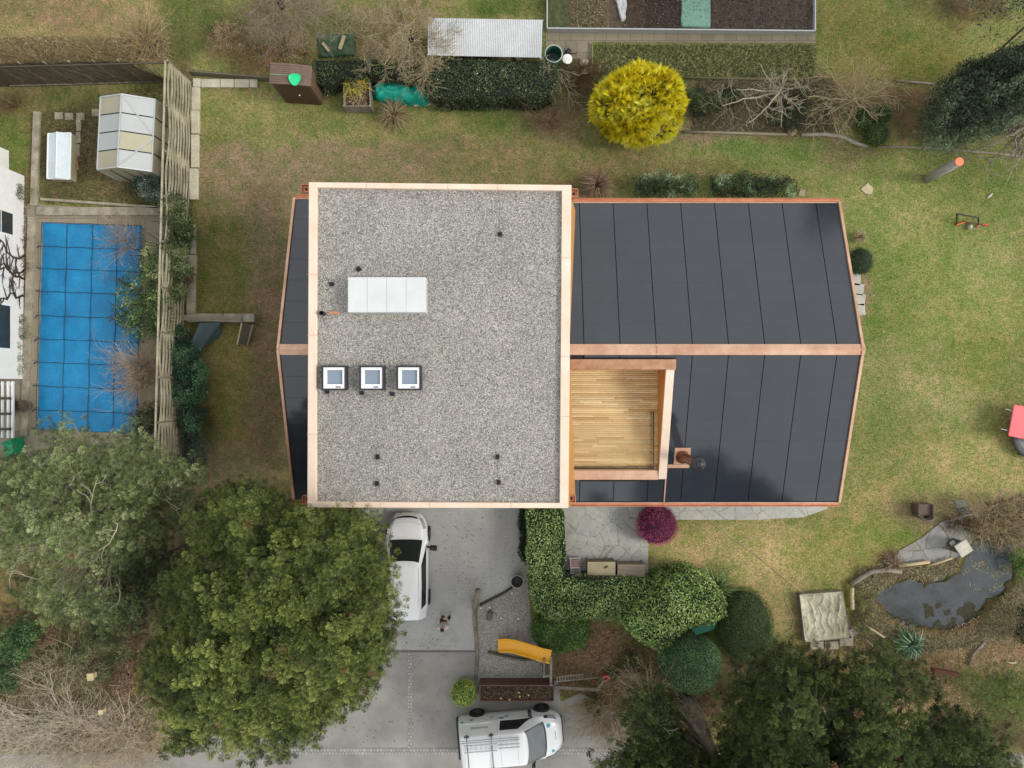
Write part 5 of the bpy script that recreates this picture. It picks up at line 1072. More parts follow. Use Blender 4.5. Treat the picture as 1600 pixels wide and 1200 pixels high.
# sandbox side: dark crate at the lawn corner; small tap post
o = MB().beam(P(1354, 1000, .05), P(1366, 1012, .05), .04, .04).build("stick", M_WOODP); tag(o, "thin stick beside the covered sandbox slabs", "branch")
# ================================================================ VEHICLES
def smooth1(a, k=2):
    a = np.array(a, float)
    for _ in range(k): a[1:-1] = (a[:-2] + 2 * a[1:-1] + a[2:]) / 4
    return a
class Body:
    """car body as a surface of stations along x and a half section from roof centre (v=0) to sill (v=1)"""
    def __init__(s, st, sm=6, N=81, Mv=33):
        st = np.array(st, float); X = np.linspace(st[0, 0], st[-1, 0], N); s.X = X
        c = [smooth1(np.interp(X, st[:, 0], st[:, k]), sm) for k in range(1, st.shape[1])]
        # columns: z_top, w_top, z_shoulder, w_shoulder, w_low, z_low
        zt, wt, zs, ws, wl, zl = c; crown = .045
        kv = [0, .18, .34, .42, .60, .66, .86, 1.0]; v = np.linspace(0, 1, Mv); s.v = v
        Y = np.zeros((N, Mv)); Z = np.zeros((N, Mv))
        for i in range(N):
            yy = [0, wt[i] * .6, wt[i] * .93, wt[i], ws[i] - .01, ws[i], wl[i] * 1.0, wl[i] * .95]; zz = [zt[i] + crown, zt[i] + crown * .7, zt[i] + .012, zt[i] - .03, zs[i] + .02, zs[i] - .03, (zs[i] * .35 + zl[i] * .65), zl[i]]
            Y[i] = smooth1(np.interp(v, kv, yy), 2); Z[i] = smooth1(np.interp(v, kv, zz), 2)
        s.Y, s.Z = Y, Z; s.N, s.Mv = N, Mv
    def pt(s, x, v, side=1, off=0.0):
        i = np.interp(x, s.X, np.arange(s.N)); j = abs(v) * (s.Mv - 1)
        def g(A, i, j):
            i0, j0 = int(min(i, s.N - 2)), int(min(j, s.Mv - 2)); a, b = i - i0, j - j0
            return A[i0, j0] * (1 - a) * (1 - b) + A[i0 + 1, j0] * a * (1 - b) + A[i0, j0 + 1] * (1 - a) * b + A[i0 + 1, j0 + 1] * a * b
        p = Vector((x, side * g(s.Y, i, j), g(s.Z, i, j)))
        if off:
            e = .02; px = Vector((x + e, side * g(s.Y, np.interp(x + e, s.X, np.arange(s.N)), j), g(s.Z, np.interp(x + e, s.X, np.arange(s.N)), j))) - p
            j2 = min(j + .5, s.Mv - 1.001); q = Vector((x, side * g(s.Y, i, j2), g(s.Z, i, j2))) - p
            if j2 <= j + 1e-3: q = p - Vector((x, side * g(s.Y, i, j - .5), g(s.Z, i, j - .5)))
            nr = px.cross(q)
            if nr.length > 1e-9:
                nr.normalize(); 
                if nr.dot(Vector((0, p.y, p.z - .5))) < 0: nr = -nr
                p = p + nr * off
        return p
    def mesh(s):
        mb = MB(); N, Mv = s.N, s.Mv; vs = []
        for i in range(N):
            for j in range(Mv - 1, 0, -1): vs.append((s.X[i], -s.Y[i, j], s.Z[i, j]))
            for j in range(Mv): vs.append((s.X[i], s.Y[i, j], s.Z[i, j]))
        n = 2 * Mv - 1; fs = [(i * n + j, i * n + j + 1, (i + 1) * n + j + 1, (i + 1) * n + j) for i in range(N - 1) for j in range(n - 1)]
        fs += [tuple(range(n)), tuple((N - 1) * n + j for j in range(n))[::-1]]
        fs += [(i * n, (i + 1) * n, (i + 1) * n + n - 1, i * n + n - 1) for i in range(N - 1)]
        return mb.add(vs, fs)
    def across(s, fn, vm, K=16, L=10, off=.008):
        """patch right across the centre line: fn(a in 0..1, w in -1..1) -> x ; vm(a) -> v reach"""
        vs = []
        for i in range(L + 1):
            a = i / L
            for k in range(K + 1):
                w = -1 + 2 * k / K; vs.append(s.pt(fn(a, w), abs(w) * vm(a), 1 if w >= 0 else -1, off))
        return MB().add(vs, [(i * (K + 1) + k, i * (K + 1) + k + 1, (i + 1) * (K + 1) + k + 1, (i + 1) * (K + 1) + k) for i in range(L) for k in range(K)])
    def side(s, xs0, xs1, v0, v1, side, K=16, L=6, off=.008):
        vs = []
        for i in range(K + 1):
            a = i / K
            for k in range(L + 1):
                b = k / L; x = (xs0(b) * (1 - a) + xs1(b) * a); lo, hi = v0(x), v1(x); vs.append(s.pt(x, lo + (hi - lo) * b, side, off))
        return MB().add(vs, [(i * (L + 1) + k, i * (L + 1) + k + 1, (i + 1) * (L + 1) + k + 1, (i + 1) * (L + 1) + k) for i in range(K) for k in range(L)])
M_CARW = M("white_car_paint", (246, 248, 248), .25, var=.015, scale=1, fvar=.01, bmp=0, coat=.6)
M_CGL = M("car_glass", (36, 44, 46), .05, var=.1, bmp=0, spec=.8)
M_TYRE = M("tyre_rubber", (30, 30, 31), .85); M_RIM = M("wheel_rim", (92, 94, 96), .4, .5); M_LAMP = M("lamp_glass", (170, 176, 180), .1, bmp=0)
def wheel(root, x, y, r=.32, w=.2):
    s = 1 if y > 0 else -1; mb = MB(); pr = [(r * .6, -w / 2), (r * .95, -w / 2), (r, -w / 2 + .03), (r, w / 2 - .03), (r * .95, w / 2), (r * .6, w / 2)]
    mb.lathe((0, 0, 0), pr, 28); m = Matrix.Translation((x, y, r)) @ Matrix.Rotation(R(90), 4, 'X'); mb.xf(m); wo_ = mb.build("wheel", M_TYRE, root, local=True, smooth=False)
    rm_ = MB(); rm_.lathe((0, 0, 0), [(0, -s * w * .36), (.06, -s * w * .4), (.07, -s * w * .3)], 14)
    for k in range(10): a = 2 * math.pi * k / 10; rm_.beam((.05 * math.cos(a), .05 * math.sin(a), -s * w * .34), (r * .6 * math.cos(a), r * .6 * math.sin(a), -s * w * .4), .035, .02)
    rm_.lathe((0, 0, 0), [(r * .55, -s * w * .3), (r * .62, -s * w * .47), (r * .66, -s * w * .44)], 28); rm_.xf(m); rm_.build("rim", M_RIM, wo_, local=True)
# --- white estate car in the driveway, nose to the house
car = empty("parked_car", P(637, 886, 0) + Vector((0, .28, 0)), "white estate car parked nose to the house under the big pine", "car", rz=R(90))
car.location = (-4.33, -7.57, 0)
st = [(-2.17, .72, .44, .62, .60, .62, .40), (-2.12, 1.02, .52, .82, .74, .76, .30), (-2.0, 1.36, .56, .92, .82, .82, .26), (-1.6, 1.44, .60, .93, .86, .86, .24), (-.6, 1.47, .62, .94, .875, .87, .22), (.2, 1.46, .60, .94, .875, .87, .22), (.42, 1.40, .60, .94, .875, .87, .22), (1.22, .98, .68, .90, .865, .87, .22), (1.7, .88, .66, .78, .80, .82, .24), (2.0, .76, .52, .62, .66, .70, .28), (2.16, .58, .36, .5, .48, .52, .34), (2.19, .5, .34, .46, .46, .5, .36)]
B = Body(st, 5); B.mesh().build("body", M_CARW, car, local=True, smooth=True)
B.across(lambda a, w: .36 + .82 * a + .08 * (1 - w * w) * (1 - .4 * a), lambda a: .375 + .03 * a).build("windscreen", M("car_windscreen", (40, 50, 50), .06, var=.05, bmp=0, spec=.25), car, local=True, smooth=True)
B.across(lambda a, w: -2.02 - .07 * a, lambda a: .30).build("rear_window", M_CGL, car, local=True, smooth=True)
for s in (1, -1):
    B.side(lambda b: -1.55 + .15 * b, lambda b: .25 + .8 * b, lambda x: .46, lambda x: .575, s).build("side_window", M_CGL, car, local=True, smooth=True)
    B.side(lambda b: 1.62, lambda b: 2.06 - .05 * b, lambda x: .42 + (2.06 - x) * .05, lambda x: .60, s, 8, 4, .006).build("headlight", M_LAMP, car, local=True, smooth=True)
    MB().tube([B.pt(-1.4, .36, s, .03), B.pt(-.6, .36, s, .04), B.pt(.2, .36, s, .03)], .014, 6).build("roof_rail", M_WHITE, car, local=True)
    mr = MB(); mr.tube([(.93, s * .84, .98), (.9, s * 1.0, 1.02)], .035, 8); mr.rbox((.88, s * 1.12, 1.03), .2, .3, .2, s * .1); mr.build("wing_mirror", M_BLK, car, local=True, bevel=.04)
    for x_ in (-1.33, 1.32): wheel(car, x_, s * .80)
B.across(lambda a, w: 2.06 + .06 * a - .06 * w * w, lambda a: .33, L=4, off=.006).build("grille", M_BLK, car, local=True)
ln = MB(); ln.tube([B.pt(1.9 - .12 * w * w, abs(w) * .38, 1 if w >= 0 else -1, .002) for w in np.linspace(-1, 1, 19)], .004, 4); ln.build("bonnet_gap", M("gap_grey", (150, 154, 156)), car, local=True)
for y_ in (.32, -.05): MB().rbox((1.28, y_, 1.0), .05, .02, .02).build("washer_jet", M_BLK, car, local=True)
MB().rbox((2.2, 0, .42), .02, .5, .1).build("number_plate", M_WHITE, car, local=True)
# --- white van
van = empty("parked_van", (-.05, -14.56, 0), "white delivery van with ladder, roof bars and turquoise dots parked on the road", "van", rz=R(4.5))
van.scale = (.97, .97, .97)
st = [(-2.2, .5, .80, .5, .86, .86, .3), (-2.18, 1.62, .66, 1.05, .88, .88, .26), (-2.0, 1.80, .69, 1.08, .91, .91, .24), (-1, 1.86, .70, 1.08, .925, .925, .22), (.35, 1.85, .69, 1.08, .925, .925, .22), (.62, 1.78, .72, 1.06, .92, .92, .22), (1.35, 1.16, .74, 1.0, .90, .92, .22), (1.75, 1.02, .70, .9, .86, .88, .24), (2.08, .86, .52, .7, .68, .72, .28), (2.2, .6, .34, .5, .48, .54, .34)]
B = Body(st, 4, 91, 41); B.mesh().build("body", M_CARW, van, local=True, smooth=True)
B.across(lambda a, w: .60 + .72 * a + .13 * (1 - w * w), lambda a: .37 + .04 * a).build("windscreen", M("van_windscreen", (96, 106, 104), .04, var=.1, bmp=0, spec=1.0), van, local=True, smooth=True)  # base grey lightened to stand in for a pale reflection on the glass
B.across(lambda a, w: 1.33 + .06 * a + .12 * (1 - w * w), lambda a: .41, L=2, off=.012).build("scuttle", M_BLK, van, local=True)
TQ = M("turquoise_vinyl", (38, 178, 186), .4, bmp=0, var=.02)
def dot(x, v, s, r=.06):
    c = B.pt(x, v, s, .006); n0 = (B.pt(x, v, s, .03) - B.pt(x, v, s, .01)).normalized(); t = n0.cross(Vector((0, 0, 1)));
    if t.length < .2: t = Vector((1, 0, 0))
    t.normalize(); u_ = n0.cross(t); mb = MB(); mb.add([c + (t * math.cos(a) + u_ * math.sin(a)) * r for a in (2 * math.pi * k / 16 for k in range(16))] , [tuple(range(16))]); mb.build("turquoise_dot", TQ, van, local=True)
for x, v, s, r in ((-2.0, .66, 1, .07), (-1.6, .72, 1, .08), (-.75, .76, 1, .07), (-.1, .76, 1, .085), (1.62, .25, 1, .09), (1.75, .3, -1, .07), (-.4, .8, -1, .08), (-1.5, .7, -1, .08)): dot(x, v, s, r)
for s in (1, -1):
    B.side(lambda b: -.42 + .04 * b, lambda b: .35 + .62 * b, lambda x: .465, lambda x: .60, s).build("side_window", M_CGL, van, local=True, smooth=True)
    B.side(lambda b: 1.45, lambda b: 2.0 - .1 * b, lambda x: .5 + (2.0 - x) * .05, lambda x: .66, s, 8, 4, .008).build("headlight_surround", M_BLK, van, local=True, smooth=True)
    B.side(lambda b: 1.62, lambda b: 1.98 - .1 * b, lambda x: .54, lambda x: .62, s, 8, 4, .014).build("headlight", M_LAMP, van, local=True, smooth=True)
    mr = MB(); mr.tube([(.95, s * .88, 1.1), (.93, s * 1.02, 1.12)], .04, 8); mr.rbox((.88, s * 1.12, 1.14), .14, .22, .28, s * .15); mr.build("wing_mirror", M_BLK, van, local=True, bevel=.04)
    for x_ in (-1.38, 1.4): wheel(van, x_, s * .90, .34, .2)
    hd = MB(); hd.rbox(B.pt(-.32, .69, s, .02), .2, .03, .03); hd.build("door_handle", M_BLK, van, local=True)
    g = MB(); g.tube([B.pt(-.5, v, s, .002) for v in np.linspace(.44, .98, 12)], .006, 4); g.tube([B.pt(.75 + .1 * v, v, s, .002) for v in np.linspace(.62, .98, 8)], .006, 4); g.build("door_gap", M("gap_grey", (150, 154, 156)), van, local=True)
    g = MB(); g.tube([B.pt(x, .585 if x > -1.95 else .60, s, .004) for x in np.linspace(-2.1, -.75, 16)], .014, 5); g.build("side_crease", M_CARW, van, local=True)
MB().rbox((-2.22, 0, .5), .14, 1.75, .34).build("rear_bumper", M_BLK, van, local=True, bevel=.04)
MB().rbox((2.14, 0, .36), .22, 1.2, .24).build("front_bumper", M_BLK, van, local=True, bevel=.08)
fnt = bpy.data.curves.new("lettering", 'FONT')
def lettering(txt, size, mt, mat4, root, name="lettering"):
    c = bpy.data.curves.new(name, 'FONT'); c.body = txt; c.size = size; c.align_x = 'CENTER'; c.align_y = 'CENTER'; c.extrude = .001; c.resolution_u = 2
    o = bpy.data.objects.new("tmp_text", c); COL.objects.link(o); dg = bpy.context.evaluated_depsgraph_get(); me = bpy.data.meshes.new_from_object(o.evaluated_get(dg)); bpy.data.objects.remove(o)
    me.transform(mat4); me.materials.clear(); me.materials.append(mt); o = bpy.data.objects.new(name, me); COL.objects.link(o); o.parent = root; return o
pL = B.pt(-1.25, .52, 1, .012); pa, pb = B.pt(-1.25, .50, 1, .012), B.pt(-1.25, .54, 1, .012); upv = (pa - pb).normalized(); rt = Vector((-1, 0, 0)); nm = rt.cross(upv).normalized()
mt4 = Matrix((rt, upv, nm)).transposed().to_4x4(); mt4.translation = pL
M_LET = M("grey_lettering", (96, 106, 112), .5, bmp=0)
lettering("SOLARANS", .15, M_LET, mt4, van)
pS = B.pt(-1.25, .552, 1, .012); m2 = mt4.copy(); m2.translation = pS; lettering("- - - - - - - - -", .05, M_LET, m2, van)
pH = B.pt(1.9, .02, 1, .01); pH2 = B.pt(1.85, .02, 1, .01); fw = (pH - pH2).normalized(); m3 = Matrix((Vector((0, 1, 0)), -fw, Vector((0, 1, 0)).cross(-fw))).transposed().to_4x4(); m3.translation = pH; lettering("SOLARANS", .07, M_LET, m3, van)
# roof bars
for x_ in (-1.75, -.75):
    br_ = MB(); zt_ = 1.97; br_.tube([(x_, -.74, zt_), (x_, .74, zt_)], .02, 8)
    for s in (1, -1): br_.rbox((x_, s * .72, zt_ - .04), .2, .07, .05); br_.rbox((x_, s * .72, zt_ - .08), .06, .1, .08)
    br_.build("roof_bar", M("bar_grey", (96, 100, 106), .4, .4), van, local=True)
g = MB()
for x_ in (-.4, .3): g.tube([B.pt(x_, abs(w) * .38, 1 if w >= 0 else -1, .002) for w in np.linspace(-1, 1, 13)], .004, 4)
g.build("roof_groove", M("gap_grey", (150, 154, 156)), van, local=True)
lad = empty("ladder", van.matrix_basis @ Vector((-.9, .35, 2.0)), "aluminium extension ladder strapped on the roof bars of the white van", "ladder", rz=R(4.5))
def lad_pt(x, y, z): return (x + .9, y - .35, z - 2.0)
for y_, x0, x1, z_ in ((.14, -1.85, -.55, 2.03), (.40, -1.85, -.55, 2.03), (.52, -1.95, .35, 2.07), (.60, -1.95, .35, 2.07), (.22, -.5, .35, 2.05), (.35, -.5, .35, 2.05)): MB().beam(lad_pt(x0, y_, z_), lad_pt(x1, y_, z_), .035, .05).build("rail", M_ALU, lad, local=True)
for k in range(8): x_ = -1.8 + k * .2; MB().beam(lad_pt(x_, .14, 2.035), lad_pt(x_, .40, 2.035), .03, .03).build("rung", M_ALU, lad, local=True)
for k in range(4): x_ = -.35 + k * .2; MB().beam(lad_pt(x_, .22, 2.06), lad_pt(x_, .60, 2.06), .02, .02).build("rung", M_ALU, lad, local=True)

# ================================================================ PERSON (drone pilot standing on the drive)
def skin(name, nodes, edges, mat, parent, root=0, sub=2):
    bm = bmesh.new(); lay = bm.verts.layers.skin.verify(); vs = [bm.verts.new(p[:3]) for p in nodes]
    for a, b in edges: bm.edges.new((vs[a], vs[b]))
    for i, v in enumerate(vs):
        r = nodes[i][3]; v[lay].radius = (r, nodes[i][4] if len(nodes[i]) > 4 else r); v[lay].use_root = (i == root)
    me = bpy.data.meshes.new(name); bm.to_mesh(me); bm.free(); o = bpy.data.objects.new(name, me); COL.objects.link(o)
    m = o.modifiers.new("skin", 'SKIN'); m.use_smooth_shade = True; s = o.modifiers.new("sub", 'SUBSURF'); s.levels = sub; s.render_levels = sub
    me.materials.append(mat); o.parent = parent; return o
per = empty("person", (P(697, 963, 0).x, P(697, 963, 0).y, 0), "person in light grey top and dark trousers standing on the pavers holding a controller", "person", rz=R(2))
SK = M("skin_tone", (206, 160, 132), .6, var=.05, bmp=.02); HD = M("pale_grey_top", (206, 206, 204), .85, var=.08); TR = M("black_trousers", (34, 34, 38), .85, var=.1); SH = M("white_trainers", (214, 210, 204), .6); HR = M("dark_hair", (58, 44, 42), .7, var=.3, scale=30)
# body: x right, y forward (north), z up; feet at z=0
bd = [(0, 0, .95, .12, .10), (0, 0, 1.1, .12, .09), (0, .01, 1.28, .145, .1), (0, .01, 1.42, .13, .085), (0, .02, 1.50, .055), (0, .03, 1.57, .06), (0, .035, 1.66, .085, .095), (0, .03, 1.74, .07, .08),
      (.17, .01, 1.42, .055), (.23, .07, 1.2, .045), (.15, .28, 1.15, .034), (.11, .34, 1.16, .03),
      (-.17, .01, 1.42, .055), (-.23, .07, 1.2, .045), (-.15, .28, 1.15, .034), (-.11, .34, 1.16, .03),
      (.1, 0, .88, .085), (.14, .06, .5, .06), (.17, .02, .1, .042), (.18, .14, .04, .035),
      (-.1, 0, .88, .085), (-.14, .06, .5, .06), (-.17, .02, .1, .042), (-.18, .14, .04, .035), (0, .13, 1.65, .018)]
be = [(0, 1), (1, 2), (2, 3), (3, 4), (4, 5), (5, 6), (6, 7), (3, 8), (8, 9), (9, 10), (10, 11), (3, 12), (12, 13), (13, 14), (14, 15), (0, 16), (16, 17), (17, 18), (18, 19), (0, 20), (20, 21), (21, 22), (22, 23), (6, 24)]
for s, k in ((1, 11), (-1, 15)):   # five fingers on each hand
    for f, (dx, L_) in enumerate(((-.03, .075), (-.012, .085), (.006, .08), (.022, .065))):
        i = len(bd); bx, by, bz = s * .11, .34, 1.16
        bd += [(bx - s * .02 + s * dx * .2, by + .045, bz + dx, .010), (bx - s * .04, by + .045 + L_ * .6, bz + dx, .009), (bx - s * .065, by + .04 + L_ * .55, bz + dx, .008)]; be += [(k, i), (i, i + 1), (i + 1, i + 2)]
    i = len(bd); bd += [(bx - s * .03, by + .0, bz + .035, .011), (bx - s * .055, by + .03, bz + .045, .009)]; be += [(k, i), (i, i + 1)]
skin("body", bd, be, SK, per)
skin("top", [(0, 0, .9, .15, .125), (0, 0, 1.1, .15, .115), (0, .01, 1.28, .165, .12), (0, .01, 1.42, .145, .1), (0, .015, 1.49, .075), (.18, .01, 1.42, .07), (.235, .07, 1.2, .058), (.17, .24, 1.155, .047), (-.18, .01, 1.42, .07), (-.235, .07, 1.2, .058), (-.17, .24, 1.155, .047)], [(0, 1), (1, 2), (2, 3), (3, 4), (3, 5), (5, 6), (6, 7), (3, 8), (8, 9), (9, 10)], HD, per)
skin("trousers", [(0, 0, .93, .145, .12), (.1, 0, .84, .1), (.14, .06, .5, .078), (.17, .02, .1, .062), (-.1, 0, .84, .1), (-.14, .06, .5, .078), (-.17, .02, .1, .062)], [(0, 1), (1, 2), (2, 3), (0, 4), (4, 5), (5, 6)], TR, per)
for s in (1, -1): skin("shoe", [(s * .17, -.04, .05, .05), (s * .175, .08, .045, .05), (s * .185, .19, .035, .04)], [(0, 1), (1, 2)], SH, per)
skin("hair", [(0, -.0, 1.64, .088, .09), (0, .01, 1.735, .088, .092), (0, .025, 1.79, .055, .06)], [(0, 1), (1, 2)], HR, per)
ct = MB(); ct.rbox((0, .36, 1.17), .15, .1, .03); ct.tube([(-.05, .4, 1.19), (-.06, .46, 1.24)], .006, 5); ct.tube([(.05, .4, 1.19), (.06, .46, 1.24)], .006, 5)
o = ct.build("remote_control", M_BLK); o.location = per.location; o.rotation_euler = per.rotation_euler; tag(o, "small dark remote control held in both hands by the standing person", "remote control")
# ================================================================ VEGETATION
LEAFG = 1.55
def solid(name, V, Fc, parent, col):
    t = np.tile(np.array(lin(col)) * KA, (len(V), 1)); return npmesh(name, V, Fc, leaf_mat(), parent, t)
def cluster_patch(Pt, sc=1.6):
    return np.clip((fnoise(Pt[:, 0] * sc + Pt[:, 2] * .7, Pt[:, 1] * sc + Pt[:, 2] * .7 + 3, 3) - .25) * 2, 0, .999)
def hedge(name, poly, h, cols, leaf, dens, label, cat="hedge", core=(26, 34, 18), wob=.10, tilt=.55, taper=.0, low=0.0, asp=1.7, group=None):
    """clipped hedge: leafy top and sides over a dark woody inside. poly = outline of its top in the photo"""
    T = P2(poly, h); cen = np.mean(T, 0); root = empty(name, (cen[0], cen[1], 0), label, cat, group)
    area = parea(T); n1 = int(area * dens)
    x, y = inpoly(T, n1); d = pdist(x, y, T); z = h - .22 * np.exp(-d * 6) + (fnoise(x * 2.2, y * 2.2) - .5) * wob * 2 + rng.normal(0, .035, n1)
    N1 = np.tile([0, 0, 1.], (n1, 1))
    per_ = 0; segs = []
    for i in range(len(T)):
        a, b = np.array(T[i]), np.array(T[(i + 1) % len(T)]); L = np.hypot(*(b - a)); segs.append((a, b, L)); per_ += L
    sgn = 1 if sum(T[i][0] * T[(i + 1) % len(T)][1] - T[(i + 1) % len(T)][0] * T[i][1] for i in range(len(T))) > 0 else -1
    P_, N_ = [np.stack([x, y, z], 1)], [N1]
    for a, b, L in segs:
        m = int(L * (h - low) * dens * .6); t = rng.random(m); zz = low + (h - low) * rng.random(m) ** .8; d_ = (b - a) / L; nr = np.array([d_[1], -d_[0]]) * sgn
        off = (fnoise(t * L * 2 + a[0] * 3, zz * 2 + a[1], 3) - .5) * wob * 2.4 + rng.normal(0, .03, m) - taper * (h - zz)
        q = a[None] + (b - a)[None] * t[:, None] + nr[None] * off[:, None]
        P_.append(np.stack([q[:, 0], q[:, 1], zz - .02], 1)); N_.append(np.tile([nr[0], nr[1], .35], (m, 1)))
    Pt, Nr = np.concatenate(P_), np.concatenate(N_)
    leafcloud("leaves", Pt, Nr, leaf, asp, tilt, cols, root, patch=cluster_patch(Pt) * .35 + rng.random(len(Pt)) * .64)
    inn = [tuple(cen + (np.array(p) - cen) * (1 - .12 / max(.3, np.hypot(*(np.array(p) - cen))))) for p in T]
    MB().prism(inn, low, h - .12).build("branches", M("inner_%d_%d_%d" % tuple(int(v) for v in core), core, .95, var=.3, scale=6, bmp=0), root)
    return root
def ball(name, px, py, rpx, rpy, h, cols, leaf, n_, label, cat="shrub", core=(30, 38, 20), tilt=.5, rot=0.0, lumps=.06, asp=2.2, group=None, low=0.0, mesh_h=None, sq=1.0):
    """rounded shrub; px, py, radii = its outline in the photo at mid height"""
    cols = [(tuple(min(250, v * 1.6) for v in c_), w_) for c_, w_ in cols]; core = tuple(v * 1.3 for v in core); hm = h * .55; c = P(px, py, hm); k = (CH - hm) / F; rx, ry = rpx * k, rpy * k; rzv = (h - low) / 2; cz = low + rzv
    root = empty(name, (c.x, c.y, 0), label, cat, group)
    th = rng.uniform(0, 6.283, n_); w = rng.uniform(-.75, 1, n_); s = np.sqrt(1 - w * w) ** sq
    D = np.stack([np.cos(th) * s, np.sin(th) * s, w], 1)
    lum = 1 + (fnoise(th * 1.6 + px, w * 2.5 + py, 3) - .5) * lumps * 4 + rng.normal(0, .022, n_)
    ca, sa = math.cos(rot), math.sin(rot); X, Y = D[:, 0] * rx * lum, D[:, 1] * ry * lum
    Pt = np.stack([c.x + X * ca - Y * sa, c.y + X * sa + Y * ca, cz + D[:, 2] * rzv * lum], 1)
    Nr = np.stack([D[:, 0] / rx, D[:, 1] / ry, D[:, 2] / rzv], 1); Nr /= np.linalg.norm(Nr, axis=1)[:, None]
    leafcloud("leaves", Pt + rng.normal(0, .03, Pt.shape), Nr, leaf, asp, tilt, cols, root, patch=np.clip(cluster_patch(Pt, 2.2) * .7 + rng.random(n_) * .3, 0, .999))
    mb = MB(); NN = 16
    for i in range(NN // 2 + 1):
        ph = math.pi * i / (NN // 2)
        for j in range(NN): a = 2 * math.pi * j / NN; X_, Y_ = rx * .95 * math.sin(ph) ** sq * math.cos(a), ry * .95 * math.sin(ph) ** sq * math.sin(a); mb.v.append((c.x + X_ * ca - Y_ * sa, c.y + X_ * sa + Y_ * ca, cz - rzv * .95 * math.cos(ph)))
    mb.f = [(i * NN + j, i * NN + (j + 1) % NN, (i + 1) * NN + (j + 1) % NN, (i + 1) * NN + j) for i in range(NN // 2) for j in range(NN)]
    mb.build("branches", M("inner_%d_%d_%d" % tuple(int(v) for v in core), core, .95, var=.3, scale=6, bmp=0), root, smooth=True)
    return root
def loose(name, pads, cols, leaf, n_, label, cat="shrub", asp=2.0, tilt=.9, stems=True, group=None, stemcol=(96, 80, 60)):
    """open bush made of leafy masses; pads = (px, py, r px, height)"""
    c = P(pads[0][0], pads[0][1], 0); root = empty(name, c, label, cat, group); tot = sum(p[2] ** 2 for p in pads); Pt = []; Nr = []
    for px, py, r, h in pads:
        m = int(n_ * r * r / tot); q = P(px, py, h * .7); k = (CH - h) / F; rr = r * k; D = rng.normal(0, 1, (m, 3)); D /= np.linalg.norm(D, axis=1)[:, None]; D[:, 2] = np.abs(D[:, 2]) * np.where(rng.random(m) < .8, 1, -1)
        rad = rng.uniform(.35, 1.05, m) ** .6 * (1 + (fnoise(D[:, 0] * 3 + px, D[:, 1] * 3 + py) - .5) * .9)
        Pt.append(np.array([q.x, q.y, h * .6]) + D * rad[:, None] * np.array([rr, rr, h * .4])); Nr.append(D + [0, 0, .5])
    Pt, Nr = np.concatenate(Pt), np.concatenate(Nr); leafcloud("leaves", Pt, Nr, leaf, asp, tilt, cols, root, patch=cluster_patch(Pt, 2.5))
    if stems:
        mb = MB()
        for px, py, r, h in pads:
            b0 = P(px, py, 0); 
            for k in range(6): a = random.uniform(0, 6.28); t = b0 + Vector((math.cos(a), math.sin(a), 0)) * r * .024 * .7; mb.tube([b0, b0.lerp(t, .4) + Vector((0, 0, h * .4)), Vector((t.x, t.y, h * .85))], [.03, .02, .008], 5)
        mb.build("stems", M("stem_%d_%d_%d" % stemcol, stemcol, .9), root)
    return root
# ---- bare woody plants
def grow(starts, seed, kids=3, levels=3, curl=.25, grav=0.0, seglen=.16, kid_len=.55, kid_ang=.7, r0=.02, rend=.004):
    """returns polylines: list of (points, radii)"""
    rs = random.Random(seed); out = []
    def twig(p, d, L, r, lev):
        n = max(3, int(L / seglen)); pts = [p.copy()]; d = d.normalized(); dd = d.copy()
        for i in range(n):
            dd = (dd + Vector((rs.gauss(0, curl), rs.gauss(0, curl), rs.gauss(0, curl * .6) + grav * (i / n)))).normalized(); q = pts[-1] + dd * (L / n)
            if q.z < .04: q.z = .04
            pts.append(q)
        rr = [r + (max(rend, r * .35) - r) * i / n for i in range(n + 1)]; out.append((pts, rr))
        if lev > 0:
            m = max(1, int(rs.gauss(kids, .8)))
            for _ in range(m):
                t = rs.uniform(.25, .95); i = min(int(t * n), n - 1); bd_ = (pts[i + 1] - pts[i]).normalized()
                ax = Vector((rs.gauss(0, 1), rs.gauss(0, 1), rs.gauss(0, .6))); side = (ax - bd_ * ax.dot(bd_)).normalized()
                twig(pts[i], bd_ * math.cos(kid_ang) + side * math.sin(kid_ang) * rs.uniform(.6, 1.3), L * kid_len * rs.uniform(.6, 1.25), rr[i] * .65, lev - 1)
    for p, d, L, r in starts: twig(Vector(p), Vector(d), L, r, levels)
    return out
def twigmesh(name, lines, col, parent, n=3, var=.3):
    V = []; Fc = []; T = []; b = 0; base = np.array(lin(col)) * KA
    ang = np.arange(n) * 2 * math.pi / n; C, S = np.cos(ang), np.sin(ang)
    for pts, rr in lines:
        A = np.array(pts); d = np.gradient(A, axis=0); d /= np.linalg.norm(d, axis=1)[:, None] + 1e-9
        ref = np.where(np.abs(d[:, 2:3]) > .9, np.array([[1., 0, 0]]), np.array([[0, 0, 1.]])); x = np.cross(d, ref); x /= np.linalg.norm(x, axis=1)[:, None]; y = np.cross(d, x)
        R_ = np.array(rr)[:, None, None]; V.append((A[:, None] + (x[:, None] * C[None, :, None] + y[:, None] * S[None, :, None]) * R_).reshape(-1, 3))
        m = len(A); i = (np.arange(m - 1)[:, None] * n + np.arange(n)[None]) + b; j = (np.arange(m - 1)[:, None] * n + (np.arange(n)[None] + 1) % n) + b
        Fc.append(np.stack([i, j, j + n, i + n], -1).reshape(-1, 4)); T.append(np.tile(base * random.uniform(1 - var, 1 + var), (m * n, 1))); b += m * n
    return npmesh(name, np.concatenate(V), np.concatenate(Fc), leaf_mat("bark_twig", .9, 0, .15), parent, np.clip(np.concatenate(T), 0, .8), smooth=True)
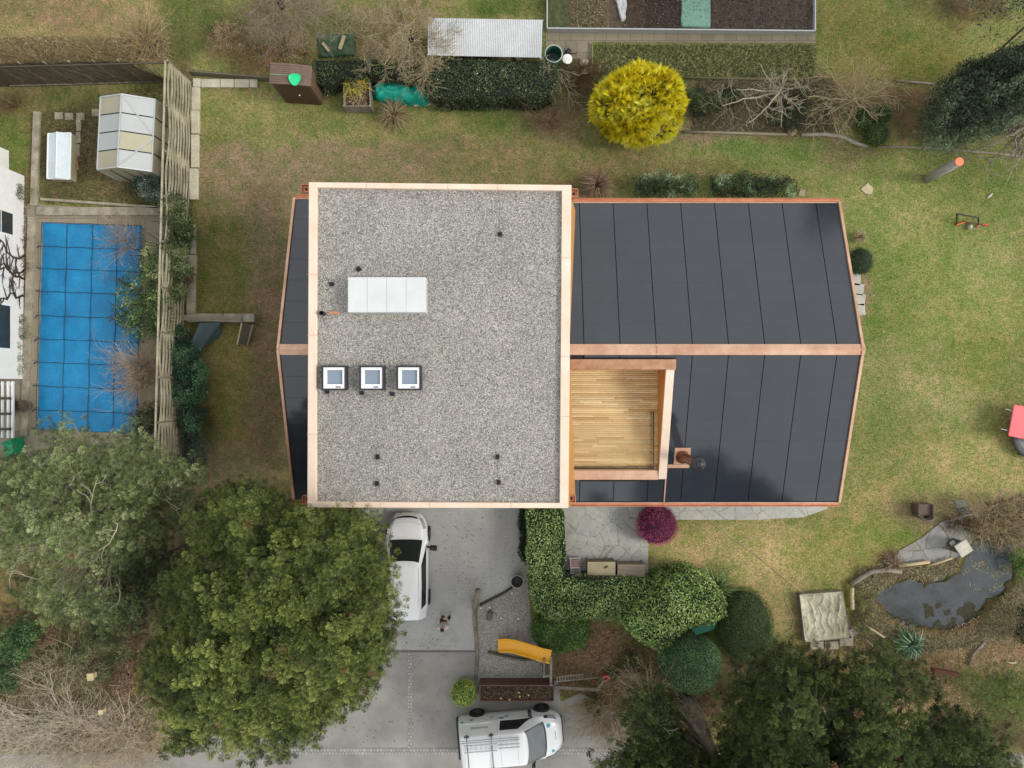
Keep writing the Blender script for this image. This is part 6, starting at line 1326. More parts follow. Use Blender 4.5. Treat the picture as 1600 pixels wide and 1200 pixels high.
def bare_shrub(px, py, rpx, h, col, ns, label, seed, name="bare_shrub", cat="shrub", levels=2, kids=3, curl=.22, grav=-.05, r0=.014, rpy=None, group=None, spread=.35):
    c = P(px, py, 0); k = CH / F; root = empty(name, c, label, cat, group); rs = random.Random(seed); st = []; ry = (rpy or rpx)
    for i in range(ns):
        a = rs.uniform(0, 6.28); e = rs.uniform(.15, 1.0); rr = rpx * k; bx, by = math.cos(a) * rr * spread * rs.random(), math.sin(a) * ry * k * spread * rs.random()
        L = math.hypot(rr * e, h * .8) * rs.uniform(.65, 1.0)
        st.append(((c.x + bx, c.y + by, .02), (math.cos(a) * rr * e, math.sin(a) * ry * k * e, h * rs.uniform(.5, 1.0)), L, r0 * rs.uniform(.7, 1.2)))
    twigmesh("twigs", grow(st, seed, kids, levels, curl, grav, r0=r0), col, root); return root
def bare_tree(px, py, limbs, col, label, seed, trunk_h=1.4, tr=.14, name="bare_tree", kids=4, levels=3, curl=.3, tcol=None, grav=0.0, cat="tree", klen=.55, rlimb=.05, ang=.75, lean=(0, 0), rend=.006):
    """trunk at photo px,py; limbs = (px, py, height) of the main limb tips"""
    c = P(px, py, 0); root = empty(name, c, label, cat); top = Vector((c.x + lean[0], c.y + lean[1], trunk_h)); rs = random.Random(seed)
    lines = []; st = []
    for lx, ly, lh in limbs:
        t = P(lx, ly, lh); d = t - top; m1 = top.lerp(t, .4) + Vector((rs.gauss(0, .12), rs.gauss(0, .12), rs.uniform(0, .25))) * d.length * .35; pts = []
        K = 10
        for i in range(K + 1):
            u = i / K; p = top * (1 - u) ** 2 + m1 * 2 * u * (1 - u) + t * u * u; p = p + Vector((rs.gauss(0, .03), rs.gauss(0, .03), rs.gauss(0, .02))) * d.length * .35; pts.append(p if 0 < i else top.copy())
        rr = [rlimb + (rend * 1.5 - rlimb) * (i / K) for i in range(K + 1)]; lines.append((pts, rr))
        for _ in range(kids + 2):
            i = rs.randint(2, K); u = (pts[i] - pts[i - 1]).normalized(); a = Vector((rs.gauss(0, 1), rs.gauss(0, 1), rs.gauss(0.1, .5))); s = (a - u * a.dot(u)).normalized()
            st.append((pts[i], u * math.cos(ang) + s * math.sin(ang), d.length * klen * rs.uniform(.5, 1.1), rr[i] * .6))
    MB().tube([c - Vector((0, 0, .1)), c.lerp(top, .5) + Vector((.04, -.03, 0)), top], [tr * 1.25, tr, tr * .85], 10).build("trunk", M("bark_%s" % name + str(seed), tcol or tuple(x * .7 for x in col), .95, var=.3, scale=5, bmp=.6), root, smooth=True)
    twigmesh("limb", lines, col, root, 6); twigmesh("twigs", grow(st, seed + 1, kids, levels - 1, curl, grav, kid_ang=ang, rend=rend), col, root); return root
# ---- pines
def puff_template(n=26, up=.55, w=.016, L=.145):
    a = rng.uniform(0, 6.283, n); e = np.arcsin(np.clip(rng.uniform(-.1, 1, n), -1, 1)) ; d = np.stack([np.cos(a) * np.cos(e), np.sin(a) * np.cos(e), np.sin(e)], 1); LL = L * rng.uniform(.88, 1.06, n)
    s = np.cross(d, rng.normal(0, 1, (n, 3))); s /= np.linalg.norm(s, axis=1)[:, None]
    b0 = d * .015; tip = d * LL[:, None]; tip[:, 2] += .03
    V = np.stack([b0 - s * w * .3, tip + s * w * .5, tip - s * w * .5], 1)
    return V  # n,3,3
def needles(name, C, scale, tint, parent, nt=6, n=26, w=.016, L=.145):
    tm = [puff_template(n, w=w, L=L) for _ in range(nt)]; k = rng.integers(0, nt, len(C)); T = np.stack(tm)[k]   # m,n,5,3
    a = rng.uniform(0, 6.283, len(C)); ca, sa = np.cos(a)[:, None, None], np.sin(a)[:, None, None]
    X, Y, Z = T[..., 0] * ca - T[..., 1] * sa, T[..., 0] * sa + T[..., 1] * ca, T[..., 2]
    lx, ly = rng.normal(0, .25, (2, len(C), 1, 1)); X = X + Z * lx; Y = Y + Z * ly
    V = np.stack([X, Y, Z], -1) * scale[:, None, None, None] + C[:, None, None, :]; m = len(C) * T.shape[1]
    # shading painted into each tuft: needle bases darkened, tips lightened as if lit
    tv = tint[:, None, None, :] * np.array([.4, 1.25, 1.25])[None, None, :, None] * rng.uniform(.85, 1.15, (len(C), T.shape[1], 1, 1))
    return npmesh(name, V.reshape(-1, 3), np.arange(m * 3).reshape(-1, 3), leaf_mat("needle", .55, .15, .35), parent, np.clip(tv.reshape(-1, 3), 0, .8))
def pine(name, trunk_px, poly, h_edge, h_top, D, npad, cols, label, pad_r=.75, per=26, puff=1.0, layers=((1.0, 1.0),), bark=(92, 78, 64), tr=.3, ht=None, twc=(120, 106, 88), density=1.0, seed=3, lean_top=None, limb_show=.0, w=.016, cat="tree", n=26, holes=0.0, core=True, shift=(0, 0), dead=0):
    """pine: trunk, limbs, and pads of needle tufts filling the crown whose outline is poly"""
    rs = random.Random(seed); base = P(trunk_px[0], trunk_px[1], 0); root = empty(name, base, label, cat)
    xs_, ys_ = [p[0] for p in poly], [p[1] for p in poly]; pads = []; tries = 0; mind = math.sqrt(parea(poly) / npad) * .78
    while len(pads) < npad and tries < 20000:
        tries += 1; x, y = rs.uniform(min(xs_), max(xs_)), rs.uniform(min(ys_), max(ys_))
        if not pip(np.array([x]), np.array([y]), poly)[0]: continue
        if any((x - q[0]) ** 2 + (y - q[1]) ** 2 < mind ** 2 for q in pads): continue
        d = float(pdist(np.array([x]), np.array([y]), poly)[0])
        if d < 11: continue
        if holes and float(fnoise(np.array([x * .02 + seed]), np.array([y * .02]), 2)[0]) < holes: continue
        u = min(d / D, 1); h = h_edge + (h_top - h_edge) * (1 - (1 - u) ** 2) + rs.uniform(-.9, .5); pads.append((x, y, h, d))
    C = []; S = []; K_ = []
    cxr, cyr = float(np.mean([P(q[0], q[1], q[2]).x for q in pads])), float(np.mean([P(q[0], q[1], q[2]).y for q in pads]))
    top = Vector(lean_top) if lean_top else Vector((base.x, base.y, (ht or h_top - 2.2)))
    lines = []
    for (x, y, h, d) in pads:
        pc = P(x, y, h); k = (CH - h) / F; pr = min(pad_r, max(.28, (d + 4) * k)); m = int(per * (pr / pad_r) ** 1.6 * density)
        pv_ = rs.uniform(-.24, .28); a = rs.uniform(0, 6.28); ax_ = math.atan2(pc.y - cyr, pc.x - cxr) + rs.gauss(0, .35); ca_, sa_ = math.cos(ax_), math.sin(ax_)
        for (hs_, ns_) in layers:
            mm = int(m * ns_); ii_ = np.arange(mm); th = ii_ * 2.39996 + a; r = np.sqrt((ii_ + .5) / max(mm, 1)) * pr * (1 + .2 * np.sin(th * 2 + a)) + rng.normal(0, .03, mm); lx_, ly_ = np.cos(th) * r * 1.4, np.sin(th) * r * .72; q = np.stack([pc.x + lx_ * ca_ - ly_ * sa_, pc.y + lx_ * sa_ + ly_ * ca_, pc.z + (1 - hs_) * -1.2 + .38 * pr * np.sqrt(np.clip(1 - (r / pr / 1.26) ** 2, 0, 1)) + rng.normal(0, .07, mm) - .1 * (r / pr) ** 2], 1)
            C.append(q); S.append(rng.uniform(.75, 1.2, mm) * puff); K_.append(np.clip(rng.normal(.5, .17, mm) + pv_, 0, .999))
        u = min(1, max(.35, (h - 1) / top.z)); s0 = base.lerp(top, min(.97, u * rs.uniform(.75, .95))); mid = s0.lerp(pc, .55) + Vector((rs.gauss(0, .15), rs.gauss(0, .15), rs.uniform(-.25, .15)))
        e = Vector((pc.x, pc.y, pc.z - .12)); L = (e - s0).length; K = 8; pts = [s0 * (1 - t) ** 2 + mid * 2 * t * (1 - t) + e * t * t for t in [i / K for i in range(K + 1)]]
        r0 = .012 + .011 * L; lines.append((pts, [r0 + (.010 - r0) * i / K for i in range(K + 1)]))
        for j in range(5):
            a2 = rs.uniform(0, 6.28); t = Vector((pc.x + math.cos(a2) * pr * .8, pc.y + math.sin(a2) * pr * .8, pc.z + rs.uniform(-.05, .12))); lines.append(([pts[-3], pts[-2].lerp(t, .5), t], [.012, .009, .006]))
    C, S, K_ = np.concatenate(C), np.concatenate(S), np.concatenate(K_)
    cl = np.array([lin(c) for c in cols]) * KA * 1.5; cl = cl * .88 + cl.mean(1, keepdims=True) * .12 * np.array([1.1, 1.0, .8]); f = K_ * (len(cl) - 1); i0 = np.clip(f.astype(int), 0, len(cl) - 2); t = (f - i0)[:, None]; tint = cl[i0] * (1 - t) + cl[i0 + 1] * t; br_ = rng.random(len(C)) < .004; tint[br_] = np.array(lin((150, 120, 84)))
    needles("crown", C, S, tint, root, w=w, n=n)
    MB().tube([base - Vector((0, 0, .2)), base.lerp(top, .3) + Vector((.06, .03, 0)), base.lerp(top, .65) - Vector((.05, 0, 0)), top], [tr * 1.2, tr, tr * .7, tr * .2], 14).build("trunk", M("pine_bark_%d" % seed, bark, .95, var=.45, scale=6, fine=22, fvar=.4, bmp=1.0, stretch=(1, 1, .35)), root, smooth=True)
    twigmesh("limb", lines, twc, root, 5)
    for _ in range(dead):
        x, y, h, d = rs.choice(pads); p0 = P(x, y, h + .15); a = rs.uniform(0, 6.28); L = rs.uniform(.7, 1.5); pts = [p0]
        for k in range(6): a += rs.gauss(0, .3); pts.append(pts[-1] + Vector((math.cos(a), math.sin(a), rs.uniform(-.05, .25))) * L / 6)
        dl = [(pts, [.019 - .0018 * k for k in range(7)])]
        for k in (2, 3, 5): b_ = a + rs.choice((-1, 1)) * rs.uniform(.6, 1.2); dl.append(([pts[k], pts[k] + Vector((math.cos(b_), math.sin(b_), .3)) * L * .2, pts[k] + Vector((math.cos(b_ + .3), math.sin(b_ + .3), .35)) * L * .4], [.011, .009, .006]))
        twigmesh("dead_branch", dl, (178, 170, 150), root, 5)
    return root

GREEN_L = [((62, 84, 42), 3), ((110, 138, 70), 4), ((148, 172, 98), 3), ((192, 208, 150), 1.1)]
DARKH = [((46, 58, 38), 4), ((66, 80, 50), 4), ((92, 106, 70), 2), ((146, 156, 118), .6)]
# hedges
hedge("dark_hedge", [(664, 94), (700, 90), (846, 93), (872, 100), (868, 140), (845, 152), (780, 150), (700, 152), (672, 146), (664, 120)], 1.5, DARKH, .07, 620, "long dark evergreen hedge running below the tin roof shelter", wob=.12)
hedge("dark_hedge", [(488, 92), (560, 88), (600, 94), (660, 100), (662, 121), (600, 118), (575, 114), (530, 118), (500, 130), (488, 118)], 1.35, DARKH, .075, 520, "dark loose hedge between the brown shed and the bare pale tree", wob=.2)
hedge("clipped_hedge", [(824, 797), (852, 793), (880, 796), (882, 860), (880, 904), (900, 908), (960, 907), (1016, 909), (1030, 922), (1020, 940), (1004, 962), (985, 968), (900, 969), (862, 970), (838, 956), (828, 920), (825, 860)], 1.45, GREEN_L, .078, 640, "bright green L shaped clipped hedge bordering the flagstone patio", core=(38, 54, 26), wob=.09)
hedge("clipped_hedge", [(1042, 908), (1060, 899), (1084, 896), (1112, 908), (1128, 926), (1137, 944), (1134, 964), (1112, 976), (1078, 980), (1058, 996), (1034, 1018), (1008, 1006), (988, 990), (972, 974), (984, 958), (1012, 940), (1026, 924)], 2.0, [((64, 90, 44), 3), ((116, 146, 70), 4), ((156, 186, 98), 3), ((204, 220, 156), 1.2)], .09, 560, "broad glossy green clipped hedge block east of the L shaped hedge", core=(40, 58, 28), wob=.12)
hedge("ivy_screen", [(814, 798), (826, 797), (827, 878), (818, 880), (812, 862), (816, 840), (811, 822)], .8, [((24, 38, 22), 4), ((38, 56, 32), 3)], .07, 600, "thin dark ivy strip hugging the driveway side of the clipped hedge", cat="ivy", wob=.1)
# brown patch in the hedge top
# clipped and round shrubs
GRASSY = [((38, 56, 20), 3), ((56, 80, 30), 4), ((78, 104, 44), 2)]
ball("round_shrub", 876, 984, 44, 36, 1.15, GRASSY, .10, 9000, "dark grassy green round shrub at the foot of the L shaped hedge", asp=5, tilt=.7, core=(34, 50, 20))
ball("round_shrub", 1078, 1036, 49, 47, 1.75, [((42, 62, 38), 3), ((58, 82, 50), 4), ((80, 104, 66), 2)], .075, 12000, "large blue green clipped ball shrub below the glossy hedge block", asp=5, tilt=.6, core=(38, 56, 36), lumps=.03)
ball("round_shrub", 1162, 978, 45, 58, 1.7, [((34, 46, 22), 3), ((48, 62, 30), 4), ((62, 80, 40), 1.5)], .07, 13000, "tall dark olive clipped shrub between the blue ball and the sandbox", asp=5, tilt=.55, core=(32, 44, 20), lumps=.04, rot=.1)
ball("round_shrub", 725, 1083, 20, 21, .95, [((70, 86, 30), 3), ((96, 112, 42), 4), ((120, 134, 60), 2)], .05, 3600, "small yellowish green clipped ball at the corner of the raised planter", asp=3, core=(60, 74, 28), lumps=.03)
ball("round_shrub", 1028, 903, 15, 15, .7, [((58, 82, 34), 3), ((86, 112, 48), 3)], .05, 1800, "tiny green ball shrub next to the grey streaky table", asp=3, core=(46, 66, 28))
ball("purple_shrub", 1027, 820, 31, 31, 1.25, [((74, 22, 48), 3), ((104, 34, 68), 4), ((140, 60, 98), 2)], .055, 8000, "round purple heather coloured shrub at the edge of the patio", asp=4, tilt=.8, core=(60, 18, 38), lumps=.07)
ball("round_shrub", 1345, 408, 19, 21, .9, [((34, 46, 28), 3), ((50, 66, 38), 3)], .05, 2600, "small dark clipped ball shrub against the east gable", asp=3, core=(30, 42, 24))
for (px, py, r, h, lb) in ((1351, 186, 15, .8, "clipped ball under the pale bare shrub, leftmost of a trio"), (1378, 180, 13, .75, "clipped ball under the pale bare shrub, upper right of a trio"), (1370, 209, 18, .9, "biggest clipped ball of the trio by the curved stone edging")):
    ball("round_shrub", px, py, r, r * 1.05, h, [((38, 54, 22), 3), ((58, 78, 34), 3)], .05, 2400, lb, asp=3, core=(34, 48, 20), group="trio of clipped balls")
YEL = [((122, 124, 30), 1.2), ((220, 196, 26), 1.6), ((255, 226, 38), 4), ((255, 240, 96), 3)]
def golden():
    px, py = 1001, 160; h = 2.6; root = empty("golden_conifer", P(px, py), "bright golden yellow conifer bush, the only yellow one, north of the solar roof", "shrub")
    c = P(px, py, 1.5); k = (CH - 1.5) / F; rx, ry = 66 * k, 54 * k; n_ = 2600
    th = rng.uniform(0, 6.283, n_); w = rng.uniform(-.3, 1, n_); s = np.sqrt(1 - w * w) ** .75; lum = 1 + (fnoise(th * 1.5 + 3, w * 2.2, 3) - .5) * .6
    D = np.stack([np.cos(th) * s, np.sin(th) * s, w], 1); w[:500] = rng.uniform(.75, 1, 500); D[:500, 2] = w[:500]; D[:500, :2] = np.stack([np.cos(th[:500]), np.sin(th[:500])], 1) * (np.sqrt(1 - w[:500] ** 2) ** .75)[:, None]; Pt = np.array([c.x, c.y, 1.15]) + D * lum[:, None] * np.array([rx, ry, 1.4])
    # flat fan-shaped sprays, each of ~9 scale leaves
    m = 13; V = []; fan = np.linspace(-1.1, 1.1, m); T = []
    out = D * [1, 1, .45] + np.stack([rng.normal(0, .45, n_), rng.normal(0, .45, n_), rng.uniform(0, .2, n_)], 1) * (1 + np.clip(w, 0, 1) * .6)[:, None]; out /= np.linalg.norm(out, axis=1)[:, None]; r = rng.normal(0, 1, (n_, 3)); sd2 = np.cross(out, r); sd2 /= np.linalg.norm(sd2, axis=1)[:, None]; up_ = np.cross(out, sd2)
    tip = rng.uniform(.5, 1.5, n_) * .25; kk = cluster_patch(Pt, 2.4); cl = np.array([lin(c0) for c0, _ in YEL]) * KA
    ti = np.clip(kk * .6 + .35 + rng.normal(0, .18, n_), 0, .999) * 3; ii = ti.astype(int); fr_ = (ti - ii)[:, None]; ct_ = cl[ii] * (1 - fr_) + cl[np.minimum(ii + 1, 3)] * fr_
    for j, f in enumerate(fan):
        d = out * np.cos(f) + sd2 * np.sin(f); L = (tip * (1 - .35 * abs(f)) * rng.uniform(.8, 1.15, n_))[:, None]; base = Pt + out * (L * .15 * (1 - abs(f))); wd = up_ * .02 + np.cross(d, up_) * .03
        V.append(np.stack([base - wd * .5, base + wd * .5, base + d * L], 1)); g = np.stack([ct_ * .6, ct_ * .6, ct_ * 1.3], 1); T.append(g)  # spray bases darkened, tips lightened: shaded gaps painted into the leaf colour
    V = np.stack(V, 1).reshape(-1, 3); T = np.stack(T, 1).reshape(-1, 3)
    npmesh("sprays", V, np.arange(len(V)).reshape(-1, 3), leaf_mat("gold_leaf", .6, .25, .2), root, np.clip(T, 0, .86))
    P2_ = Pt - D * np.array([.12, .12, .1]); q = rng.integers(0, n_, 9000); leafcloud("leaves", P2_[q] + rng.normal(0, .06, (9000, 3)), D[q], .09, 2.4, .8, [((70, 84, 24), 3), ((130, 132, 26), 3), ((196, 180, 28), 2)], root)
    mb = MB(); NN = 16
    for i in range(9):
        ph = math.pi * i / 8
        for j in range(NN): a = 2 * math.pi * j / NN; mb.v.append((c.x + rx * .85 * math.sin(ph) ** .75 * math.cos(a), c.y + ry * .85 * math.sin(ph) ** .75 * math.sin(a), 1.1 - 1.15 * math.cos(ph)))
    mb.f = [(i * NN + j, i * NN + (j + 1) % NN, (i + 1) * NN + (j + 1) % NN, (i + 1) * NN + j) for i in range(8) for j in range(NN)]; mb.build("branches", M("gold_inner", (74, 78, 26), .95), root, smooth=True)
golden()
LAUR = [((40, 56, 34), 3), ((62, 84, 52), 4), ((96, 120, 84), 2), ((140, 158, 128), .7)]
loose("rhododendron", [(1010, 291, 22, 1.1), (1040, 290, 26, 1.2), (1072, 290, 22, 1.05)], LAUR, .09, 5200, "dark leathery shrub along the north eaves, nearer the flat roof", asp=3)
loose("rhododendron", [(1128, 291, 22, 1.1), (1162, 289, 25, 1.15), (1198, 291, 22, 1.1), (1226, 292, 20, 1.0)], LAUR, .09, 6500, "longer leathery evergreen along the north eaves near the gable end", asp=3)
loose("ivy_shrub", [(215, 452, 34, 1.6), (225, 500, 38, 1.8), (200, 490, 28, 1.4), (245, 425, 28, 1.8), (246, 474, 30, 2.2), (236, 400, 22, 1.4), (250, 510, 22, 1.9)], [((54, 74, 34), 3), ((84, 108, 52), 4), ((124, 146, 78), 2), ((170, 176, 110), .6)], .09, 8500, "light green broadleaved shrub leaning over the blue pool cover", asp=2.2)
loose("cherry_laurel", [(285, 560, 32, 1.3), (292, 610, 34, 1.4), (300, 650, 24, 1.2), (275, 525, 22, 1.0), (305, 580, 22, 1.2)], [((30, 54, 38), 3), ((46, 80, 52), 4), ((74, 112, 74), 2)], .11, 8500, "dark green laurel shrub east of the woven fence", asp=2.6)
loose("ivy_shrub", [(272, 318, 20, 2.1), (278, 350, 24, 2.2), (270, 388, 22, 2.2), (280, 420, 20, 1.8), (284, 365, 22, 1.4), (276, 455, 18, 1.6)], [((50, 64, 34), 3), ((78, 96, 52), 3), ((110, 120, 74), 2)], .085, 8500, "green climbing shrub covering the middle of the woven fence", asp=2)
loose("ivy_shrub", [(300, 690, 22, .9), (302, 715, 22, .9), (294, 670, 18, .8)], [((40, 56, 46), 3), ((62, 80, 66), 3), ((96, 112, 96), 1)], .08, 3500, "greyish green low shrub at the south end of the woven fence", asp=2.4)
loose("blue_conifer", [(238, 292, 26, 1.5), (222, 286, 16, 1.2), (250, 300, 18, 1.4)], [((52, 72, 60), 3), ((84, 106, 92), 3), ((130, 148, 134), 1)], .09, 3600, "small blue green shrub at the greenhouse corner", asp=3)
loose("dark_bush", [(226, 660, 26, 1.2), (232, 690, 26, 1.3), (240, 640, 20, 1.0)], [((44, 54, 32), 3), ((70, 80, 48), 3), ((110, 116, 76), 1)], .10, 3200, "olive bush between pool and fence above the pines", asp=3)
loose("grey_plant", [(24, 560, 12, .5), (26, 578, 12, .5), (26, 540, 9, .5)], [((140, 150, 134), 3), ((176, 184, 170), 2), ((100, 116, 90), 2)], .07, 900, "silvery grey perennial against the white house wall", cat="plant")
loose("green_plant", [(36, 300, 14, .6), (34, 520, 12, .4), (33, 500, 9, .4)], [((84, 96, 60), 3), ((112, 120, 76), 2)], .07, 700, "low green plants in the narrow bed by the white house", cat="plant")
loose("low_evergreen", [(1086, 150, 18, .7), (1094, 170, 14, .6), (1118, 158, 18, .6), (1140, 150, 16, .5)], [((36, 50, 26), 3), ((58, 78, 40), 3), ((84, 100, 56), 1)], .07, 4200, "dark low evergreens immediately right of the golden conifer", asp=2)
loose("low_evergreen", [(1230, 160, 22, .8), (1255, 158, 20, .7), (1240, 190, 18, .7), (1216, 182, 14, .6)], [((44, 54, 34), 3), ((66, 78, 50), 3), ((100, 108, 74), 1)], .07, 3600, "dark low evergreens beneath the gnarled bare fruit tree", asp=2)
loose("low_evergreen", [(930, 1100, 20, .6), (960, 1050, 14, .5), (985, 1035, 20, .7)], [((46, 56, 26), 3), ((72, 84, 40), 3)], .08, 2600, "olive green low bushes under the weeping bare shrub", asp=3)
loose("green_bush", [(20, 1010, 30, 1.6), (40, 990, 24, 1.5), (10, 1060, 26, 1.2)], [((38, 60, 32), 3), ((58, 88, 46), 4), ((88, 122, 68), 1)], .10, 5200, "fresh green bush at the lower left margin of the garden", asp=2)
loose("red_twig_bush", [(72, 990, 22, .9)], [((96, 62, 52), 3), ((116, 82, 66), 3)], .06, 1500, "dull red leafed bush beside the fresh green bush", asp=2)
loose("copper_bush", [(205, 1055, 26, .9), (190, 1075, 18, .8)], [((124, 92, 74), 3), ((150, 118, 94), 2), ((98, 88, 62), 2)], .07, 2000, "coppery brown low bush between the two nesting boxes and pine", asp=2)
loose("brown_bush", [(350, 55, 24, 1.2), (338, 62, 14, 1.0), (366, 62, 14, 1.0)], [((140, 116, 84), 3), ((172, 148, 112), 3), ((104, 82, 58), 2)], .06, 3600, "round brown dried bush by the garden corner behind the slat fence", asp=4)
loose("russet_undergrowth", [(440, 70, 34, .8), (410, 88, 28, .7), (475, 84, 24, .6)], [((124, 90, 56), 3), ((150, 116, 76), 3), ((96, 80, 50), 3)], .07, 3600, "russet dried undergrowth just above the brown shed", asp=3)
loose("pond_bush", [(1596, 872, 18, .9), (1606, 890, 20, .9)], [((60, 92, 34), 3), ((96, 134, 56), 3)], .08, 1800, "bright green bush at the pond's right bank", asp=3)
loose("moss_bush", [(1346, 930, 14, .35), (1350, 955, 18, .4), (1348, 980, 14, .4)], [((104, 112, 52), 3), ((132, 138, 66), 3), ((90, 82, 56), 3)], .05, 2200, "mossy green cushion plants beside the sandbox log", asp=2)
loose("dark_yew", [(1604, 990, 20, 1.4), (1610, 960, 16, 1.2)], [((24, 34, 22), 3), ((38, 50, 32), 3)], .08, 2200, "dark evergreen edge at the right margin by the sandy path", asp=3)
loose("low_evergreen", [(150, 1000, 30, .8), (118, 1028, 24, .7), (185, 1022, 24, .7), (160, 1050, 18, .6)], [((62, 78, 44), 3), ((92, 108, 62), 3), ((128, 134, 90), 1)], .07, 5200, "mixed green ground shrubs just above the larger nesting box", asp=2)
# strappy plants
def strappy(name, px, py, r, h, cols, n_, label, wid=.05, z=0.02, flat=.9):
    c = P(px, py, z); k = CH / F; root = empty(name, c, label, "plant"); a = rng.uniform(0, 6.283, n_); L = r * k * rng.uniform(.6, 1.1, n_); e = rng.uniform(.15, 1, n_)
    d = np.stack([np.cos(a), np.sin(a), 0 * a], 1); s = np.stack([-np.sin(a), np.cos(a), 0 * a], 1) * wid / 2; b = np.array(c) + rng.normal(0, .08 * r * k, (n_, 3)) * [1, 1, 0]
    p1 = b + d * (L * .45)[:, None] + np.array([0, 0, 1.]) * (h * e * .9)[:, None]; p2 = b + d * (L)[:, None] + np.array([0, 0, 1.]) * (h * e * rng.uniform(.3, 1.0, n_))[:, None]
    V = np.stack([b - s * .6, b + s * .6, p1 + s, p1 - s, p2 + s * .1, p2 - s * .1], 1).reshape(-1, 3); q = np.arange(n_)[:, None] * 6; cl = np.array([lin(x) for x in cols]) * KA
    npmesh("leaves", V, np.concatenate([q + np.array([0, 1, 2, 3]), q + np.array([3, 2, 4, 5])]), leaf_mat("strap_leaf", .4, .15, .5), root, np.repeat(cl[rng.integers(0, len(cl), n_)] * rng.uniform(.75, 1.25, (n_, 1)), 6, 0)); return root
strappy("yucca", 1415, 1002, 27, .8, [(58, 92, 58), (92, 128, 88), (150, 178, 140)], 170, "spiky blue green yucca rosette south of the pond", .06)
strappy("ornamental_grass", 1106, 908, 30, 1.5, [(86, 112, 56), (130, 152, 88), (168, 180, 120)], 260, "fountain of long green grass blades behind the glossy hedge", .035)
strappy("dry_grass_tuft", 618, 182, 28, .7, [(150, 132, 92), (120, 108, 72), (96, 100, 60), (196, 170, 128)], 420, "straw coloured grass tuft in front of the teal tarpaulin", .02)
strappy("dry_grass_tuft", 932, 294, 28, .9, [(140, 110, 84), (168, 140, 104), (110, 84, 66)], 520, "reddish brown dry grass clump at the flat roof's north east corner", .018)
strappy("ornamental_grass", 1336, 1020, 12, .4, [(110, 140, 70), (150, 170, 96)], 60, "small bright grass tuft beside the sandbox slabs", .03)
strappy("dry_grass_tuft", 1340, 372, 12, .5, [(150, 130, 100), (176, 156, 120)], 160, "thin dry grass at the east gable between roof corner and ball shrub", .015)
strappy("pale_perennial", 680, 158, 16, .5, [(176, 160, 112), (140, 136, 84)], 140, "pale dry perennial at the right end of the teal tarpaulin", .02)

# bare shrubs and trees
TAN = (176, 160, 130)
bare_tree(640, 60, [(590, 20, 2.2), (565, 60, 2.0), (600, 100, 2.0), (640, 120, 1.8), (675, 110, 1.8), (690, 70, 2.2), (660, 20, 2.6), (620, -10, 2.4), (640, 55, 3.2), (610, 62, 3.0), (575, 35, 2.2), (668, 134, 1.4)], (176, 162, 130), "pale twiggy bare tree reaching from the dark hedge toward the tin roof", 21, .8, .12, kids=6, levels=3, curl=.3, rlimb=.035, klen=.5, rend=.007)
bare_tree(440, 10, [(390, 20, 2.5), (400, -10, 3), (430, 40, 2.6), (470, 20, 2.8), (480, 50, 2.0), (415, 62, 1.8), (450, 70, 1.8), (515, -5, 2.6), (500, 20, 2.4)], (160, 146, 124), "grey bare tree at the top edge above the russet undergrowth", 22, .9, .12, kids=6, levels=3, curl=.22, rlimb=.035, klen=.55, rend=.006)
bare_tree(1325, 165, [(1262, 150, 1.4), (1275, 190, 1.0), (1290, 110, 1.8), (1330, 90, 2.0), (1370, 110, 1.9), (1395, 150, 1.6), (1370, 190, 1.2), (1320, 200, 1.0), (1300, 175, 1.4), (1345, 130, 2.4), (1400, 128, 1.4)], (190, 176, 138), "pale sprawling bare shrub above the trio of clipped balls", 23, .5, .07, kids=6, levels=2, curl=.2, rlimb=.022, klen=.55, grav=-.12, name="bare_shrub", cat="shrub", rend=.006)
bare_tree(1205, 160, [(1185, 98, 2.0), (1150, 140, 1.8), (1172, 190, 1.6), (1220, 200, 1.6), (1255, 180, 1.8), (1260, 135, 1.8), (1225, 110, 2.0), (1200, 165, 2.5), (1240, 160, 2.2), (1130, 165, 1.4)], (168, 158, 138), "gnarled grey bare fruit tree in the shrub bed right of the golden conifer", 24, 1.0, .13, kids=4, levels=2, curl=.42, rlimb=.045, klen=.42, rend=.009, ang=.95)
bare_tree(1128, 180, [(1105, 160, 1.2), (1112, 195, 1.0), (1140, 172, 1.3), (1124, 150, 1.2), (1146, 200, 1.0)], (150, 136, 116), "small dead branched shrub between golden conifer and fruit tree", 25, .4, .05, kids=3, levels=2, curl=.35, rlimb=.02, name="bare_shrub", cat="shrub")
bare_tree(1580, 205, [(1530, 235, 1.8), (1545, 190, 2.6), (1565, 260, 1.6), (1600, 270, 1.8), (1570, 290, 1.4), (1590, 165, 3), (1625, 200, 3), (1540, 260, 1.3), (1560, 225, 2.4), (1612, 240, 2.4)], (158, 150, 130), "old gnarled bare tree with thick mossy limbs at the right margin", 26, 1.5, .2, kids=5, levels=2, curl=.38, rlimb=.085, klen=.45, rend=.008, ang=.9, tcol=(110, 104, 84))
bare_tree(868, 125, [(856, 108, 1.8), (880, 132, 1.6), (895, 165, 1.2), (862, 150, 1.4), (905, 118, 1.4)], (150, 140, 120), "slender young bare tree leaning beside the tall wooden stake", 27, 1.0, .04, kids=4, levels=2, curl=.2, rlimb=.02)
bare_shrub(858, 190, 36, 1.2, (150, 124, 104), 46, "small reddish grey bare shrub on the north lawn by the hedge end", 31, curl=.16)
bare_shrub(905, 120, 40, .9, (116, 90, 72), 60, "brown low bare shrub filling the gap beside the golden conifer", 32, curl=.3)
bare_shrub(225, 580, 46, 1.8, (190, 168, 142), 120, "brown twiggy shrub overhanging the pool's right side", 33, rpy=54, curl=.18)
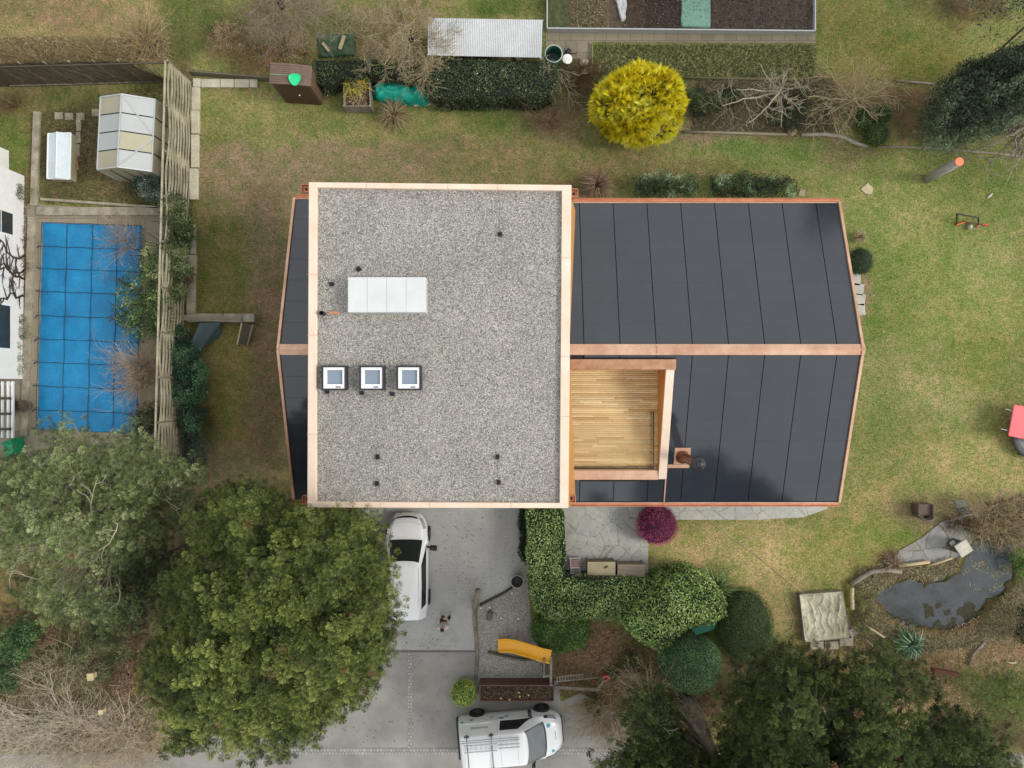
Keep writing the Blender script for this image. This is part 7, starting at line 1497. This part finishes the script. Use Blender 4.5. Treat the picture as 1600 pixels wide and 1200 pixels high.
bare_shrub(205, 375, 44, 1.6, (176, 160, 140), 60, "fine grey twigs over the top right corner of the pool cover", 34, rpy=40, curl=.2, r0=.010)
bare_shrub(292, 445, 18, .9, (150, 120, 104), 50, "pinkish brown twigs between the woven fence and edging slabs", 35, rpy=34)
bare_shrub(285, 665, 16, .9, (130, 108, 84), 26, "brown twigs over the lower woven fence", 36)
bare_shrub(228, 62, 52, .9, (186, 166, 126), 150, "large straw coloured dry grass mound above the brushwood fence", 37, name="dry_grass_mound", cat="plant", levels=1, kids=2, curl=.25)
bare_shrub(165, 82, 55, .55, (166, 148, 108), 120, "flattened dry grass band along the brushwood fence top", 38, name="dry_grass_mound", cat="plant", levels=1, kids=2, rpy=14, spread=.9, curl=.3)
bare_shrub(60, 92, 60, .5, (150, 134, 98), 90, "dry grass along the fence at the top left corner", 39, name="dry_grass_mound", cat="plant", levels=1, kids=2, rpy=12, spread=.9, curl=.3)
bare_shrub(25, 165, 34, .8, (140, 122, 90), 60, "brown scrub in the neighbour's upper bed", 40, rpy=24)
bare_shrub(105, 1142, 115, 2.2, (208, 196, 176), 150, "wide tangled bare shrub filling the lower left corner", 41, rpy=48, spread=.75, levels=2, kids=4, r0=.016)
bare_shrub(190, 1150, 80, 1.8, (200, 184, 156), 100, "brown bare shrub spilling onto the road left of the big pine", 42, rpy=48, spread=.6, levels=2, kids=4)
bare_shrub(95, 1040, 70, 1.6, (180, 168, 136), 55, "olive brown bare shrub above the larger nesting box", 43, rpy=44, spread=.6, levels=2, kids=4)
bare_tree(1010, 1080, [(965, 1060, 1.6), (950, 1085, 1.2), (975, 1040, 1.5), (1010, 1045, 1.8), (1040, 1060, 1.8), (1060, 1090, 1.6), (1010, 1110, 1.4), (970, 1115, 1.0), (1050, 1115, 1.2), (1000, 1072, 2.4)], (172, 156, 128), "weeping pale bare shrub right of the red bucket", 44, 1.0, .08, kids=6, levels=2, curl=.2, grav=-.25, rlimb=.024, klen=.65, name="bare_shrub", cat="shrub")
bare_shrub(950, 1110, 62, 1.3, (160, 134, 100), 90, "tan twiggy shrub over the driveway beside the white van's nose", 45, rpy=44, spread=.5, levels=2, kids=4)
bare_shrub(1095, 1090, 50, 1.2, (128, 102, 82), 70, "reddish brown bare shrub at the foot of the dark pine", 46, rpy=34, spread=.6)
bare_shrub(1560, 815, 60, .9, (176, 158, 122), 130, "tangled pale shrub with seed heads above the pond", 47, rpy=30, spread=.85, levels=2, kids=3, curl=.35)
bare_shrub(1500, 815, 26, .6, (110, 92, 72), 60, "dark scrubby shrub between pond paving and metal chair", 48, rpy=14, spread=.8)
bare_shrub(1560, 1140, 60, 1.6, (150, 136, 110), 80, "bare twigs above the road at the lower right corner", 49, rpy=40, spread=.6)
bare_shrub(30, 635, 14, .8, (96, 88, 76), 36, "bare grey bush planted in the round brown pot", 50)
bare_shrub(33, 410, 12, .5, (132, 96, 74), 60, "low reddish brown shrubs in the bed along the white house", 51, rpy=60, spread=.95)
vine = []
rsv = random.Random(4)
for y0, y1 in ((385, 470), (380, 400), (440, 470), (395, 430)):
    p = P(34, (y0 + y1) / 2 + 8, .1); pts_ = [Vector((XN + .03, p.y, .0))]
    for k in range(9): pts_.append(Vector((XN + .04, pts_[-1].y + rsv.gauss(0, .14), pts_[-1].z + .18)))
    vine.append((pts_, [.05 - .003 * k for k in range(10)]))
vr = empty("wall_vine", (XN, P(0, 430).y, 0), "dark leafless vine climbing the white house wall between its windows", "vine")
st_ = []
for pts_, rr in vine:
    for k in range(2, 9): st_.append((pts_[k], (0, rsv.choice((-1, 1)), .3), .7, .025))
g_ = grow(st_, 5, 2, 1, .3, 0); g_ = [([Vector((XN + .05, q.y, q.z)) for q in pts], rr) for pts, rr in g_]
twigmesh("stem", vine + g_, (76, 66, 58), vr, 5)

# pines ------------------------------------------------------------------------------------
PG = [(36, 46, 25), (60, 74, 35), (88, 101, 47), (117, 129, 59), (146, 153, 80)]
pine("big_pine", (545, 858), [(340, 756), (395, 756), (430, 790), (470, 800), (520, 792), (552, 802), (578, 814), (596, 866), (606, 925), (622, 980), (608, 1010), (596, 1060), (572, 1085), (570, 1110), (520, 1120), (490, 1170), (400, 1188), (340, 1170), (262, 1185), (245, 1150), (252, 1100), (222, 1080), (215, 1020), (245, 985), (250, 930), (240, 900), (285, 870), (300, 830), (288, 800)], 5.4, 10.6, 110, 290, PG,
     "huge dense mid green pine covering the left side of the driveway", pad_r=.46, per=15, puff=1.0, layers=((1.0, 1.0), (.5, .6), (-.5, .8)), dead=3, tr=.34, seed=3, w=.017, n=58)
PL = [(56, 66, 42), (80, 94, 56), (106, 120, 70), (130, 144, 90), (156, 166, 116)]
pine("scots_pine", (275, 778), [(-40, 720), (40, 690), (80, 655), (110, 650), (150, 690), (190, 668), (215, 668), (240, 700), (300, 722), (320, 745), (310, 790), (290, 830), (250, 850), (240, 900), (230, 940), (215, 985), (170, 985), (120, 975), (80, 985), (40, 940), (-10, 910), (-40, 860)], 4.2, 8.2, 130, 230, PL,
     "loose grey green pine with pale bare branches showing, left of the big pine", pad_r=.46, per=13, puff=.95, layers=((1.0, 1.0), (.3, .5)), dead=12, tr=.24, seed=5, w=.016, n=48, twc=(170, 160, 140), holes=.37)
pine("scots_pine", (300, 850), [(150, 850), (200, 820), (260, 840), (290, 860), (280, 920), (250, 960), (215, 1000), (160, 990), (130, 950), (135, 900)], 3.0, 5.5, 80, 60, [(48, 58, 40), (70, 82, 54), (94, 106, 74)],
     "shorter dull green pine in the gap between the two larger left pines", pad_r=.45, per=13, puff=.95, tr=.16, seed=6, w=.016, n=48, twc=(140, 130, 112))
PD = [(26, 36, 22), (42, 54, 28), (62, 76, 36), (86, 102, 48), (104, 120, 62)]
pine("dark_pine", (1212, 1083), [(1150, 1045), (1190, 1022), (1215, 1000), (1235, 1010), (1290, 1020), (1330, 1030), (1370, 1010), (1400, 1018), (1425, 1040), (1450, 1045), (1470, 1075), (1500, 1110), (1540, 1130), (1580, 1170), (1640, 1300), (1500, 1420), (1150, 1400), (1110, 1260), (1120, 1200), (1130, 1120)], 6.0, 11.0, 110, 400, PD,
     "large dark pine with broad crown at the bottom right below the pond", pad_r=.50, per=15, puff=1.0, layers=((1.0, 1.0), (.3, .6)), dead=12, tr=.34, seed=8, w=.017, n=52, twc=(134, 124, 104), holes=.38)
pine("leaning_pine", (1064, 1088), [(940, 1176), (980, 1150), (960, 1110), (985, 1075), (1020, 1062), (1056, 1080), (1062, 1110), (1085, 1160), (1120, 1175), (1150, 1120), (1190, 1150), (1210, 1250), (1130, 1290), (980, 1260), (905, 1230), (905, 1185)], 6.0, 8.8, 60, 170, PD,
     "dark pine whose thick bare trunk leans out over the road at the bottom edge", pad_r=.48, per=13, puff=1.05, dead=6, tr=.42, seed=9, w=.017, n=52, bark=(132, 118, 104), holes=.34, twc=(112, 104, 90))
pine("light_pine", (1560, 1080), [(1490, 1050), (1530, 1035), (1590, 1040), (1640, 1060), (1640, 1130), (1590, 1140), (1550, 1125), (1500, 1095)], 2.0, 3.4, 60, 60, [(78, 92, 44), (104, 120, 56), (130, 146, 76)],
     "lighter green low conifer at the right margin behind the large dark pine", pad_r=.46, per=12, tr=.12, seed=12, w=.011, n=36)
# dark conifer, top right
CY = [((46, 60, 44), 4), ((68, 86, 62), 4), ((96, 116, 86), 2), ((108, 126, 98), .7)]
loose("dark_conifer", [(1500, 160, 46, 4.6), (1485, 205, 34, 3.4), (1530, 135, 44, 5.4), (1565, 120, 44, 6.2), (1600, 110, 46, 6.6), (1545, 180, 40, 4.8), (1590, 150, 40, 5.6), (1515, 118, 26, 4.6), (1470, 180, 22, 2.6), (1630, 130, 40, 6.0)], CY, .12, 42000, "massive dark blue green conifer group at the upper right margin", cat="tree", asp=3, tilt=1.0, stemcol=(70, 60, 48))
loose("dark_conifer", [(1760, -150, 115, 12), (1700, -250, 120, 13), (1606, -10, 18, 2.6), (1540, -24, 24, 2.2), (1490, -28, 20, 1.8)], CY, .13, 40000, "dark conifer tips at the top right corner, tall unseen crowns added for roof reflection", cat="tree", asp=3)  # tall outer pads are unseen, added to give the solar panels a dark reflection

# ground vegetation that nobody could count ---------------------------------------------------
def tufts(name, poly, n_, cols, L, label, cat, kind='stuff', w=.02, lean=.9, avoid=None, curl=True, z=0.0):
    x, y = inpoly(P2(poly), n_)
    if avoid:
        for a in avoid: k = ~pip(x, y, P2(a)); x, y = x[k], y[k]
    cl = np.array([lin(c) for c in cols]) * KA; t = cl[rng.integers(0, len(cl), len(x))] * rng.uniform(.7, 1.3, (len(x), 1))
    return blades(name, x, y, L, w, np.clip(t, 0, .8), lean, z, kind=kind, label=label, cat=cat, curl=curl)
tufts("undergrowth", [(926, 70), (1274, 72), (1270, 120), (930, 118)], 9000, [(96, 104, 56), (136, 140, 84), (84, 76, 50), (176, 176, 120), (70, 86, 40)], .16, "leafy green and straw undergrowth in the bed by the slab path", "undergrowth")
tufts("undergrowth", [(1090, 124), (1300, 124), (1300, 205), (1080, 205)], 9000, [(128, 112, 88), (104, 92, 70), (86, 88, 56), (156, 140, 116)], .18, "brown winter undergrowth beneath the bare fruit tree", "undergrowth")
tufts("undergrowth", [(60, 180), (155, 150), (260, 130), (258, 320), (70, 318)], 6000, [(96, 84, 62), (118, 112, 70), (78, 84, 44), (140, 124, 92)], .14, "weedy undergrowth around the greenhouse beds", "undergrowth", avoid=[(( 76, 205), (112, 205), (112, 282), (74, 282)), ((155, 150), (262, 160), (262, 285), (150, 270))])
tufts("dead_grass", [(0, 60), (265, 60), (265, 98), (0, 102)], 7000, [(176, 156, 116), (150, 130, 94), (120, 104, 72), (196, 180, 140)], .22, "matted dead grass above the brushwood fence", "dead grass")
tufts("reeds", [(1340, 890), (1430, 880), (1500, 872), (1490, 894), (1450, 904), (1400, 900), (1360, 936), (1385, 968), (1450, 994), (1526, 988), (1552, 950), (1604, 900), (1600, 990), (1520, 1010), (1400, 1020), (1330, 990)], 12000, [(164, 150, 112), (138, 126, 92), (112, 102, 74), (128, 124, 80), (190, 176, 134)], .22, "straw and brown reeds around the pond bank", "reeds", avoid=[POND])
tufts("fallen_leaves", [(870, 990), (1000, 975), (1100, 1080), (1130, 1120), (900, 1120), (864, 1066)], 7000, [(140, 110, 86), (116, 90, 70), (168, 140, 110), (90, 70, 54)], .07, "brown bark mulch and fallen leaves beside the play area", "fallen leaves", w=.03, lean=1.0, avoid=[DRIVE_LO])
tufts("fallen_leaves", [(1330, 985), (1470, 990), (1600, 930), (1600, 1120), (1400, 1110), (1330, 1030)], 9000, [(176, 148, 112), (148, 120, 90), (196, 172, 136), (116, 96, 66)], .07, "tan bark and leaf litter on the path below the pond", "fallen leaves", w=.03, lean=1.0)
tufts("undergrowth", [(0, 940), (230, 960), (250, 1080), (240, 1180), (-10, 1180)], 9000, [(110, 88, 66), (90, 92, 54), (136, 116, 88), (70, 76, 44), (128, 78, 62)], .18, "brown and green undergrowth in the lower left garden", "undergrowth", avoid=[ROAD])
tufts("undergrowth", [(30, 280), (44, 320), (44, 585), (30, 585)], 1600, [(120, 92, 68), (94, 98, 56), (140, 116, 86)], .14, "small weeds in the narrow bed beside the white house", "undergrowth")
tufts("undergrowth", [(258, 310), (300, 310), (296, 490), (252, 490)], 3000, [(80, 92, 50), (110, 96, 74), (130, 124, 84)], .16, "mixed low growth at the foot of the woven fence", "undergrowth")
tufts("undergrowth", [(1540, 790), (1610, 770), (1610, 850), (1530, 845)], 4000, [(150, 134, 100), (118, 100, 76), (190, 178, 140), (96, 84, 56)], .2, "dry seed heads and scrub above the pond", "undergrowth")
x, y = inpoly(P2([(1516, 850), (1540, 836), (1584, 842), (1588, 900), (1540, 936), (1506, 905)]), 2600)
k = fnoise(x * 2.3, y * 2.3 + 4, 3) > .56; x, y = x[k], y[k]; m_ = len(x)
q = np.stack([x, y, np.full(m_, -.068)], 1); leafcloud("floating_leaves", q, np.tile([0, 0, 1.], (m_, 1)), .055, 2.2, .03, [((150, 146, 110), 3), ((118, 116, 88), 3), ((88, 88, 66), 3)], None, "pale floating leaves scattered on the pond's upper arm", "pond leaves", 'stuff')
x, y = inpoly(P2([(1445, 945), (1520, 936), (1530, 960), (1500, 982), (1450, 980)]), 3600)
k = fnoise(x * 3.1 + 7, y * 3.1, 3) > .52; x, y = x[k], y[k]; m_ = len(x)
q = np.stack([x, y, np.full(m_, -.066)], 1); leafcloud("floating_weed", q, np.tile([0, 0, 1.], (m_, 1)), .08, 1.4, .03, [((48, 46, 28), 3), ((66, 60, 34), 2)], None, "dark brown weed patches floating near the pond's lower bank", "pond weed", 'stuff')
tufts("fallen_leaves", [(560, 990), (660, 960), (740, 1020), (740, 1165), (420, 1165), (500, 1110)], 420, [(150, 128, 96), (178, 168, 144), (110, 94, 70)], .05, "dry needles and specks scattered over the lower driveway", "fallen leaves", w=.03, lean=1.0, z=.022)
tufts("fallen_leaves", [(660, 800), (822, 800), (822, 900), (745, 940), (660, 1010)], 260, [(150, 130, 100), (206, 200, 180), (110, 96, 70)], .045, "few dry leaf specks on the upper driveway pavers", "fallen leaves", w=.03, lean=1.0, z=.022)
tufts("fallen_leaves", [(884, 800), (1010, 800), (1010, 905), (884, 905)], 160, [(120, 100, 70), (150, 140, 90), (90, 110, 60)], .05, "few small leaves lying on the patio flagstones", "fallen leaves", w=.03, lean=1.0, z=.035)
